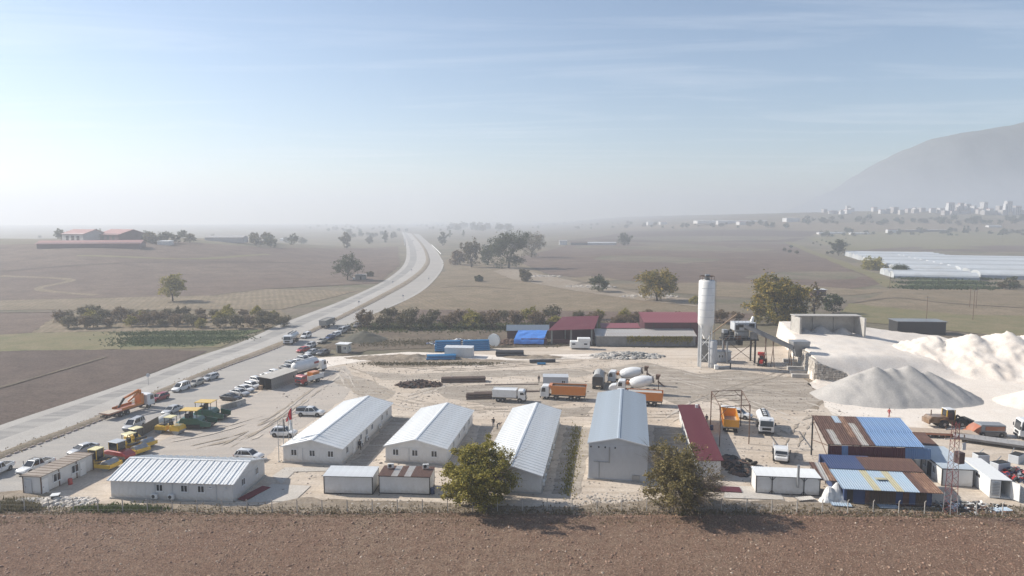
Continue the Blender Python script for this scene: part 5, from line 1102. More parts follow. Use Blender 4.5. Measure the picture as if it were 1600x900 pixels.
# ---- road rollers and pavers
def canopy(t, x, w, l, z0, z1, colr, cab=False, posts=True):
    MB().box(x, 0, z1, l, w, .12).build('canopy', PC[colr], t, bevel=.04)
    m = MB()
    for sx_ in (-1, 1):
        for sy in (-1, 1): m.box(x + sx_ * (l / 2 - .12), sy * (w / 2 - .12), (z0 + z1) / 2, .08, .08, z1 - z0)
    m.each('canopy_post', m_under if not cab else PC['yellow'], t)
    if cab: MB().box(x, 0, (z0 + z1) / 2, l - .2, w - .2, z1 - z0 - .1).build('cab_glass', m_carg, t)
    else: MB().box(x - .1, 0, z0 + .35, .5, .5, .7).build('seat', m_under, t); 
def roller(label, rear, front, colr, kind='tandem', roof='cream', cab=False):
    c, a = gpos(rear, front); t = thing('road_roller', label, 'road roller', c, a, 'road rollers parked in a line')
    pm = PC[colr]
    def drum(x, r, w_): MB().lathe_axis([(r * .8, -w_ / 2), (r * .86, -w_ / 2 - .01), (r, -w_ / 2), (r, w_ / 2), (r * .86, w_ / 2 + .01), (r * .8, w_ / 2)], (x, 0, r), (0, 1, 0), 22).build('drum', m_steel, t, smooth=40)
    if kind == 'tandem':
        for x in (-1.7, 1.7): drum(x, .65, 1.75)
        MB().prism([(-2.4, .75), (-.3, .55), (-.3, 1.5), (-2.2, 1.6), (-2.45, 1.2)], -.75, .75).build('rear_frame', pm, t, bevel=.06); MB().prism([(2.4, .75), (.3, .55), (.3, 1.35), (2.2, 1.5), (2.45, 1.2)], -.75, .75).build('front_frame', pm, t, bevel=.06)
        MB().box(1.4, 0, 1.5, 1.1, 1.0, .16, ry=.1).build('engine_cover', m_under, t)
        for x in (-1.7, 1.7):
            for s_ in (-1, 1): MB().prism([(x - .75, .7), (x + .75, .7), (x + .6, 1.35), (x - .6, 1.35)], s_ * .92 - .06, s_ * .92 + .06).build('drum_yoke', pm, t)
        canopy(t, -.15, 1.6, 1.6, 1.4, 2.95, roof, cab)
    elif kind == 'single':
        drum(1.85, .75, 2.1)
        for s_ in (-1, 1): wheel(t, -1.4, s_ * .85, .74, .55)
        MB().prism([(-2.6, .8), (-.2, .7), (-.2, 1.35), (-.9, 1.75), (-2.5, 1.65)], -.8, .8).build('rear_frame', pm, t, bevel=.08); MB().b(.2, 2.9, 1.12, 1.25, .5, 1.05).b(.2, 2.9, -1.25, -1.12, .5, 1.05).b(2.7, 2.9, -1.2, 1.2, .5, 1.05).each('drum_frame', pm, t)
        MB().box(.6, 0, 1.45, 1.4, 1.3, .2, ry=-.15).build('engine_cover', m_under, t)
        canopy(t, -.5, 1.6, 1.6, 1.5, 3.0, roof, cab)
    else:
        for x in (-1.6, 1.6):
            for k in range(4): wheel(t, x, -.75 + k * .5, .5, .38)
        MB().prism([(-2.4, .7), (2.3, .7), (2.4, 1.2), (1.4, 1.7), (-1.2, 1.75), (-2.4, 1.4)], -.95, .95).build('hull', pm, t, bevel=.1)
        MB().b(-2.3, 2.2, -.97, .97, .72, 1.05).build('skirt', PC['dkgrey'], t)
        canopy(t, -.3, 1.7, 2.0, 1.7, 3.0, roof, cab)
    return t
roller('nearest yellow roller with cab behind the brown-framed office', (140, 730), (172, 733), 'yellow', 'single', 'cream', True)
roller('red and grey roller with grey roof between the yellow rollers', (168, 716), (206, 722), 'dkred', 'tyre', 'silver', True)
roller('yellow roller with open cream canopy third in the roller line', (190, 703), (222, 710), 'yellow', 'single', 'cream')
roller('yellow roller with open cream canopy fourth in the line by the boards', (202, 694), (232, 700), 'yellow', 'single', 'cream')
roller('yellow tandem roller standing alone left of the green pavers', (287, 678), (246, 675), 'yellow', 'tandem', 'cream')
def paver(label, rear, front):
    c, a = gpos(rear, front); t = thing('road_paver', label, 'road paver', c, a, 'green road pavers')
    g = PC['green']
    MB().prism([(-2.6, .5), (1.0, .5), (1.2, 1.5), (.6, 2.0), (-2.3, 2.0), (-2.7, 1.2)], -1.15, 1.15).build('hull', g, t, bevel=.08)
    for s_ in (-1, 1):
        m = MB(); m.prism([(-2.2, .1), (1.3, .1), (1.7, .45), (1.3, .85), (-2.2, .85), (-2.6, .45)], s_ * 1.05 - .2, s_ * 1.05 + .2); m.build('track', m_under, t)
        MB().prism([(1.2, .6), (3.1, .5), (3.2, 1.3), (1.2, 1.7)], s_ * 1.35 - .06, s_ * 1.35 + .06).build('hopper_wing', g, t)
    MB().b(1.3, 3.0, -1.3, 1.3, .45, .6).build('hopper_floor', m_under, t)
    MB().b(-3.7, -2.8, -1.5, 1.5, .15, .9).build('screed', g, t)
    canopy(t, -.9, 2.3, 3.2, 2.0, 3.35, 'yellow')
    for s_ in (-1, 1): MB().b(-1.6, -1.0, s_ * .75 - .25, s_ * .75 + .25, 2.0, 2.7).build('seat', m_under, t)
paver('nearer green paver with yellow canopy behind the tandem roller', (290, 668), (325, 668))
paver('farther green paver with yellow canopy beside the dark barrier', (312, 654), (348, 655))
# ---- wheel loader, low-bed trailers
c, a = gpos((1446, 667), (1512, 667)); t = thing('wheel_loader', 'brown-yellow wheel loader facing right below the aggregate heap', 'wheel loader', c, a)
for x in (-1.2, 1.9):
    for s_ in (-1, 1): wheel(t, x, s_ * 1.05, .82, .6)
MB().prism([(-3.6, 1.0), (-.4, .9), (-.4, 2.1), (-3.3, 2.15), (-3.65, 1.8)], -1.05, 1.05).build('engine_hood', PC['loader'], t, bevel=.08)
MB().b(-3.85, -3.6, -1.1, 1.1, .8, 1.7).build('counterweight', PC['loader'], t); MB().b(-.3, 2.6, -.5, .5, .75, 1.4).build('front_frame', PC['loader'], t)
MB().loft([[(-.55, -.75, 1.5), (1.0, -.75, 1.5), (1.0, .75, 1.5), (-.55, .75, 1.5)], [(-.45, -.7, 3.25), (.75, -.7, 3.25), (.75, .7, 3.25), (-.45, .7, 3.25)]]).build('cab_glass', m_carg, t)
MB().box(.15, 0, 3.32, 1.5, 1.6, .14).build('cab_roof', PC['white'], t, bevel=.04)
MB().box(-.5, -.72, 2.4, .14, .1, 1.8).box(-.5, .72, 2.4, .14, .1, 1.8).box(.9, -.72, 2.4, .1, .1, 1.8).box(.9, .72, 2.4, .1, .1, 1.8).each('cab_post', PC['yellow'], t)
MB().cyl((-2.6, .5, 2.1), (-2.6, .5, 3.0), .09).build('exhaust', m_rsteel, t)
for s_ in (-1, 1):
    MB().prism([(1.2, 1.5), (2.2, 2.1), (3.8, 1.0), (3.7, .75), (2.2, 1.7), (1.2, 1.2)], s_ * .55 - .08, s_ * .55 + .08).build('lift_arm', m_under, t)
    MB().prism([(-2.0, 1.65), (-.4, 1.65), (-.3, 1.4), (-.5, 1.75), (-1.2, 1.9), (-1.9, 1.75)], s_ * 1.1 - .28, s_ * 1.1 + .28).build('mudguard', PC['loader'], t)
MB().prism([(3.6, .15), (4.8, .1), (4.85, .18), (3.9, .35), (3.7, 1.3), (4.0, 1.55), (3.5, 1.5), (3.4, .6)], -1.45, 1.45).build('bucket', m_under, t)
def trailer(label, rear, front, L_, colr, deck, ax, z=.95, w=2.7):
    c, a = gpos(rear, front); t = thing('trailer', label, 'trailer', c, a, 'low trailers parked below the heaps')
    nb = int(L_ / 1.5); pl = MB().b(.01, L_ / nb - .01, -w / 2, w / 2, z - .06, z).mesh('deck_plank', deck)
    for k in range(nb): put('deck_plank', pl, t, (-L_ / 2 + k * L_ / nb, 0, 0))
    for s_ in (-1, 1): MB().b(-L_ / 2, L_ / 2, s_ * (w / 2 - .02) - .06, s_ * (w / 2 - .02) + .06, z - .38, z - .08).build('side_rail', PC[colr], t)
    for x in ax:
        for s_ in (-1, 1): wheel(t, x, s_ * (w / 2 - .3), .42, .5)
    MB().b(L_ / 2 - 2.2, L_ / 2 - 2.0, -.8, -.6, .05, z - .1).b(L_ / 2 - 2.2, L_ / 2 - 2.0, .6, .8, .05, z - .1).each('landing_leg', PC[colr], t)
    MB().b(-L_ / 2 - .1, -L_ / 2, -w / 2, w / 2, z - .5, z).build('tail_beam', PC[colr], t)
    return t
m_deck = M('steel_deck', (.33, .32, .31), .7, .12, 1.5, dirt=(.20, .17, .14), dirt_amt=.4); m_deckp = M('deck_dusty', (.42, .33, .25), .85, .15, 1.5)
t = trailer('orange low-bed trailer with bare deck behind the patched shed', (1414, 679), (1519, 684), 11.5, 'lowbed', m_deckp, (-4.6, -3.2, -1.8, -.4))
t2_ = trailer('long grey flatbed trailer stretching out of the right picture edge', (1672, 712), (1500, 688), 16.5, 'dkgrey', m_deck, (-6.5, -5.2, 2.0 - 5.9))
# broken orange-grey body on the trailer
t = thing('paver_screed', 'grey and orange machine body standing on the low-bed trailer', 'machine', G(1535, 680) + Vector((0, 0, .02)), R(-6))
MB().b(-1.2, 3.2, -1.2, 1.2, .2, .9).build('chassis', PC['dkgrey'], t); MB().prism([(-.9, .9), (3.1, .9), (3.1, 2.1), (-.9, 2.1)], -1.1, 1.1).build('body', m_steel, t, bevel=.05)
MB().b(-.2, 2.9, -1.16, -1.1, 1.15, 1.85).build('side_panel', PC['lowbed'], t); MB().prism([(-2.6, .5), (-.9, .5), (-.95, 1.9), (-1.6, 1.5)], -1.2, 1.2).build('ramp', PC['lowbed'], t)
for x in (-.6, 2.4):
    for s_ in (-1, 1): wheel(t, x, s_ * 1.1, .42, .4)
t = truck('white tractor unit cut off by the right edge beside the machine body', 'tractor unit', (1660, 690), (1584, 684), 6.2, 'white', (1.3, 4.4, 5.5), 'tractor_unit', z1=3.4, ln=2.1, w=2.5)
# red tractor under the conveyor
c, a = gpos((1194, 566), (1187, 576)); t = thing('red_tractor', 'red farm tractor with raised loader parked under the conveyor', 'tractor', c, a)
for x, r_, y in ((-.9, .85, .85), (1.3, .5, .75)):
    for s_ in (-1, 1): wheel(t, x, s_ * y, r_, .4)
MB().prism([(-.4, .8), (1.9, .8), (1.9, 1.5), (-.4, 1.65)], -.4, .4).build('bonnet', PC['dkred'], t, bevel=.06); MB().b(-1.3, -.4, -.6, .6, 1.0, 1.4).build('seat_deck', PC['dkred'], t)
MB().box(-.6, 0, 2.1, 1.2, 1.3, 1.2).build('cab_glass', m_carg, t); MB().box(-.6, 0, 2.75, 1.4, 1.5, .12).build('cab_roof', PC['dkred'], t)
for s_ in (-1, 1): MB().cyl((-.2, s_ * .5, 1.6), (2.2, s_ * .5, 3.2), .09, n=6).build('lift_arm', PC['dkred'], t)
MB().box(2.4, 0, 3.4, .7, 1.6, .6, ry=.5).build('bucket', PC['dkred'], t)

# ---- people
m_skin = M('skin', (.34, .19, .12), .6, .08, 6); m_hair = M('hair', (.02, .015, .012), .8, .2, 8)
def person(label, loc, rz, shirt, trousers, pose='stand'):
    me = bpy.data.meshes.new('person')
    if pose == 'bend': V = [(0, 0, .92), (.22, 0, 1.12), (.45, 0, 1.22), (.58, 0, 1.2), (.66, 0, 1.22), (.74, 0, 1.2)]; sh = (.43, 1.2); hand = ((.5, .95), (.62, .72), (.66, .65))
    else: V = [(0, 0, .95), (0, 0, 1.18), (.01, 0, 1.40), (.02, 0, 1.50), (.03, 0, 1.58), (.03, 0, 1.70)]; sh = (.01, 1.40); hand = ((.0, 1.14), (.06, .92), (.09, .84))
    rad = [.15, .145, .14, .06, .095, .085]; ed = [(i, i + 1) for i in range(5)]
    st = .16 if pose == 'walk' else .03
    for s_ in (-1, 1):
        b = len(V); V += [(sh[0], s_ * .19, sh[1]), (hand[0][0] - s_ * st, s_ * .25, hand[0][1]), (hand[1][0] - s_ * st, s_ * .25, hand[1][1]), (hand[2][0] - s_ * st * 1.2, s_ * .25, hand[2][1])]; rad += [.075, .055, .04, .045]; ed += [(2, b), (b, b + 1), (b + 1, b + 2), (b + 2, b + 3)]
        b = len(V); V += [(0, s_ * .10, .86), (s_ * st + .02, s_ * .11, .48), (s_ * st * 1.6, s_ * .11, .08), (s_ * st * 1.6 + .14, s_ * .12, .04)]; rad += [.095, .07, .05, .04]; ed += [(0, b), (b, b + 1), (b + 1, b + 2), (b + 2, b + 3)]
    me.from_pydata(V, ed, []); o = bpy.data.objects.new('person', me); col.objects.link(o)
    md = o.modifiers.new('s', 'SKIN'); 
    for v, r_ in zip(me.skin_vertices[0].data, rad): v.radius = (r_, r_)
    me.skin_vertices[0].data[0].use_root = True
    o.modifiers.new('d', 'SUBSURF').levels = 1
    dg = bpy.context.evaluated_depsgraph_get(); nm = bpy.data.meshes.new_from_object(o.evaluated_get(dg)); bpy.data.objects.remove(o)
    nm.materials.clear()
    for q in (m_skin, shirt, trousers, m_under): nm.materials.append(q)
    for p_ in nm.polygons:
        z = p_.center.z; hx = abs(p_.center.y) > .2 and z < .9
        p_.material_index = 3 if z < .07 else (0 if (z > (1.47 if pose != 'bend' else 9) or (pose == 'bend' and p_.center.x > .6 and abs(p_.center.y) < .15) or hx) else (1 if z > .93 else 2))
    t = put('person', nm, None, loc, rz); tag(t, label, 'person', 'people on the site')
    hd = V[5]; MB().lathe([(.02, .10), (.075, .07), (.10, .0), (.09, -.06)], 10, (hd[0] - .015, 0, hd[2] + .0)).build('hair', m_hair, t, smooth=50)
    return t
dk = M('cloth_dark', (.03, .03, .035), .9, .2); rd = M('cloth_red', (.28, .04, .035), .9, .1); bl = M('cloth_navy', (.03, .04, .08), .9, .2); gy = M('cloth_grey', (.09, .085, .08), .9, .2)
person('person in dark clothes standing upright in the gap behind the left big tree', G(771, 667), R(-100), dk, bl)
person('person in dark clothes bending over beside the long white hall', G(777, 671), R(-20), dk, dk, 'bend')
person('person in dark clothes standing left of the orange dump truck cab', G(842, 598), R(-90), dk, gy)
person('person in red overalls walking below the grey aggregate heap', G(1389, 652), R(20), rd, rd, 'walk')
person('person in dark clothes in the doorway of the hall by the flagpoles', G(562, 703), R(-60), dk, dk, 'walk')
person('person in a navy top behind the maroon-roofed hut by the tipper', G(1104, 662), R(-120), bl, gy)
# ================================================================ aggregate terrace, plant and loose things
def field(name, x0, x1, y0, y1, step, fz, mat, keep=.02):
    nx, ny = int((x1 - x0) / step), int((y1 - y0) / step); m = MB(); idx = {}
    def vid(i, j):
        if (i, j) not in idx: x, y = x0 + i * step, y0 + j * step; idx[(i, j)] = len(m.v); m.v.append((x, y, max(-.05, fz(x, y))))
        return idx[(i, j)]
    for j in range(ny):
        for i in range(nx):
            if max(fz(x0 + (i + a) * step, y0 + (j + b) * step) for a in (0, 1) for b in (0, 1)) > keep: m.f.append((vid(i, j), vid(i + 1, j), vid(i + 1, j + 1), vid(i, j + 1)))
    return put(name, m.mesh(name, mat, smooth=60))
def nz2(x, y, s, k=0): return noise.noise(Vector((x / s, y / s, k)))
WC = Vector((69.4, 153.6)); WT = Vector((77.0, 184.0))                 # wall corner, bay corner
def terrace(x, y):
    lx = WC.x + (WT.x - WC.x) * (y - WC.y) / (WT.y - WC.y)             # left edge line
    d = x - lx
    if d < -.2 or y < 140: return -.05
    base = 4.9 * (1 - sst(4, 58, d)) * sst(147 + d * .2, 158 + d * .28, y)
    if y < 153.4 and d < 7: base *= sst(149.5, 153.4, y) * .25
    return base + .25 * nz2(x, y, 5) * min(1, max(0, base)) + .1 * nz2(x, y, 1.6) * min(1, max(0, base))
struct(field('aggregate_terrace', 66, 135, 140, 214, .8, terrace, g_gravel))
sheet('gravel_apron', [G(1265, 600), G(1300, 648), G(1400, 668), G(1500, 672), G(1640, 690), Vector((150, 100, 0)), Vector((160, 205, 0)), G(1480, 535), G(1360, 533), Vector((84, 178, 0)), Vector((74, 160, 0))], g_gravel, .05, None, .8, seed=30)
def cone(x, y):
    z = -1
    for cx, cy, h, sl, ex in ((72.5, 139.8, 5.0, .64, 1.0), (76, 140.2, 6.2, .63, 1.0), (79.5, 140.4, 6.0, .63, 1.0), (83, 140.5, 6.4, .63, 1.0), (86.5, 140, 5.4, .60, 1.0)):
        z = max(z, h - sl * math.hypot((x - cx) * .82, y - cy) * (1 + .05 * nz2(x, y, 3, cx)))
    return z + .08 * nz2(x, y, 1.0) + .5 * (.5 - abs(nz2(x * .9 + .35 * y, y * .2, 2.2, 5))) * sst(.1, 2.0, z)
g_grey = ground_mat('grey_aggregate', ((.43, .405, .375), (.385, .365, .335), (.48, .45, .415)), .06, .35, 4.0, bump=.35, mix=(.5, .35, .15))
tag(field('aggregate_heap', 55, 102, 124, 158, .5, cone, g_grey), 'wide grey cone-topped aggregate heap in front of the pale terrace', 'aggregate heap')
def wheap(x, y):
    z = -1
    for k in range(11):
        cx = 98 + k * 6.0 + 1.4 * math.sin(k * 2.1); cy = 178 - k * 1.9 + 2.5 * math.sin(k * 1.3); h = 8.4 * min(1, .40 + k * .2) * (1 + .08 * math.sin(k * 3.3)); z = max(z, h - .52 * math.hypot(x - cx, (y - cy) * .8))
    r = nz2(x, y, 2.4, 3); return z + (.9 * abs(r) + .5 * abs(nz2(x, y, 1.3, 8)) + .7 * nz2(x, y, 5, 2)) * (1 if z > .5 else .2) - (.3 * abs(math.sin(x * .9 + r)) if 0.5 < z < 5 else 0)
g_wh = ground_mat('white_rock', ((.72, .65, .57), (.66, .58, .50), (.78, .72, .65)), .06, .4, 3.5, bump=.4, mix=(.5, .35, .12))
tag(field('white_heap', 86, 178, 140, 200, .6, wheap, g_wh), 'long ragged white crushed-stone heap along the right picture edge', 'stone heap')
def sheap(x, y):
    z = 3.2 - .5 * math.hypot(x - 104, y - 134); return z + .15 * nz2(x, y, 1.5)
tag(field('white_heap', 95, 113, 125, 143, .5, sheap, g_wh), 'small white stone heap at the right edge behind the tractor unit', 'stone heap')
# stone retaining wall: each block a piece
wall = thing('stone_wall', 'rough stone retaining wall left of the aggregate heap', 'retaining wall')
m_stone = [M('stone_a', (.42, .38, .33), .95, .2, 2.5, bump=.4), M('stone_b', (.34, .30, .26), .95, .2, 2.5, bump=.4), M('stone_c', (.50, .45, .39), .95, .2, 2.5, bump=.4)]
C2 = Vector((69.3, 153.2, 0)); D2 = Vector((75.8, 151.9, 0)); B0 = Vector((74.9, 178.0, 0)); rn = random.Random(4)
for P_, Q_, ht0, ht1 in ((B0, C2, 4.9, 4.5), (C2, D2, 4.5, 2.2)):
    d = (Q_ - P_); ln = d.length; d.normalize(); n = Vector((d.y, -d.x, 0)); n = -n if n.dot(Vector((-1, -1, 0))) < 0 else n; ms = [MB() for _ in m_stone]; rt = math.atan2(d.y, d.x)
    bk = MB(); bk.raw([P_ - n * .5, Q_ - n * .5, Q_ - n * .5 + Vector((0, 0, ht1)), P_ - n * .5 + Vector((0, 0, ht0)), P_, Q_, Q_ + Vector((0, 0, ht1)), P_ + Vector((0, 0, ht0))], [(0, 1, 2, 3), (7, 6, 5, 4), (0, 4, 5, 1), (1, 5, 6, 2), (2, 6, 7, 3), (3, 7, 4, 0)]); bk.build('core', M('mortar', (.30, .265, .225), .95, .15, 2), wall)
    z = 0.0
    while z < ht0:
        ch = rn.uniform(.34, .55); x = rn.uniform(-.2, .2)
        while x < ln:
            w_ = rn.uniform(.4, .95); f_ = (x + w_ / 2) / ln
            if z + ch < ht0 + (ht1 - ht0) * f_ + .15 and 0 <= f_ <= 1:
                c = P_ + d * (x + w_ / 2) + n * rn.uniform(-.02, .12); rn.choice(ms).box(c.x, c.y, z + ch / 2, w_ * .93, .5, ch * .9, rt + rn.gauss(0, .06), rn.gauss(0, .05), rn.gauss(0, .08))
            x += w_
        z += ch
    for m_, q_ in zip(ms, m_stone): stuff(m_.build('stones', q_, wall, bevel=.05))
# bay walls
bay = thing('aggregate_bay', 'grey concrete storage bay with thin roof on the terrace above the aggregate', 'storage bay', (89.8, 190.5, 4.2), R(-1))
MB().b(-9.2, -8.7, -1.5, 5, 0, 5.2).b(8.7, 9.2, -1.5, 5, 0, 5.2).b(-9.2, 9.2, 4.6, 5, 0, 5.2).each('wall', m_conc, bay); MB().b(-9.4, 9.4, 1.5, 5.2, 5.25, 5.45).build('roof', m_conc, bay)
for x in (-3, 3): MB().b(x - .15, x + .15, 4.2, 4.6, 0, 5.2).build('pier', m_conc, bay)
def bh(x, y): return max(2.6 - .5 * math.hypot(x - 88, y - 193), 2.0 - .5 * math.hypot(x - 94.5, y - 193)) + 4.4 if math.hypot(x - 90, y - 192) < 9 else 0
m = MB()
for cx, h in ((-1.5, 2.4), (4.6, 1.9), (-6, 1.6)): m.lathe([(h * 1.5, 0.2), (h * 1.0, h * .45), (h * .45, h * .85), (.15, h)], 18, (cx, 2.6, 0))
stuff(m.build('aggregate_pile', g_grey, bay))
# ---- batching plant: silo
s0 = G(1101, 573)
t = thing('cement_silo', 'tall white cement silo with conical base on legs', 'silo', s0, 0)
MB().lathe([(.5, 7.2), (1.95, 11.0), (1.98, 11.05), (1.98, 21.6), (1.7, 21.9), (.3, 22.1)], 28).build('shell', M('silo_white', (.70, .70, .69), .5, .04, .6, dirt=(.48, .45, .41), dirt_amt=.4), t, smooth=50)
for z in (12.8, 14.6, 16.4, 18.2, 20.0): MB().lathe([(1.99, z - .05), (2.02, z - .05), (2.02, z + .05), (1.99, z + .05)], 28).build('weld_band', m_wallg, t)
for a in range(4):
    x, y = 1.75 * math.cos(a * math.pi / 2 + .7), 1.75 * math.sin(a * math.pi / 2 + .7); MB().box(x, y, 5.6, .26, .26, 11.2).build('leg', m_plastic, t)
for z in (3.6, 7.4):
    for a in range(4):
        p_ = [Vector((1.75 * math.cos(b * math.pi / 2 + .7), 1.75 * math.sin(b * math.pi / 2 + .7), z)) for b in (a, a + 1)]; MB().cyl(p_[0], p_[1] + Vector((0, 0, -3)), .06, n=6).build('brace', m_plastic, t)
MB().box(-1.5, -.4, 5.4, .9, .1, 10.6).build('side_plate', m_plastic, t)
for a in range(10): MB().box(1.8 * math.cos(a * .628), 1.8 * math.sin(a * .628), 22.4, .05, .05, 1.0).build('rail_post', m_rsteel, t)
MB().lathe([(1.83, 22.85), (1.83, 22.92), (1.78, 22.92), (1.78, 22.85)], 20).build('top_rail', m_rsteel, t); MB().b(-.5, .5, -.5, .5, 22.0, 23.3).build('filter', m_steel, t); MB().cyl((-1.6, 0, 22), (-1.6, 0, 25), .03, n=5).build('lightning_rod', m_steel, t)
m = MB()
for s_ in (-.22, .22): m.cyl((2.06, s_ - .6, .5), (2.06, s_ - .6, 22.3), .03, n=4)
m.each('ladder_rail', m_steel, t)
MB().cyl((1.0, 1.5, 7.5), (8.5, 2.5, 13.0), .18, n=8).build('screw_conveyor', m_woodl, t)
t = thing('water_tank', 'upright grey cylindrical tank at the foot of the silo', 'tank', G(1113, 574), 0)
MB().lathe([(1.0, 0), (1.05, .1), (1.05, 6.6), (.9, 6.85), (.1, 7.0)], 20).build('shell', M('tank_grey', (.45, .45, .45), .5, .08, 1), t, smooth=50)
t = thing('pump_set', 'white pump set with grey pipes in front of the upright tank', 'pump', G(1122, 577), R(-5))
MB().b(-.9, .0, -.5, .5, .1, 1.1).build('housing', m_plastic, t, bevel=.05); MB().cyl((.1, 0, .5), (2.8, .2, .6), .3, n=10).build('pipe', m_steel, t); MB().b(-.9, 3.2, -.6, .6, 0, .1).build('base', m_conc, t); MB().cyl((3.0, .2, .1), (3.0, .2, 1.6), .15, n=8).build('riser', m_under, t)
t = thing('control_cabin', 'dark block control cabin between the silo and the mixer tower', 'cabin', G(1120, 566) + Vector((0, 1, 0)), 0)
MB().b(-4.0, -.6, -1, 2, 0, 5.0).build('block_wall', m_concd, t); MB().b(-.4, 3.6, -1.2, 1.4, .1, 2.7).build('wall', m_wallg, t); MB().b(-.6, 3.8, -1.4, 1.6, 2.7, 2.85).build('roof', m_steel, t)
for x in (.6, 1.3): window(t, ((-.4, -1.2, 0), (1, 0, 0), (0, -1, 0)), x + .4, 1.2, .5, .8, 1)
t = thing('mixer_tower', 'grey steel mixing platform on legs between silo and conveyor', 'batching plant', G(1154, 566), 0)
for x in (-3.6, 3.6):
    for y in (-1.6, 1.6): MB().box(x, y, 3.0, .35, .35, 6.0).build('leg', m_steel if x < 0 else m_under, t)
MB().b(-4.6, 4.3, -2.1, 2.1, 6.0, 6.3).build('platform', m_under, t); MB().lathe_axis([(.9, -1.6), (1.3, -1.4), (1.3, 1.4), (.9, 1.6)], (.6, 0, 7.6), (1, 0, 0), 16).build('mixer_drum', m_steel, t, smooth=50)
MB().b(-1.9, 3.6, -1.7, 1.7, 8.6, 10.6).build('weigh_hopper', m_wallg, t); MB().b(-1.0, 1.0, -1.75, -1.65, 9.4, 10.2).b(1.8, 3.2, -1.75, -1.65, 8.9, 10.3).each('hatch', m_under, t)
m = MB()
for x in [-4.4 + k * 1.09 for k in range(9)]: m.box(x, -2.0, 6.85, .05, .05, 1.1)
m.each('rail_post', m_steel, t); MB().b(-4.5, 4.3, -2.03, -1.97, 7.35, 7.42).b(-4.5, 4.3, -2.03, -1.97, 6.85, 6.9).each('rail', m_steel, t)
for x, z in ((-1.9, 10.6), (3.6, 10.6)): MB().box(x, -1.6, z + .5, .05, .05, 1).build('roof_post', m_steel, t)
MB().cyl((-4.2, 0, 6.3), (-2.2, 0, 8.6), .5, .4, 8).build('duct', m_under, t); MB().b(-4.4, -2.6, -1, 1, 6.3, 7.7).build('gearbox', m_under, t)
MB().cyl((3.0, 0, 10.6), (3.4, 0, 12), .5, .3, 10).build('dust_filter', m_plastic, t)
for k_, (x0, x1, y0, y1, z0, z1, mt) in enumerate(((-3.0, -2.0, -1.9, -.6, 6.3, 8.3, m_under), (2.4, 4.0, -1.9, -.9, 6.3, 8.1, m_steel), (-1.6, -.2, -2.0, -1.4, 6.3, 7.2, m_rsteel), (-.6, .6, -1.0, 1.0, 4.6, 6.0, m_under), (-4.4, -3.2, -.8, .8, 7.7, 8.6, m_steel), (.6, 1.7, -1.9, -1.7, 8.8, 9.9, m_under), (-1.6, -.7, -1.9, -1.7, 8.8, 10.0, m_black))): MB().b(x0, x1, y0, y1, z0, z1).build('machinery', mt, t, bevel=.05)
for a_, b_ in (((-3.6, -1.6, .3), (3.6, -1.6, 5.8)), ((3.6, -1.6, .3), (-3.6, -1.6, 5.8)), ((-3.6, 1.6, 5.8), (-3.6, -1.6, .3)), ((-1.9, -1.7, 8.6), (-4.2, -1.7, 6.3)), ((3.6, -1.7, 10.4), (4.2, -1.7, 6.3))): MB().cyl(a_, b_, .08, n=6).build('brace', m_rsteel, t)
for k_ in range(9): MB().box(-5.2 - .0 * k_, -1.4 + .0, .6 + k_ * .62, .8, .05, .05).build('stair_tread', m_steel, t)
for x in (-5.6, -4.8): MB().cyl((x, -1.4, 0), (x, -1.4, 6.6), .04, n=5).build('stair_rail', m_steel, t)
for x in (-1.8, -.9, 0, .9, 1.8, 2.7, 3.5): MB().box(x, -1.7, 11.1, .05, .05, 1.0).build('rail_post', m_steel, t)
MB().b(-1.9, 3.6, -1.73, -1.67, 11.55, 11.62).build('rail', m_steel, t)
c0 = P3(1163, 511, 172.5); c1 = P3(1240, 547, 166)
t = thing('belt_conveyor', 'sloping grey belt conveyor from the mixing platform to the stone wall', 'conveyor'); d_ = (c1 - c0); side = d_.cross(Vector((0, 0, 1))).normalized()
for s_ in (-1, 1):
    MB().slab([c0 + side * s_ * .75, c1 + side * s_ * .75, c1 + side * s_ * .75 + Vector((0, 0, .9)), c0 + side * s_ * .75 + Vector((0, 0, .9))], .08).build('side_plate', M('dark_steel', (.13, .135, .145), .6, .15, 2), t)
MB().slab([c0 - side * .7 + Vector((0, 0, .5)), c0 + side * .7 + Vector((0, 0, .5)), c1 + side * .7 + Vector((0, 0, .5)), c1 - side * .7 + Vector((0, 0, .5))], .1).build('belt', m_under, t)
for f_ in (.45, .6, .95):
    p_ = c0 + d_ * f_
    for s_ in (-1, 1): q_ = p_ + side * s_ * .7; MB().cyl(q_, (q_.x + s_ * .6, q_.y, 0), .09, n=6).build('leg', m_rsteel, t)
t = thing('feed_hopper', 'grey steel feed hopper against the end of the stone wall', 'hopper', G(1251, 578) + Vector((1, 4, 0)), 0)
MB().loft([[(-.8, -.8, 2.6), (.8, -.8, 2.6), (.8, .8, 2.6), (-.8, .8, 2.6)], [(-2, -1.6, 6.0), (2.2, -1.6, 6.0), (2.2, 1.6, 6.0), (-2, 1.6, 6.0)]]).build('funnel', m_steel, t); MB().b(-2, 2.2, -1.6, 1.6, 6.0, 6.6).build('rim', m_steel, t)
for x in (-1.8, 2.0):
    for y in (-1.4, 1.4): MB().box(x, y, 3.0, .2, .2, 6).build('leg', m_steel, t)
# concrete beams laid like steps
for i, (u, v) in enumerate(((1236, 566), (1239, 572), (1243, 578), (1247, 584), (1250, 590))):
    o = MB().box(0, 0, .45, 4.2 - .1 * i, 1.0, .9).build('concrete_beam', m_conc, None, G(u, v), R(-4 - i), bevel=.04); tag(o, nth(i) + ' concrete beam from the back in the stepped row by the stone wall', 'concrete beam', 'concrete beams by the stone wall')
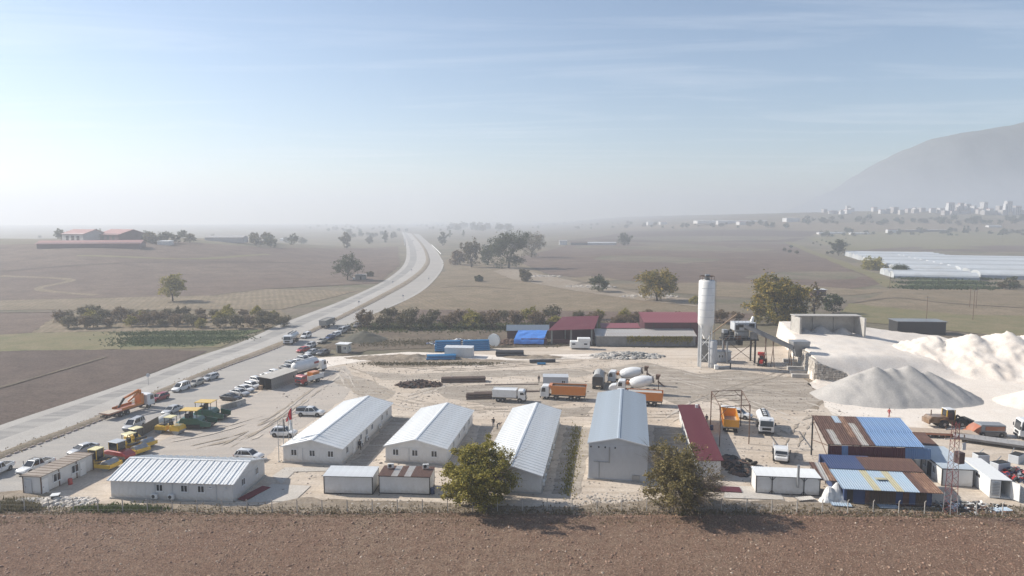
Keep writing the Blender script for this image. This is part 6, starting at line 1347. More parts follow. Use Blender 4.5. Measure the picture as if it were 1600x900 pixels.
# ---- steel frame over the yellow tipper
t = thing('steel_gantry', 'rusty open steel frame standing over the yellow tipper', 'steel frame')
q = [G(1110, 668), G(1157, 666), G(1170, 694), G(1124, 698)]; hts = 6.6
for p_ in q: MB().cyl(p_, p_ + Vector((0, 0, hts)), .09, n=6).build('post', m_rsteel, t)
for a, b in ((0, 1), (1, 2), (2, 3), (3, 0)): MB().cyl(q[a] + Vector((0, 0, hts)), q[b] + Vector((0, 0, hts)), .07, n=6).build('beam', m_rsteel, t)
for f_ in (.33, .66): MB().cyl(q[0].lerp(q[3], f_) + Vector((0, 0, hts)), q[1].lerp(q[2], f_) + Vector((0, 0, hts)), .05, n=6).build('purlin', m_rsteel, t)
for a, b in ((0, 1), (1, 0), (2, 3), (3, 2), (1, 2), (2, 1), (0, 3), (3, 0)):
    d_ = (q[b] - q[a]).normalized(); MB().cyl(q[a] + Vector((0, 0, hts - 1.4)), q[a] + d_ * 1.4 + Vector((0, 0, hts)), .045, n=5).build('brace', m_rsteel, t)
# ---- lattice pylon
p0 = G(1484, 806); t = thing('lattice_pylon', 'narrow red and white lattice power pole at the right fence', 'power pole', p0, R(12))
H_ = 12.0; m_pr = M('pylon_red', (.20, .05, .05), .7, .25, 3); m_pw = M('pylon_grey', (.36, .34, .32), .7, .2, 3)
def wd_(z): return .55 - .28 * z / H_
for sx_ in (-1, 1):
    for sy in (-1, 1):
        for k in range(4):
            z0, z1 = H_ * k / 4, H_ * (k + 1) / 4; MB().cyl((sx_ * wd_(z0), sy * wd_(z0), z0), (sx_ * wd_(z1), sy * wd_(z1), z1), .05, n=4).build('leg', m_pr if k % 2 == 1 else m_pw, t)
m = MB()
for k in range(16):
    z0, z1 = H_ * k / 16, H_ * (k + 1) / 16
    for (a0_, b0_), (a1_, b1_) in (((-1, -1), (1, -1)), ((1, -1), (1, 1)), ((1, 1), (-1, 1)), ((-1, 1), (-1, -1))):
        s_ = 1 if k % 2 else 0
        p_, q_ = ((a0_, b0_), (a1_, b1_)) if s_ else ((a1_, b1_), (a0_, b0_)); m.cyl((p_[0] * wd_(z0), p_[1] * wd_(z0), z0), (q_[0] * wd_(z1), q_[1] * wd_(z1), z1), .025, n=4)
m.each('lattice_bar', m_pr, t)
for z in (10.0, 11.2): MB().box(0, 0, z, 3.0, .12, .12).build('cross_arm', m_pw, t)
for x in (-1.4, -.5, .5, 1.4):
    for z in (10.0, 11.2): MB().cyl((x, 0, z), (x, 0, z + .35), .06, n=6).build('insulator', m_brown, t)
MB().b(.35, 1.15, -.5, .4, 6.8, 8.2).build('transformer', M('transformer', (.09, .055, .05), .6, .2), t); MB().box(1.0, -.4, 9.0, .5, .1, .9).build('switch_box', m_plastic, t)
# ---- fence along the field
t = thing('wire_fence', 'wire fence on thin concrete posts between the compound and the ploughed field', 'fence')
pm_ = MB().box(0, 0, .85, .09, .09, 1.8).cyl((0, 0, 1.72), (0, -.22, 1.98), .055, n=5).mesh('post', M('post_concrete', (.42, .39, .35), .9, .15, 3))
xs = []; x = -68.0
while x < 70: xs.append(x); x += 3.15
pts = [Vector((x, 83.2 + .5 * math.sin(x * .05) - .022 * max(0, x), 0)) for x in xs]
for p_ in pts: put('post', pm_, t, p_, random.uniform(-.1, .1))
m_wire = M('fence_wire', (.25, .24, .23), .6, .1)
for z in (.5, 1.0, 1.5):
    m = MB()
    for a, b in zip(pts, pts[1:]): m.cyl(a + Vector((0, 0, z)), b + Vector((0, 0, z)), .008, n=3, cap=False)
    m.build('wire', m_wire, t)
# ---- flagpoles
for i, (u, v0, v1, fl) in enumerate(((436, 722, 656, None), (444, 718, 650, 'dark'), (452, 714, 648, 'white'), (458, 712, 632, 'red'))):
    p = G(u, v0); h = (v0 - v1) / (v0 - CHZ) * CH * .985
    t = thing('flagpole', ('bare leftmost flagpole', 'flagpole with furled dark pennant', 'flagpole with hanging white flag', 'tallest flagpole with red flag')[i] + ' left of the flagpole hall', 'flagpole', p, 0, 'flagpoles by the prefab hall')
    MB().cyl((0, 0, 0), (0, 0, h), .06, .035, 8).build('pole', m_steel, t); MB().lathe([(.07, 0), (.07, .08), (.0, .14)], 8, (0, 0, h)).build('finial', m_steel, t); MB().lathe([(.25, 0), (.2, .15), (.07, .2)], 10).build('base', m_conc, t)
    if fl:
        m = MB(); W_, Hh = (1.1, 1.9) if fl != 'dark' else (.4, 1.8); n = 8; sgn = -1 if fl == 'red' else 1
        for j in range(n + 1):
            for k in range(n + 1):
                f_, g_ = k / n, j / n; m.v.append((sgn * (.05 + W_ * f_ * (.45 + .55 * g_) * .8), .18 * math.sin(f_ * 9 + g_ * 2), h - .15 - Hh * g_ - .55 * f_ * (1 - .3 * g_)))
        for j in range(n):
            for k in range(n): a = j * (n + 1) + k; m.f.append((a, a + 1, a + n + 2, a + n + 1))
        m.build('flag', M('flag_' + fl, {'red': (.52, .02, .03), 'white': (.72, .72, .70), 'dark': (.05, .06, .07)}[fl], .8, .05), t, smooth=60)
# ---- pipes, bundles, boards
def bundle(label, rear, front, r, n, rows, mat, cat='pipes', name='pipe_bundle', L_=None, sag=0):
    c, a = gpos(rear, front); Ln = L_ or (G(*front) - G(*rear)).length; t = thing(name, label, cat, c, a, 'pipe bundles on the yard')
    me = MB().cyl((-Ln / 2, 0, 0), (Ln / 2, 0, 0), r, n=10).mesh('pipe', mat, smooth=50)
    for k in range(rows):
        for i in range(n - k): put('pipe', me, t, (random.uniform(-.15, .15), (i - (n - k - 1) / 2) * 2.02 * r, r + k * r * 1.74))
    return t
m_bp = M('pipe_blue', (.02, .17, .36), .35, .12, 2, dirt=(.15, .30, .42), dirt_amt=.3); m_dp = M('pipe_dark', (.035, .035, .04), .6, .2, 2); m_rp = M('pipe_rust', (.10, .065, .05), .8, .25, 2)
bundle('left stack of bright blue pipes behind the small white container', (680, 548), (719, 547), .32, 6, 5, m_bp)
bundle('right stack of bright blue pipes behind the small white container', (724, 547), (764, 546), .32, 6, 5, m_bp)
bundle('low layer of pale blue-capped pipes left of the small white container', (667, 562), (712, 561), .35, 4, 2, m_bp)
bundle('thick black pipe lying on the rough ground right of the small container', (828, 567), (868, 566), .45, 1, 1, m_dp); bundle('short blue pipe lying before the thick black pipe', (840, 570), (853, 570), .3, 1, 1, m_bp)
bundle('stack of dark grey pipes on the rough track behind', (775, 556), (818, 556), .4, 4, 2, m_dp)
bundle('stack of rusty steel beams left of the white small tipper', (729, 623), (768, 622), .22, 5, 3, m_rp, 'beams', 'beam_stack'); bundle('long rusty rails on the ground behind the white small tipper', (741, 614), (842, 612), .12, 3, 1, m_rp, 'rails', 'rail_stack')
bundle('long dark steel sections right of the scrap heap, upper row', (690, 597), (758, 596), .3, 4, 2, m_rp, 'beams', 'beam_stack'); bundle('thin rusty rail stretching from the scrap to the dump truck', (758, 602), (842, 601), .1, 2, 1, m_rp, 'rails', 'rail_stack')
def heap(name, label, c, rx, ry, h, n, mats, sz, cat, seed=0, flat=.6):
    """loose pieces too many to pick apart: one heap"""
    rn = random.Random(seed); t = thing(name, label, cat, c, 0)
    for q_, mt in enumerate(mats):
        m = MB()
        for _ in range(n // len(mats)):
            a, r_ = rn.uniform(0, 6.28), rn.random() ** .6; x, y = r_ * rx * math.cos(a), r_ * ry * math.sin(a); z = h * max(0, 1 - r_) * rn.uniform(.3, 1); s_ = sz * rn.uniform(.4, 1.4)
            if flat < .35: m.box(x, y, z + s_ * .15, s_ * 1.9, s_ * .8, s_ * .12, rn.uniform(0, 6), rn.gauss(0, .4), rn.gauss(0, .4))
            else: m.rock((x, y, z + s_ * .1), s_, flat, rn.random())
        stuff(m.build('pieces', mt, t))
    return t
m_rub = [m_stone[0], m_stone[2], M('rubble_white', (.58, .54, .49), .95, .12, 3)]
heap('rubble_heap', 'heap of pale broken rubble before the brown-framed office', G(92, 786), 5.0, 1.7, .7, 420, m_rub, .3, 'rubble', 1)
heap('stone_pile', 'grey broken concrete heap in front of the long grey barn wall', G(980, 557), 10, 4.0, 1.3, 420, [m_conc, m_concd, m_stone[0]], .6, 'rubble', 2)
heap('scrap_heap', 'scattered dark scrap and tyres beneath the lattice power pole', G(1515, 795), 5.5, 2.2, .6, 420, [m_under, m_rsteel, m_plastic, m_concd], .34, 'scrap', 3, .3)
heap('scrap_heap', 'scrap and rags behind the open white steel container', G(1585, 742), 2.6, 3.6, .9, 260, [m_under, PC['dkred'], m_steel, PC['navy']], .4, 'scrap', 4, .3)
heap('scrap_heap', 'dark heap of rusty scrap metal on the yard behind the halls', G(655, 602), 5.2, 3.0, 1.2, 420, [m_rsteel, m_under, m_rust2], .5, 'scrap', 5, .3)
heap('rubbish_heap', 'littered heap of white and blue rubbish behind the blue pipes', G(715, 537), 10, 3.2, 1.6, 420, [m_plastic, PC['navy'], m_concd, m_brown], .42, 'rubbish', 6, .5)
heap('spoil_heap', 'rusty dark heap before the blue tarpaulin', G(795, 537), 4.5, 3.0, 1.6, 260, [m_rsteel, m_brown], .55, 'scrap', 7, .4)
heap('scrap_heap', 'black tyres and scrap behind the maroon-roofed hut', G(1150, 728), 2.2, 4.5, .8, 240, [m_under, m_rsteel], .42, 'scrap', 8, .35)
heap('rubble_heap', 'thin litter of stones along the fence below the grey hall', G(965, 782), 9, 2.4, .15, 300, m_stone, .13, 'rubble', 9)
heap('rubble_heap', 'stones scattered along the fence below the big half-bare tree', G(1190, 792), 10, 2.2, .15, 340, m_stone, .13, 'rubble', 10)
heap('rubble_heap', 'stones scattered along the fence below the two white containers', G(590, 792), 10, 2.2, .15, 320, m_stone, .13, 'rubble', 11)
for i, (u, v) in enumerate(((845, 432), (925, 448), (1015, 464))): heap('stone_pile', ('left', 'middle', 'right')[i] + ' patch of pale stones strewn along the ditch beyond the orchard', GT(u, v), 15, 7, .4, 160, [m_stone[0], m_stone[1], m_stone[2]], .6, 'rubble', 12 + i)
def dr_(x, y): return 1.1 * (1 - ((x + 28) / 17) ** 2 - ((y - 179.5) / 4.2) ** 2) * (.7 + .6 * nz2(x, y, 3)) + .25 * nz2(x, y, 1.1)
tag(field('dirt_ridge', -46, -9, 174, 185, .5, dr_, g_dirt), 'low ridge of rough dirt left of the small white container', 'dirt ridge')
def dr2(x, y): return .8 * (1 - ((x - 6) / 9) ** 2 - ((y - 180.5) / 2.6) ** 2) * (.7 + .6 * nz2(x, y, 2.5)) + .2 * nz2(x, y, 1.1)
tag(field('dirt_ridge', -4, 16, 177, 184, .5, dr2, g_dirt), 'low ridge of rough dirt right of the small white container', 'dirt ridge')
# dark spoil heap by the road
def sp(x, y):
    z = 3.0 - .45 * math.hypot((x + 45.5) * .9, y - 207); return z + .4 * nz2(x, y, 1.8)
tag(field('spoil_heap', -56, -34, 197, 217, .6, sp, M('spoil_dark', (.075, .07, .05), .95, .25, 1.5, bump=.5)), 'dark earth spoil heap between the parked file of cars and the orchard', 'spoil heap')
# barrier of concrete blocks by the black sedan and the board fence by the rollers
t = thing('concrete_barrier', 'row of dark concrete barrier blocks beside the black sedan', 'barrier')
a_, b_ = G(346, 642), G(383, 631); n = 5
for k in range(n):
    p_ = a_.lerp(b_, (k + .5) / n); d_ = b_ - a_; MB().prism([(-.4, 0), (.4, 0), (.25, .5), (.2, 1.1), (-.2, 1.1), (-.25, .5)], -d_.length / n / 2 + .03, d_.length / n / 2 - .03).build('block', m_concd if k < 3 else m_conc, t, p_, math.atan2(d_.y, d_.x) - math.pi / 2)
t = thing('board_fence', 'short dark board fence between the people carrier and the tandem roller', 'fence')
a_, b_ = G(218, 684), G(246, 668); bm_ = MB().box(0, 0, .95, .95, .06, 1.9).mesh('board', M('board_dark', (.12, .105, .085), .9, .3, 2))
for k in range(7): p_ = a_.lerp(b_, k / 6); d_ = b_ - a_; put('board', bm_, t, p_, math.atan2(d_.y, d_.x))
o = MB().loft([[(x, .9 * math.cos(i * math.pi / 6 - math.pi / 6 * 0), .9 * math.sin(i * math.pi / 6)) for i in range(7)] for x in (-3.2, 3.2)]).build('tank_shell', M('tank_white', (.52, .51, .48), .6, .1), None, G(238, 668) + Vector((0, 2.2, .2)), math.atan2((b_ - a_).y, (b_ - a_).x)); tag(o, 'long white half-round tank shell behind the board fence', 'tank shell')
# white wrapped bundle
m = MB(); rn = random.Random(5)
for k, (x, y, h) in enumerate(((-.6, 0, 1.9), (.4, .1, 2.4), (1.0, -.3, 1.2), (-1.2, -.4, .8))): m.lathe([(.95, 0), (.85, h * .3), (.6, h * .7), (.2, h)], 9, (x, y, 0))
for i, v in enumerate(m.v): m.v[i] = (v[0] + .14 * nz2(v[0] * 3, v[2] * 3, 1), v[1] + .14 * nz2(v[1] * 3, v[2] * 3, 1, 4), v[2])
o = m.build('wrapped_bundle', M('white_sheeting', (.60, .59, .57), .6, .12, 3), None, G(1302, 782), 0); tag(o, 'white plastic sheeting bundle at the left end of the blue workshop', 'sheeting'); 
# tyres
tme = MB().lathe_axis([(.32, -.14), (.5, -.16), (.56, -.08), (.56, .08), (.5, .16), (.32, .14)], (0, 0, 0), (0, 0, 1), 18).mesh('tyre', m_tyre, smooth=40)
for i, (u, v) in enumerate(((1148, 716), (1170, 722), (1167, 731), (1178, 727), (1140, 733))): o = put('old_tyre', tme, None, G(u, v) + Vector((0, 0, .2 + .15 * (i % 2))), i); o.rotation_euler = (.2 * i, .3, i); tag(o, nth(i) + ' old tyre of the loose heap between maroon-roofed hut and braced container', 'tyre', 'old tyres')
cme = MB().lathe([(1.0, -.6), (1.0, .6), (.82, .6), (.82, -.6)], 20)
for i, (u, v) in enumerate(((1395, 732), (1418, 732))): o = MB().lathe_axis([(.6, -.7), (.9, -.7), (.9, .7), (.6, .7)], (0, 0, .9), (.3, 1, 0), 18).build('concrete_ring', m_conc, None, G(u, v), .2 * i); tag(o, ('left', 'right')[i] + ' concrete pipe ring under the tall patched shed', 'concrete ring', 'concrete rings under the shed')
# boxes and frames at the right
for i, (u, v, s_) in enumerate(((1532, 722, 1.8), (1562, 735, 2.4), (1588, 722, 2.4))):
    t = thing('scrap_cabinet', ('small', 'middle', 'right')[i] + ' grey scrap tank behind the open steel container', 'scrap tank', G(u, v), .3 * i, 'scrap tanks at the right edge')
    MB().b(-s_ / 2, s_ / 2, -.7, .7, 0, 1.3).build('casing', m_wallg, t, bevel=.06); MB().b(-s_ / 2 + .1, s_ / 2 - .1, -.6, .6, 1.3, 1.34).build('opening', m_under, t); MB().cyl((-s_ / 2, .8, 0), (s_ / 2, .8, 1.8), .06).build('bar', m_steel, t)
t = thing('camper_body', 'white camper body on blocks before the skewed maroon barn', 'caravan', G(907, 545), R(-3))
MB().b(-3.0, 2.6, -1.2, 1.2, .4, 2.3).build('wall', m_plastic, t, bevel=.1); MB().b(-.9, 2.8, -1.2, 1.2, 2.3, 3.2).build('sleeping_box', m_plastic, t, bevel=.12)
for x in (1.0, 4.4): window(t, ((-3.0, -1.2, 0), (1, 0, 0), (0, -1, 0)), x, 1.3, 1.1, .6, 1)
MB().b(-2.6, -2.1, -1, 1, 0, .4).b(1.6, 2.1, -1, 1, 0, .4).each('support', m_concd, t)
t = thing('rubbish_ring', 'white plastic ring leaning in the rubbish heap', 'ring', G(772, 541), 0); MB().lathe_axis([(1.5, -.25), (1.9, -.25), (1.9, .25), (1.5, .25)], (0, 0, 1.8), (.5, 1, .1), 20).build('hoop', m_plastic, t, smooth=40)
# vines on the long grey wall
scrub('wall_vine', 'green vine hanging along the top of the long grey wall', [(Vector((x, 194.2, 0)), .8, .15) for x in range(34, 52, 1)], lm_green, 10, .2, .2)
rn = random.Random(3); m = MB()
for _ in range(2600):
    x = rn.uniform(33.5, 52.5); z = 2.9 - abs(rn.gauss(0, .8)); y = a0.y - .15 - rn.random() * .35
    if z < .3: continue
    k = len(m.v); d = Vector((rn.gauss(0, .2), rn.gauss(0, .1), rn.gauss(0, .2))); e_ = Vector((rn.gauss(0, .2), rn.gauss(0, .1), rn.gauss(0, .2))); p_ = Vector((x, y, z)); m.v += [tuple(p_), tuple(p_ + d), tuple(p_ + e_)]; m.f.append((k, k + 1, k + 2))
o = put('wall_vine', raw_mesh(m, 'wall_vine', lm_olive)); tag(o, 'green vine covering the top of the long grey block wall', 'vine')
# litter and loose stones trodden into the yard
rn = random.Random(77); m = MB(); base = MB().rock((0, 0, 0), 1, .55, 5)
for _ in range(5200):
    u, v = rn.uniform(430, 1320), 560 + 215 * rn.random() ** 1.4
    if rn.random() < .45: u, v = rn.gauss(rn.choice((640, 790, 960, 1180, 1260, 700)), 60), rn.gauss(rn.choice((590, 610, 640, 572)), 9)
    if v < 550: continue
    p_ = G(u, v); s_ = rn.uniform(.05, .13) * (2.2 if rn.random() < .06 else 1); k = len(m.v); m.v += [(p_.x + q_[0] * s_, p_.y + q_[1] * s_, .06 + q_[2] * s_) for q_ in base.v]; m.f += [tuple(k + i for i in f_) for f_ in base.f]
stuff(tag(put('yard_litter', raw_mesh(m, 'yard_litter', leaf_mat('litter', (.07, .055, .045), (.24, .20, .165), (.50, .45, .40), 0))), 'loose stones and litter scattered over the pale yard', 'litter'))
# odds and ends
def barrel(label, u, v, mt): t = thing('barrel', label, 'barrel', G(u, v), 0, 'barrels'); MB().lathe([(.28, 0), (.29, .05), (.29, .28), (.305, .3), (.29, .32), (.29, .58), (.305, .6), (.29, .62), (.29, .85), (.26, .88)], 14).build('shell', mt, t, smooth=40)
barrel('blue barrel at the corner of the rusty-roofed container', 676, 772, PC['navy']); barrel('red barrel at the wall of the brown-framed office', 110, 757, PC['dkred']); barrel('dark barrel at the right end of the blue workshop', 1452, 790, PC['dkgrey']); barrel('blue barrel behind the maroon-roofed hut', 1112, 672, PC['navy'])
o = MB().b(-.7, .7, -2.4, 2.4, 0, .06).build('red_carpet', M('carpet_red', (.16, .02, .03), .9, .15), None, G(397, 772) + Vector((0, 0, .12)), R(-22)); tag(o, 'dark red carpet at the right door of the front left hall', 'carpet')
t = thing('plastic_bin', 'white-lidded black bin in the rubble before the brown-framed office', 'bin', G(87, 785) + Vector((0, 0, .2)), .3); MB().b(-.4, .4, -.4, .4, 0, .8).build('body', m_under, t); MB().b(-.5, .5, -.5, .5, .8, .9).build('lid', m_plastic, t)
o = MB().b(-1.2, 1.2, -.5, .5, 0, .35).build('concrete_block', m_conc, None, G(42, 786) + Vector((0, 0, .2)), .05, bevel=.03); tag(o, 'pale concrete block left in the rubble before the office', 'concrete block')
for i, (u, v, mt) in enumerate(((1300, 793, m_lblue), (1375, 797, m_lblue), (1402, 794, m_rust2), (1555, 803, m_lblue), (1248, 786, m_galv))):
    o = put('loose_sheet', corr_sheet('loose_sheet', 1.1, 2.4, mt, .3, .05), None, G(u, v) + Vector((0, 0, .32)), .1 * i - .2); tag(o, nth(i) + ' listed'[:0] + (' loose blue sheet lying before the wrapped bundle', ' loose blue sheet lying before the blue workshop', ' loose rusty sheet lying before the workshop planks', ' loose blue sheet lying right of the power pole', ' loose pale sheet lying before the braced container')[i].replace(' loose', ' loose'), 'metal sheet', 'loose metal sheets at the fence'); o['label'] = o['label'].split(' ', 1)[1]
m = MB()
for k in range(6): m.b(-2.3, 2.3, k * .3 - .9, k * .3 - .66, 0, .12)
t = thing('sheet_stack', 'low stack of maroon sheets on the slab beside the half-bare tree', 'metal sheets', G(1130, 766) + Vector((0, 0, .14)), R(-8)); m.each('plank', m_rm, t)
# stones and clods lying on the ploughed field
for nm, lb, mt, n, sz, seed in (('field_stones', 'pale stones strewn over the ploughed field in the foreground', leaf_mat('field_stone', (.20, .13, .09), (.32, .235, .17), (.48, .385, .30), 0), 9000, .055, 1), ('soil_clods', 'dark soil clods strewn over the ploughed field in the foreground', leaf_mat('clod', (.14, .078, .052), (.235, .14, .095), (.33, .22, .155), 0), 22000, .07, 2)):
    rn = random.Random(seed); m = MB(); base = MB().rock((0, 0, 0), 1, .7, seed)
    for _ in range(n):
        y = 58 + 25 * rn.random() ** .8; x = rn.uniform(-.80, .80) * y; s_ = sz * rn.uniform(.6, 1.2) * (2.4 if rn.random() < .04 else 1); a = rn.uniform(0, 6.28); ca, sa = math.cos(a) * s_, math.sin(a) * s_; z = .1 + fr(x, y); k = len(m.v)
        m.v += [(x + q_[0] * ca - q_[1] * sa, y + q_[0] * sa + q_[1] * ca, z + q_[2] * s_) for q_ in base.v]; m.f += [tuple(k + i for i in f_) for f_ in base.f]
    stuff(tag(put(nm, raw_mesh(m, nm, mt)), lb, 'stones'))

# ================================================================ far things
def far_shed(u0, v, wpx, dpt, label, h=4.0, roofm=None, wallm=None, rz=0.0, cat='shed', gable=False, name='far_shed', yd=None):
    p = GT(u0, v) if yd is None else Vector(((u0 - 800) / CF * yd, yd, 0)); p.z = hill(p.x, p.y); s = (p.y * math.cos(TH) + CH * math.sin(TH)) / CF; W = wpx * s
    t = thing(name, label, cat, p, rz, 'far sheds'); w = W / 2
    MB().b(-w, w, 0, dpt, -1, h).build('wall', wallm or m_wall, t)
    if gable: MB().prism([(-.5, h), (dpt / 2, h + dpt * .14), (dpt + .5, h)], -w - .3, w + .3, axis='x').build('roof', roofm or m_rw, t)
    else: MB().prism([(-.4, h), (dpt + .4, h + .5), (dpt + .4, h + .7), (-.4, h + .2)], -w - .3, w + .3, axis='x').build('roof', roofm or m_rw, t)
    return t
# red barns on the left rise
def gbarn(label, u, v, W, Lg, e, r_, rz, roofm, wallm):
    p = GT(u, v); t = thing('red_barn', label, 'barn', p, rz, 'barns on the left rise'); w, l = W / 2, Lg / 2
    MB().prism([(-w, -2), (w, -2), (w, e), (0, r_ - .2), (-w, e)], -l, l).build('wall', wallm, t)
    for s_ in (-1, 1):
        q_ = [(0, -l - .8, r_), (s_ * (w + .8), -l - .8, e - .3), (s_ * (w + .8), l + .8, e - .3), (0, l + .8, r_)]; MB().slab(q_, .25).build('roof', roofm, t)
    for y in (-l * .5, 0, l * .5): MB().b(-w - .06, -w, y - 2, y + 2, .0, e * .7).build('door', m_under, t)
    return t
m_fb = M('barn_dark', (.10, .05, .06), .8, .15, .3); m_fw = M('barn_wall', (.50, .47, .45), .8, .1, .3); m_fr = M('barn_roof', (.30, .14, .13), .7, .12, .2)
gbarn('left of the two tall barns with dull red roofs on the hazy left rise', 133, 376, 20, 30, 6.0, 9.5, R(62), m_fr, m_fw)
gbarn('right of the two tall barns with dull red roofs on the hazy left rise', 192, 376, 24, 32, 5.6, 9.6, R(58), m_fr, m_fb)
gbarn('long low barn with pinkish roof in front of the tall barns', 145, 386, 14, 70, 3.0, 5.0, R(-78), m_fr, m_fb)
far_shed(350, 378, 60, 12, 'hazy long low shed right of the red barns', 4, m_galv, m_fw, gable=True); far_shed(255, 383, 18, 8, 'tiny white hut at the edge of the left rise', 3, None, None)
far_shed(448, 377, 22, 10, 'hazy white shed among trees on the left plain', 4)
# small hut by the oak
t = thing('field_hut', 'small dark block hut beside the broad tree left of the highway', 'hut', GT(564, 437), R(8)); MB().b(-3.2, 3.2, -2, 2, -.2, 3.0).build('wall', m_concd, t); MB().b(-3.6, 3.6, -2.4, 2.4, 3.0, 3.25).build('roof', m_conc, t); MB().b(-4.9, -3.3, -2, 0, 0, 1.6).build('bench_wall', m_wall, t); MB().b(-.5, .5, -2.06, -2, 0, 2).build('door', m_under, t)
# greenhouses: rows of hoops
def greenhouse(label, x, y, W, D, rz, n, hh=2.6):
    t = thing('greenhouse', label, 'greenhouse', (x, y, hill(x, y) - .3), rz, 'greenhouses on the right'); dp = D / n
    mg = M('greenhouse_film', (.50, .52, .53), .4, .12, .15, dirt=(.40, .40, .38), dirt_amt=.5); me = MB().prism([(dp / 2 * math.cos(a * math.pi / 8) * .99, hh + 2.6 * math.sin(a * math.pi / 8)) for a in range(9)] + [(-dp / 2 * .99, 0), (dp / 2 * .99, 0)], 0, W, axis='x').mesh('tunnel', mg)
    me2 = me.copy(); me2.materials[0] = M('greenhouse_film_old', (.36, .38, .39), .5, .15, .15, dirt=(.46, .46, .45), dirt_amt=.5)
    for k in range(n): put('tunnel', me2 if k % 3 == 1 else me, t, (0, dp * (k + .5), 0))
    MB().b(-.2, W + .2, -.35, -.12, 0, hh).build('front_wall', M('film_grey', (.30, .34, .40), .6, .1), t)
    for k in range(int(W / 8)): MB().b(k * 8, k * 8 + .25, -.5, -.36, 0, hh + .2).build('post', m_steel, t)
    return t
greenhouse('left greenhouse block with many white tunnel roofs', 268, 478, 78, 235, R(-18), 13); greenhouse('right greenhouse block with white tunnel roofs reaching the picture edge', 292, 424, 175, 215, R(-17), 12); greenhouse('low strip of greenhouse tunnels in front of the left block', 238, 424, 46, 40, R(-17), 3, 1.6)
far_shed(880, 383, 12, 8, 'white two-storey farmhouse left of the long far sheds', 6, m_galv); far_shed(905, 383, 26, 10, 'dark-roofed far shed beside the white farmhouse', 3.2, m_rust2, m_concd); far_shed(937, 383, 52, 10, 'long white-roofed far sheds left of the round dark tree', 3.2)
far_shed(1145, 349, 110, 40, 'very long white industrial shed in the middle distance', 6); far_shed(1395, 365, 16, 8, 'white house in the tree belt right of the middle', 7, m_rm); far_shed(1450, 363, 70, 14, 'long shed with pale roof in the right tree belt', 4, m_galv, m_fb); far_shed(1300, 366, 40, 12, 'low white tunnels left in the tree belt', 3); far_shed(1345, 367, 30, 10, 'second low white tunnels in the tree belt', 3); far_shed(1555, 356, 20, 10, 'white shed among the trees at far right', 4)
t = thing('field_hut', 'small dark hut by the road right behind the huge tree', 'hut', GT(1278, 462), 0); MB().b(-3, 3, -2, 2, 0, 3).build('wall', m_fb, t); MB().b(-3.4, 3.4, -2.4, 2.4, 3, 3.2).build('roof', m_plastic, t)
t = thing('dark_barn', 'black open barn beyond the white stone heap', 'barn', GT(1432, 520), R(-4)); MB().b(-7.5, 7.5, -3, 3, 0, 4.0).build('wall', m_under, t); MB().b(-7.8, 7.8, -3.4, 3.4, 4.0, 4.2).build('roof', PC['dkgrey'], t)
# far trees: small shared crowns, each a tree
fp = [tree('far_tree', '', (0, 0, 0), 9.0, 5.0, mt, 420, .95, .03, .12, 200 + i, 4, 'far trees', shell=.35, clump=.24, nclump=26) for i, mt in enumerate((lm_green, lm_dull, lm_green))]
cyp = tree('cypress_tree', '', (0, 0, 0), 14.0, 1.8, lm_green, 420, .8, .02, .1, 230, 4, 'far cypresses', shell=.3, clump=.4, nclump=30)
fused = set()
def fartree(src, u, v, s, label, group):
    p = GT(u, v); a = random.uniform(0, 6.28)
    if src.name not in fused:
        fused.add(src.name); src.location = p; src.scale = (s,) * 3; src['label'] = label; src['group'] = group; KIDS[src.name] = [(c_, list(c_.children)) for c_ in src.children]; return
    copy_tree(src, p, a, label, (s, s, s * random.uniform(.85, 1.2)), group)
cnt = {}
def belt(where, u0, u1, v0, v1, n, smin, smax):
    us = sorted(random.uniform(u0, u1) for _ in range(n))
    for i, u in enumerate(us): fartree(random.choice(fp), u, random.uniform(v0, v1), random.uniform(smin, smax), nth(i) + ' tree from the left in the ' + where, 'far trees of the ' + where)
belt('hazy grove on the left rise', 225, 300, 378, 381, 9, .6, 1.0); belt('hazy tree belt right of the red barns', 395, 480, 378, 386, 14, .7, 1.2); belt('faint row before the far highway', 545, 625, 366, 372, 12, .8, 1.4); belt('hazy wood right of the far highway', 700, 800, 356, 362, 34, 1.6, 2.6)
belt('tree belt around the right-hand sheds', 1265, 1600, 362, 371, 52, .5, .95); belt('far tree line below the town', 1230, 1600, 343, 353, 60, .7, 1.4); belt('far tree line in the centre', 830, 1230, 349, 358, 60, .6, 1.2); belt('faint trees on the hazy left horizon', 60, 380, 372, 375, 26, .5, .9); belt('faint far trees around the highway end', 470, 700, 352, 362, 40, .7, 1.3); belt('sparse bushes on the bank left of the greenhouses', 1225, 1330, 372, 402, 14, .25, .5); belt('row of bushes before the greenhouses', 1560, 1600, 446, 452, 8, .4, .6)
for i, (u, v, s) in enumerate(sorted(((1506, 366, .9), (1512, 366, .95), (1526, 365, .8), (1440, 365, .8), (822, 384, 1.2), (840, 384, 1.1), (703, 372, 1.0), (724, 370, 1.0), (600, 375, .8), (612, 374, .8)))): fartree(cyp, u, v, s, nth(i) + ' slim far cypress from the left along the distant tree belts', 'far cypresses')
# poles
for i, (u, v0, v1) in enumerate(sorted(((1447, 508, 462), (1472, 372, 352), (1566, 382, 350), (1515, 480, 446), (1525, 482, 448), (1390, 452, 425), (1128, 378, 362), (1520, 500, 452)))):
    p = GT(u, v0); h = (v0 - v1) * p.y / CF; t = thing('utility_pole', nth(i) + ' thin utility pole from the left in the right-hand fields', 'utility pole', p, 0, 'utility poles'); MB().cyl((0, 0, 0), (0, 0, h), .11, .07, 6).build('pole', m_rsteel, t); MB().box(0, 0, h - .5, 1.8, .1, .1).build('cross_arm', m_steel, t)
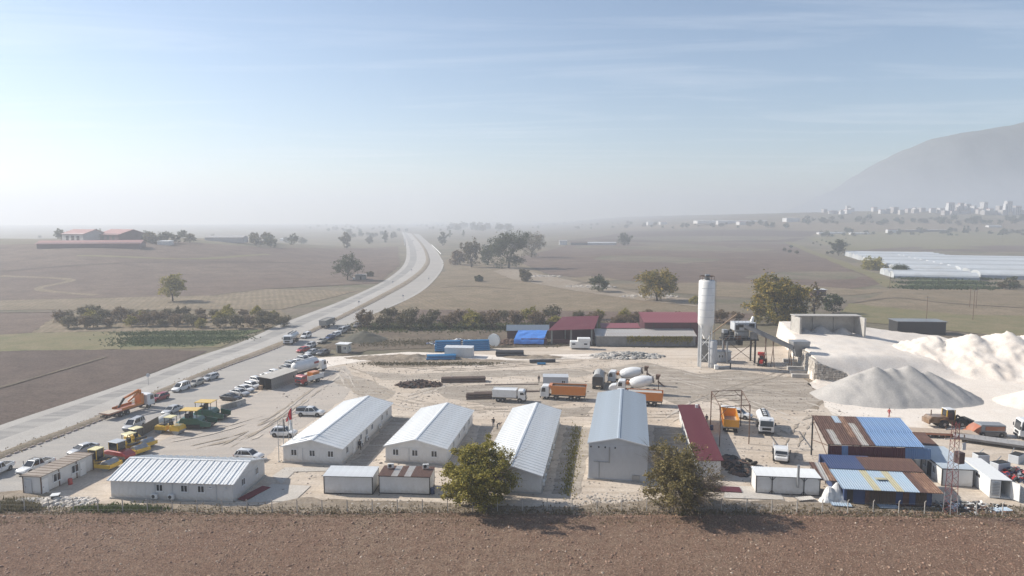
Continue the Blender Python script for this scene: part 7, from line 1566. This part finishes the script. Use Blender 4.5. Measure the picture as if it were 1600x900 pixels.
# road signs along the median
for i, (u, v) in enumerate(((232, 603), (453, 533), (561, 480), (614, 447), (643, 427), (630, 470), (670, 441))):
    t = thing('road_sign', nth(i) + ' round road sign along the highway, counted from the viewer', 'road sign', GT(u, v), 0, 'road signs along the highway'); MB().cyl((0, 0, 0), (0, 0, 2.6), .04, n=6).build('post', m_steel, t); MB().cyl((0, .03, 2.3), (0, -.03, 2.3), .42, n=16).build('plate', m_wallg, t)
# guard rails near the far bend
for i, (a, b) in enumerate((((674, 383), (689, 398)), ((631, 372), (632, 384)))):
    A_, B__ = GT(*a), GT(*b); o = MB().slab([A_ + Vector((0, 0, .3)), B__ + Vector((0, 0, .3)), B__ + Vector((0, 0, 1.3)), A_ + Vector((0, 0, 1.3))], .3).build('parapet', m_plastic); tag(o, ('right', 'left')[i] + ' white culvert parapet at the far highway bend', 'parapet', 'culvert parapets')
# the town under the mountain
rn = random.Random(12); tw = [M('town_' + str(k), c_, .8, .08, .05) for k, c_ in enumerate(((.58, .56, .54), (.48, .45, .42), (.62, .61, .60), (.40, .37, .35)))]
wp_ = {}
def block(i, u, v, W, D, H_, lab):
    p = GT(u, v); t = thing('town_building', lab, 'building', p, rn.uniform(-.3, .3), 'buildings of the far town')
    MB().b(-W / 2, W / 2, 0, D, -4, H_).build('wall', rn.choice(tw), t); MB().b(-W / 2 - .3, W / 2 + .3, -.3, D + .3, H_, H_ + .8).build('roof', rn.choice((m_fr, m_conc, tw[2])), t)
    nf, nc = max(1, int(H_ / 3.2)), max(1, int(W / 4))
    key = (round(W / nc, 1))
    if key not in wp_: wp_[key] = MB().b(-W / nc * .3, W / nc * .3, -.12, 0, 0, 1.6).mesh('window', m_glass)
    if H_ > 15:
        for f_ in range(nf):
            for c_ in range(nc): put('window', wp_[key], t, (-W / 2 + (c_ + .5) * W / nc, 0, 1 + f_ * 3.2))
us = sorted([rn.uniform(1280, 1600) for _ in range(55)] + [rn.uniform(1480, 1600) for _ in range(38)])
for i, u in enumerate(us):
    tall = rn.random() < (.6 if u > 1480 else .25); block(i, u, rn.uniform(326, 337), rn.uniform(7, 15), 12, rn.uniform(13, 30) * (1 if u > 1480 else .6) if tall else rn.uniform(6, 12), nth(i) + ' building from the left in the hazy town below the mountain')
# low faint sheds in the central distance
for i, u in enumerate(sorted(rn.uniform(640, 1250) for _ in range(24))):
    far_shed(u, rn.uniform(346, 352), rn.uniform(6, 22), 25, nth(i) + ' faint shed from the left on the hazy central plain', 5 + rn.random() * 4, m_rw if i % 2 else m_fr)
# mountain and faint hill: terrain
def ridge(name, prof, y0, y1, mat, seed, rows=26, cols=90):
    """ridge profile given as (u, v) sight lines at its crest depth"""
    yc = y0 + (y1 - y0) * .62; m = MB()
    us_ = [prof[0][0] + (prof[-1][0] - prof[0][0]) * i / cols for i in range(cols + 1)]
    def crest(u):
        for (ua, va), (ub, vb) in zip(prof, prof[1:]):
            if ua <= u <= ub: f_ = (u - ua) / (ub - ua); f_ = f_ * f_ * (3 - 2 * f_) * .5 + f_ * .5; return va + (vb - va) * f_
        return prof[-1][1]
    for j in range(rows + 1):
        g_ = j / rows; y = y0 + (y1 - y0) * g_
        for u in us_:
            x = (u - 800) / CF * yc * (1 + .0 * g_); zt = max(0, CH + (CHZ - crest(u)) / CF * yc); k = math.sin(min(1, g_ / .62) * math.pi / 2) ** 1.25 if g_ < .62 else math.cos((g_ - .62) / .38 * math.pi / 2)
            n = noise.fractal(Vector((x / 260, y / 260, seed)), 1.0, 2.0, 5); z = zt * k + n * zt * .10 * (1 - k) * 1.5 + hill(x, y) * (1 - k) - 8
            m.v.append((x, y, z))
    c1_ = cols + 1
    for j in range(rows):
        for i in range(cols): a = j * c1_ + i; m.f.append((a, a + 1, a + c1_ + 1, a + c1_))
    return struct(m.build(name, mat, smooth=60))
g_mt = ground_mat('mountain', ((.19, .205, .215), (.22, .235, .24), (.15, .17, .17)), .004, .02, .2, bump=.2)
ridge('mountain', [(1230, 332), (1310, 294), (1345, 268), (1372, 251), (1410, 233), (1450, 217), (1500, 208), (1560, 199), (1600, 189), (1680, 186), (1800, 200), (2050, 260), (2300, 335)], 5300, 7600, g_mt, 3)
# ================================================================ haze: the air of the valley
hm = bpy.data.materials.new('valley_air'); hm.use_nodes = True
t_ = hm.node_tree
for n_ in list(t_.nodes):
    if n_.type != 'OUTPUT_MATERIAL': t_.nodes.remove(n_)
pv = t_.nodes.new('ShaderNodeVolumePrincipled'); pv.inputs['Color'].default_value = (0.76, 0.795, 0.85, 1); pv.inputs['Density'].default_value = HAZE_D
pv.inputs['Anisotropy'].default_value = HAZE_G
t_.links.new(pv.outputs[0], t_.nodes['Material Output'].inputs['Volume'])
stuff(MB().b(-5150, 5150, -5150, 5150, -3, HAZE_TOP).build('haze', hm))
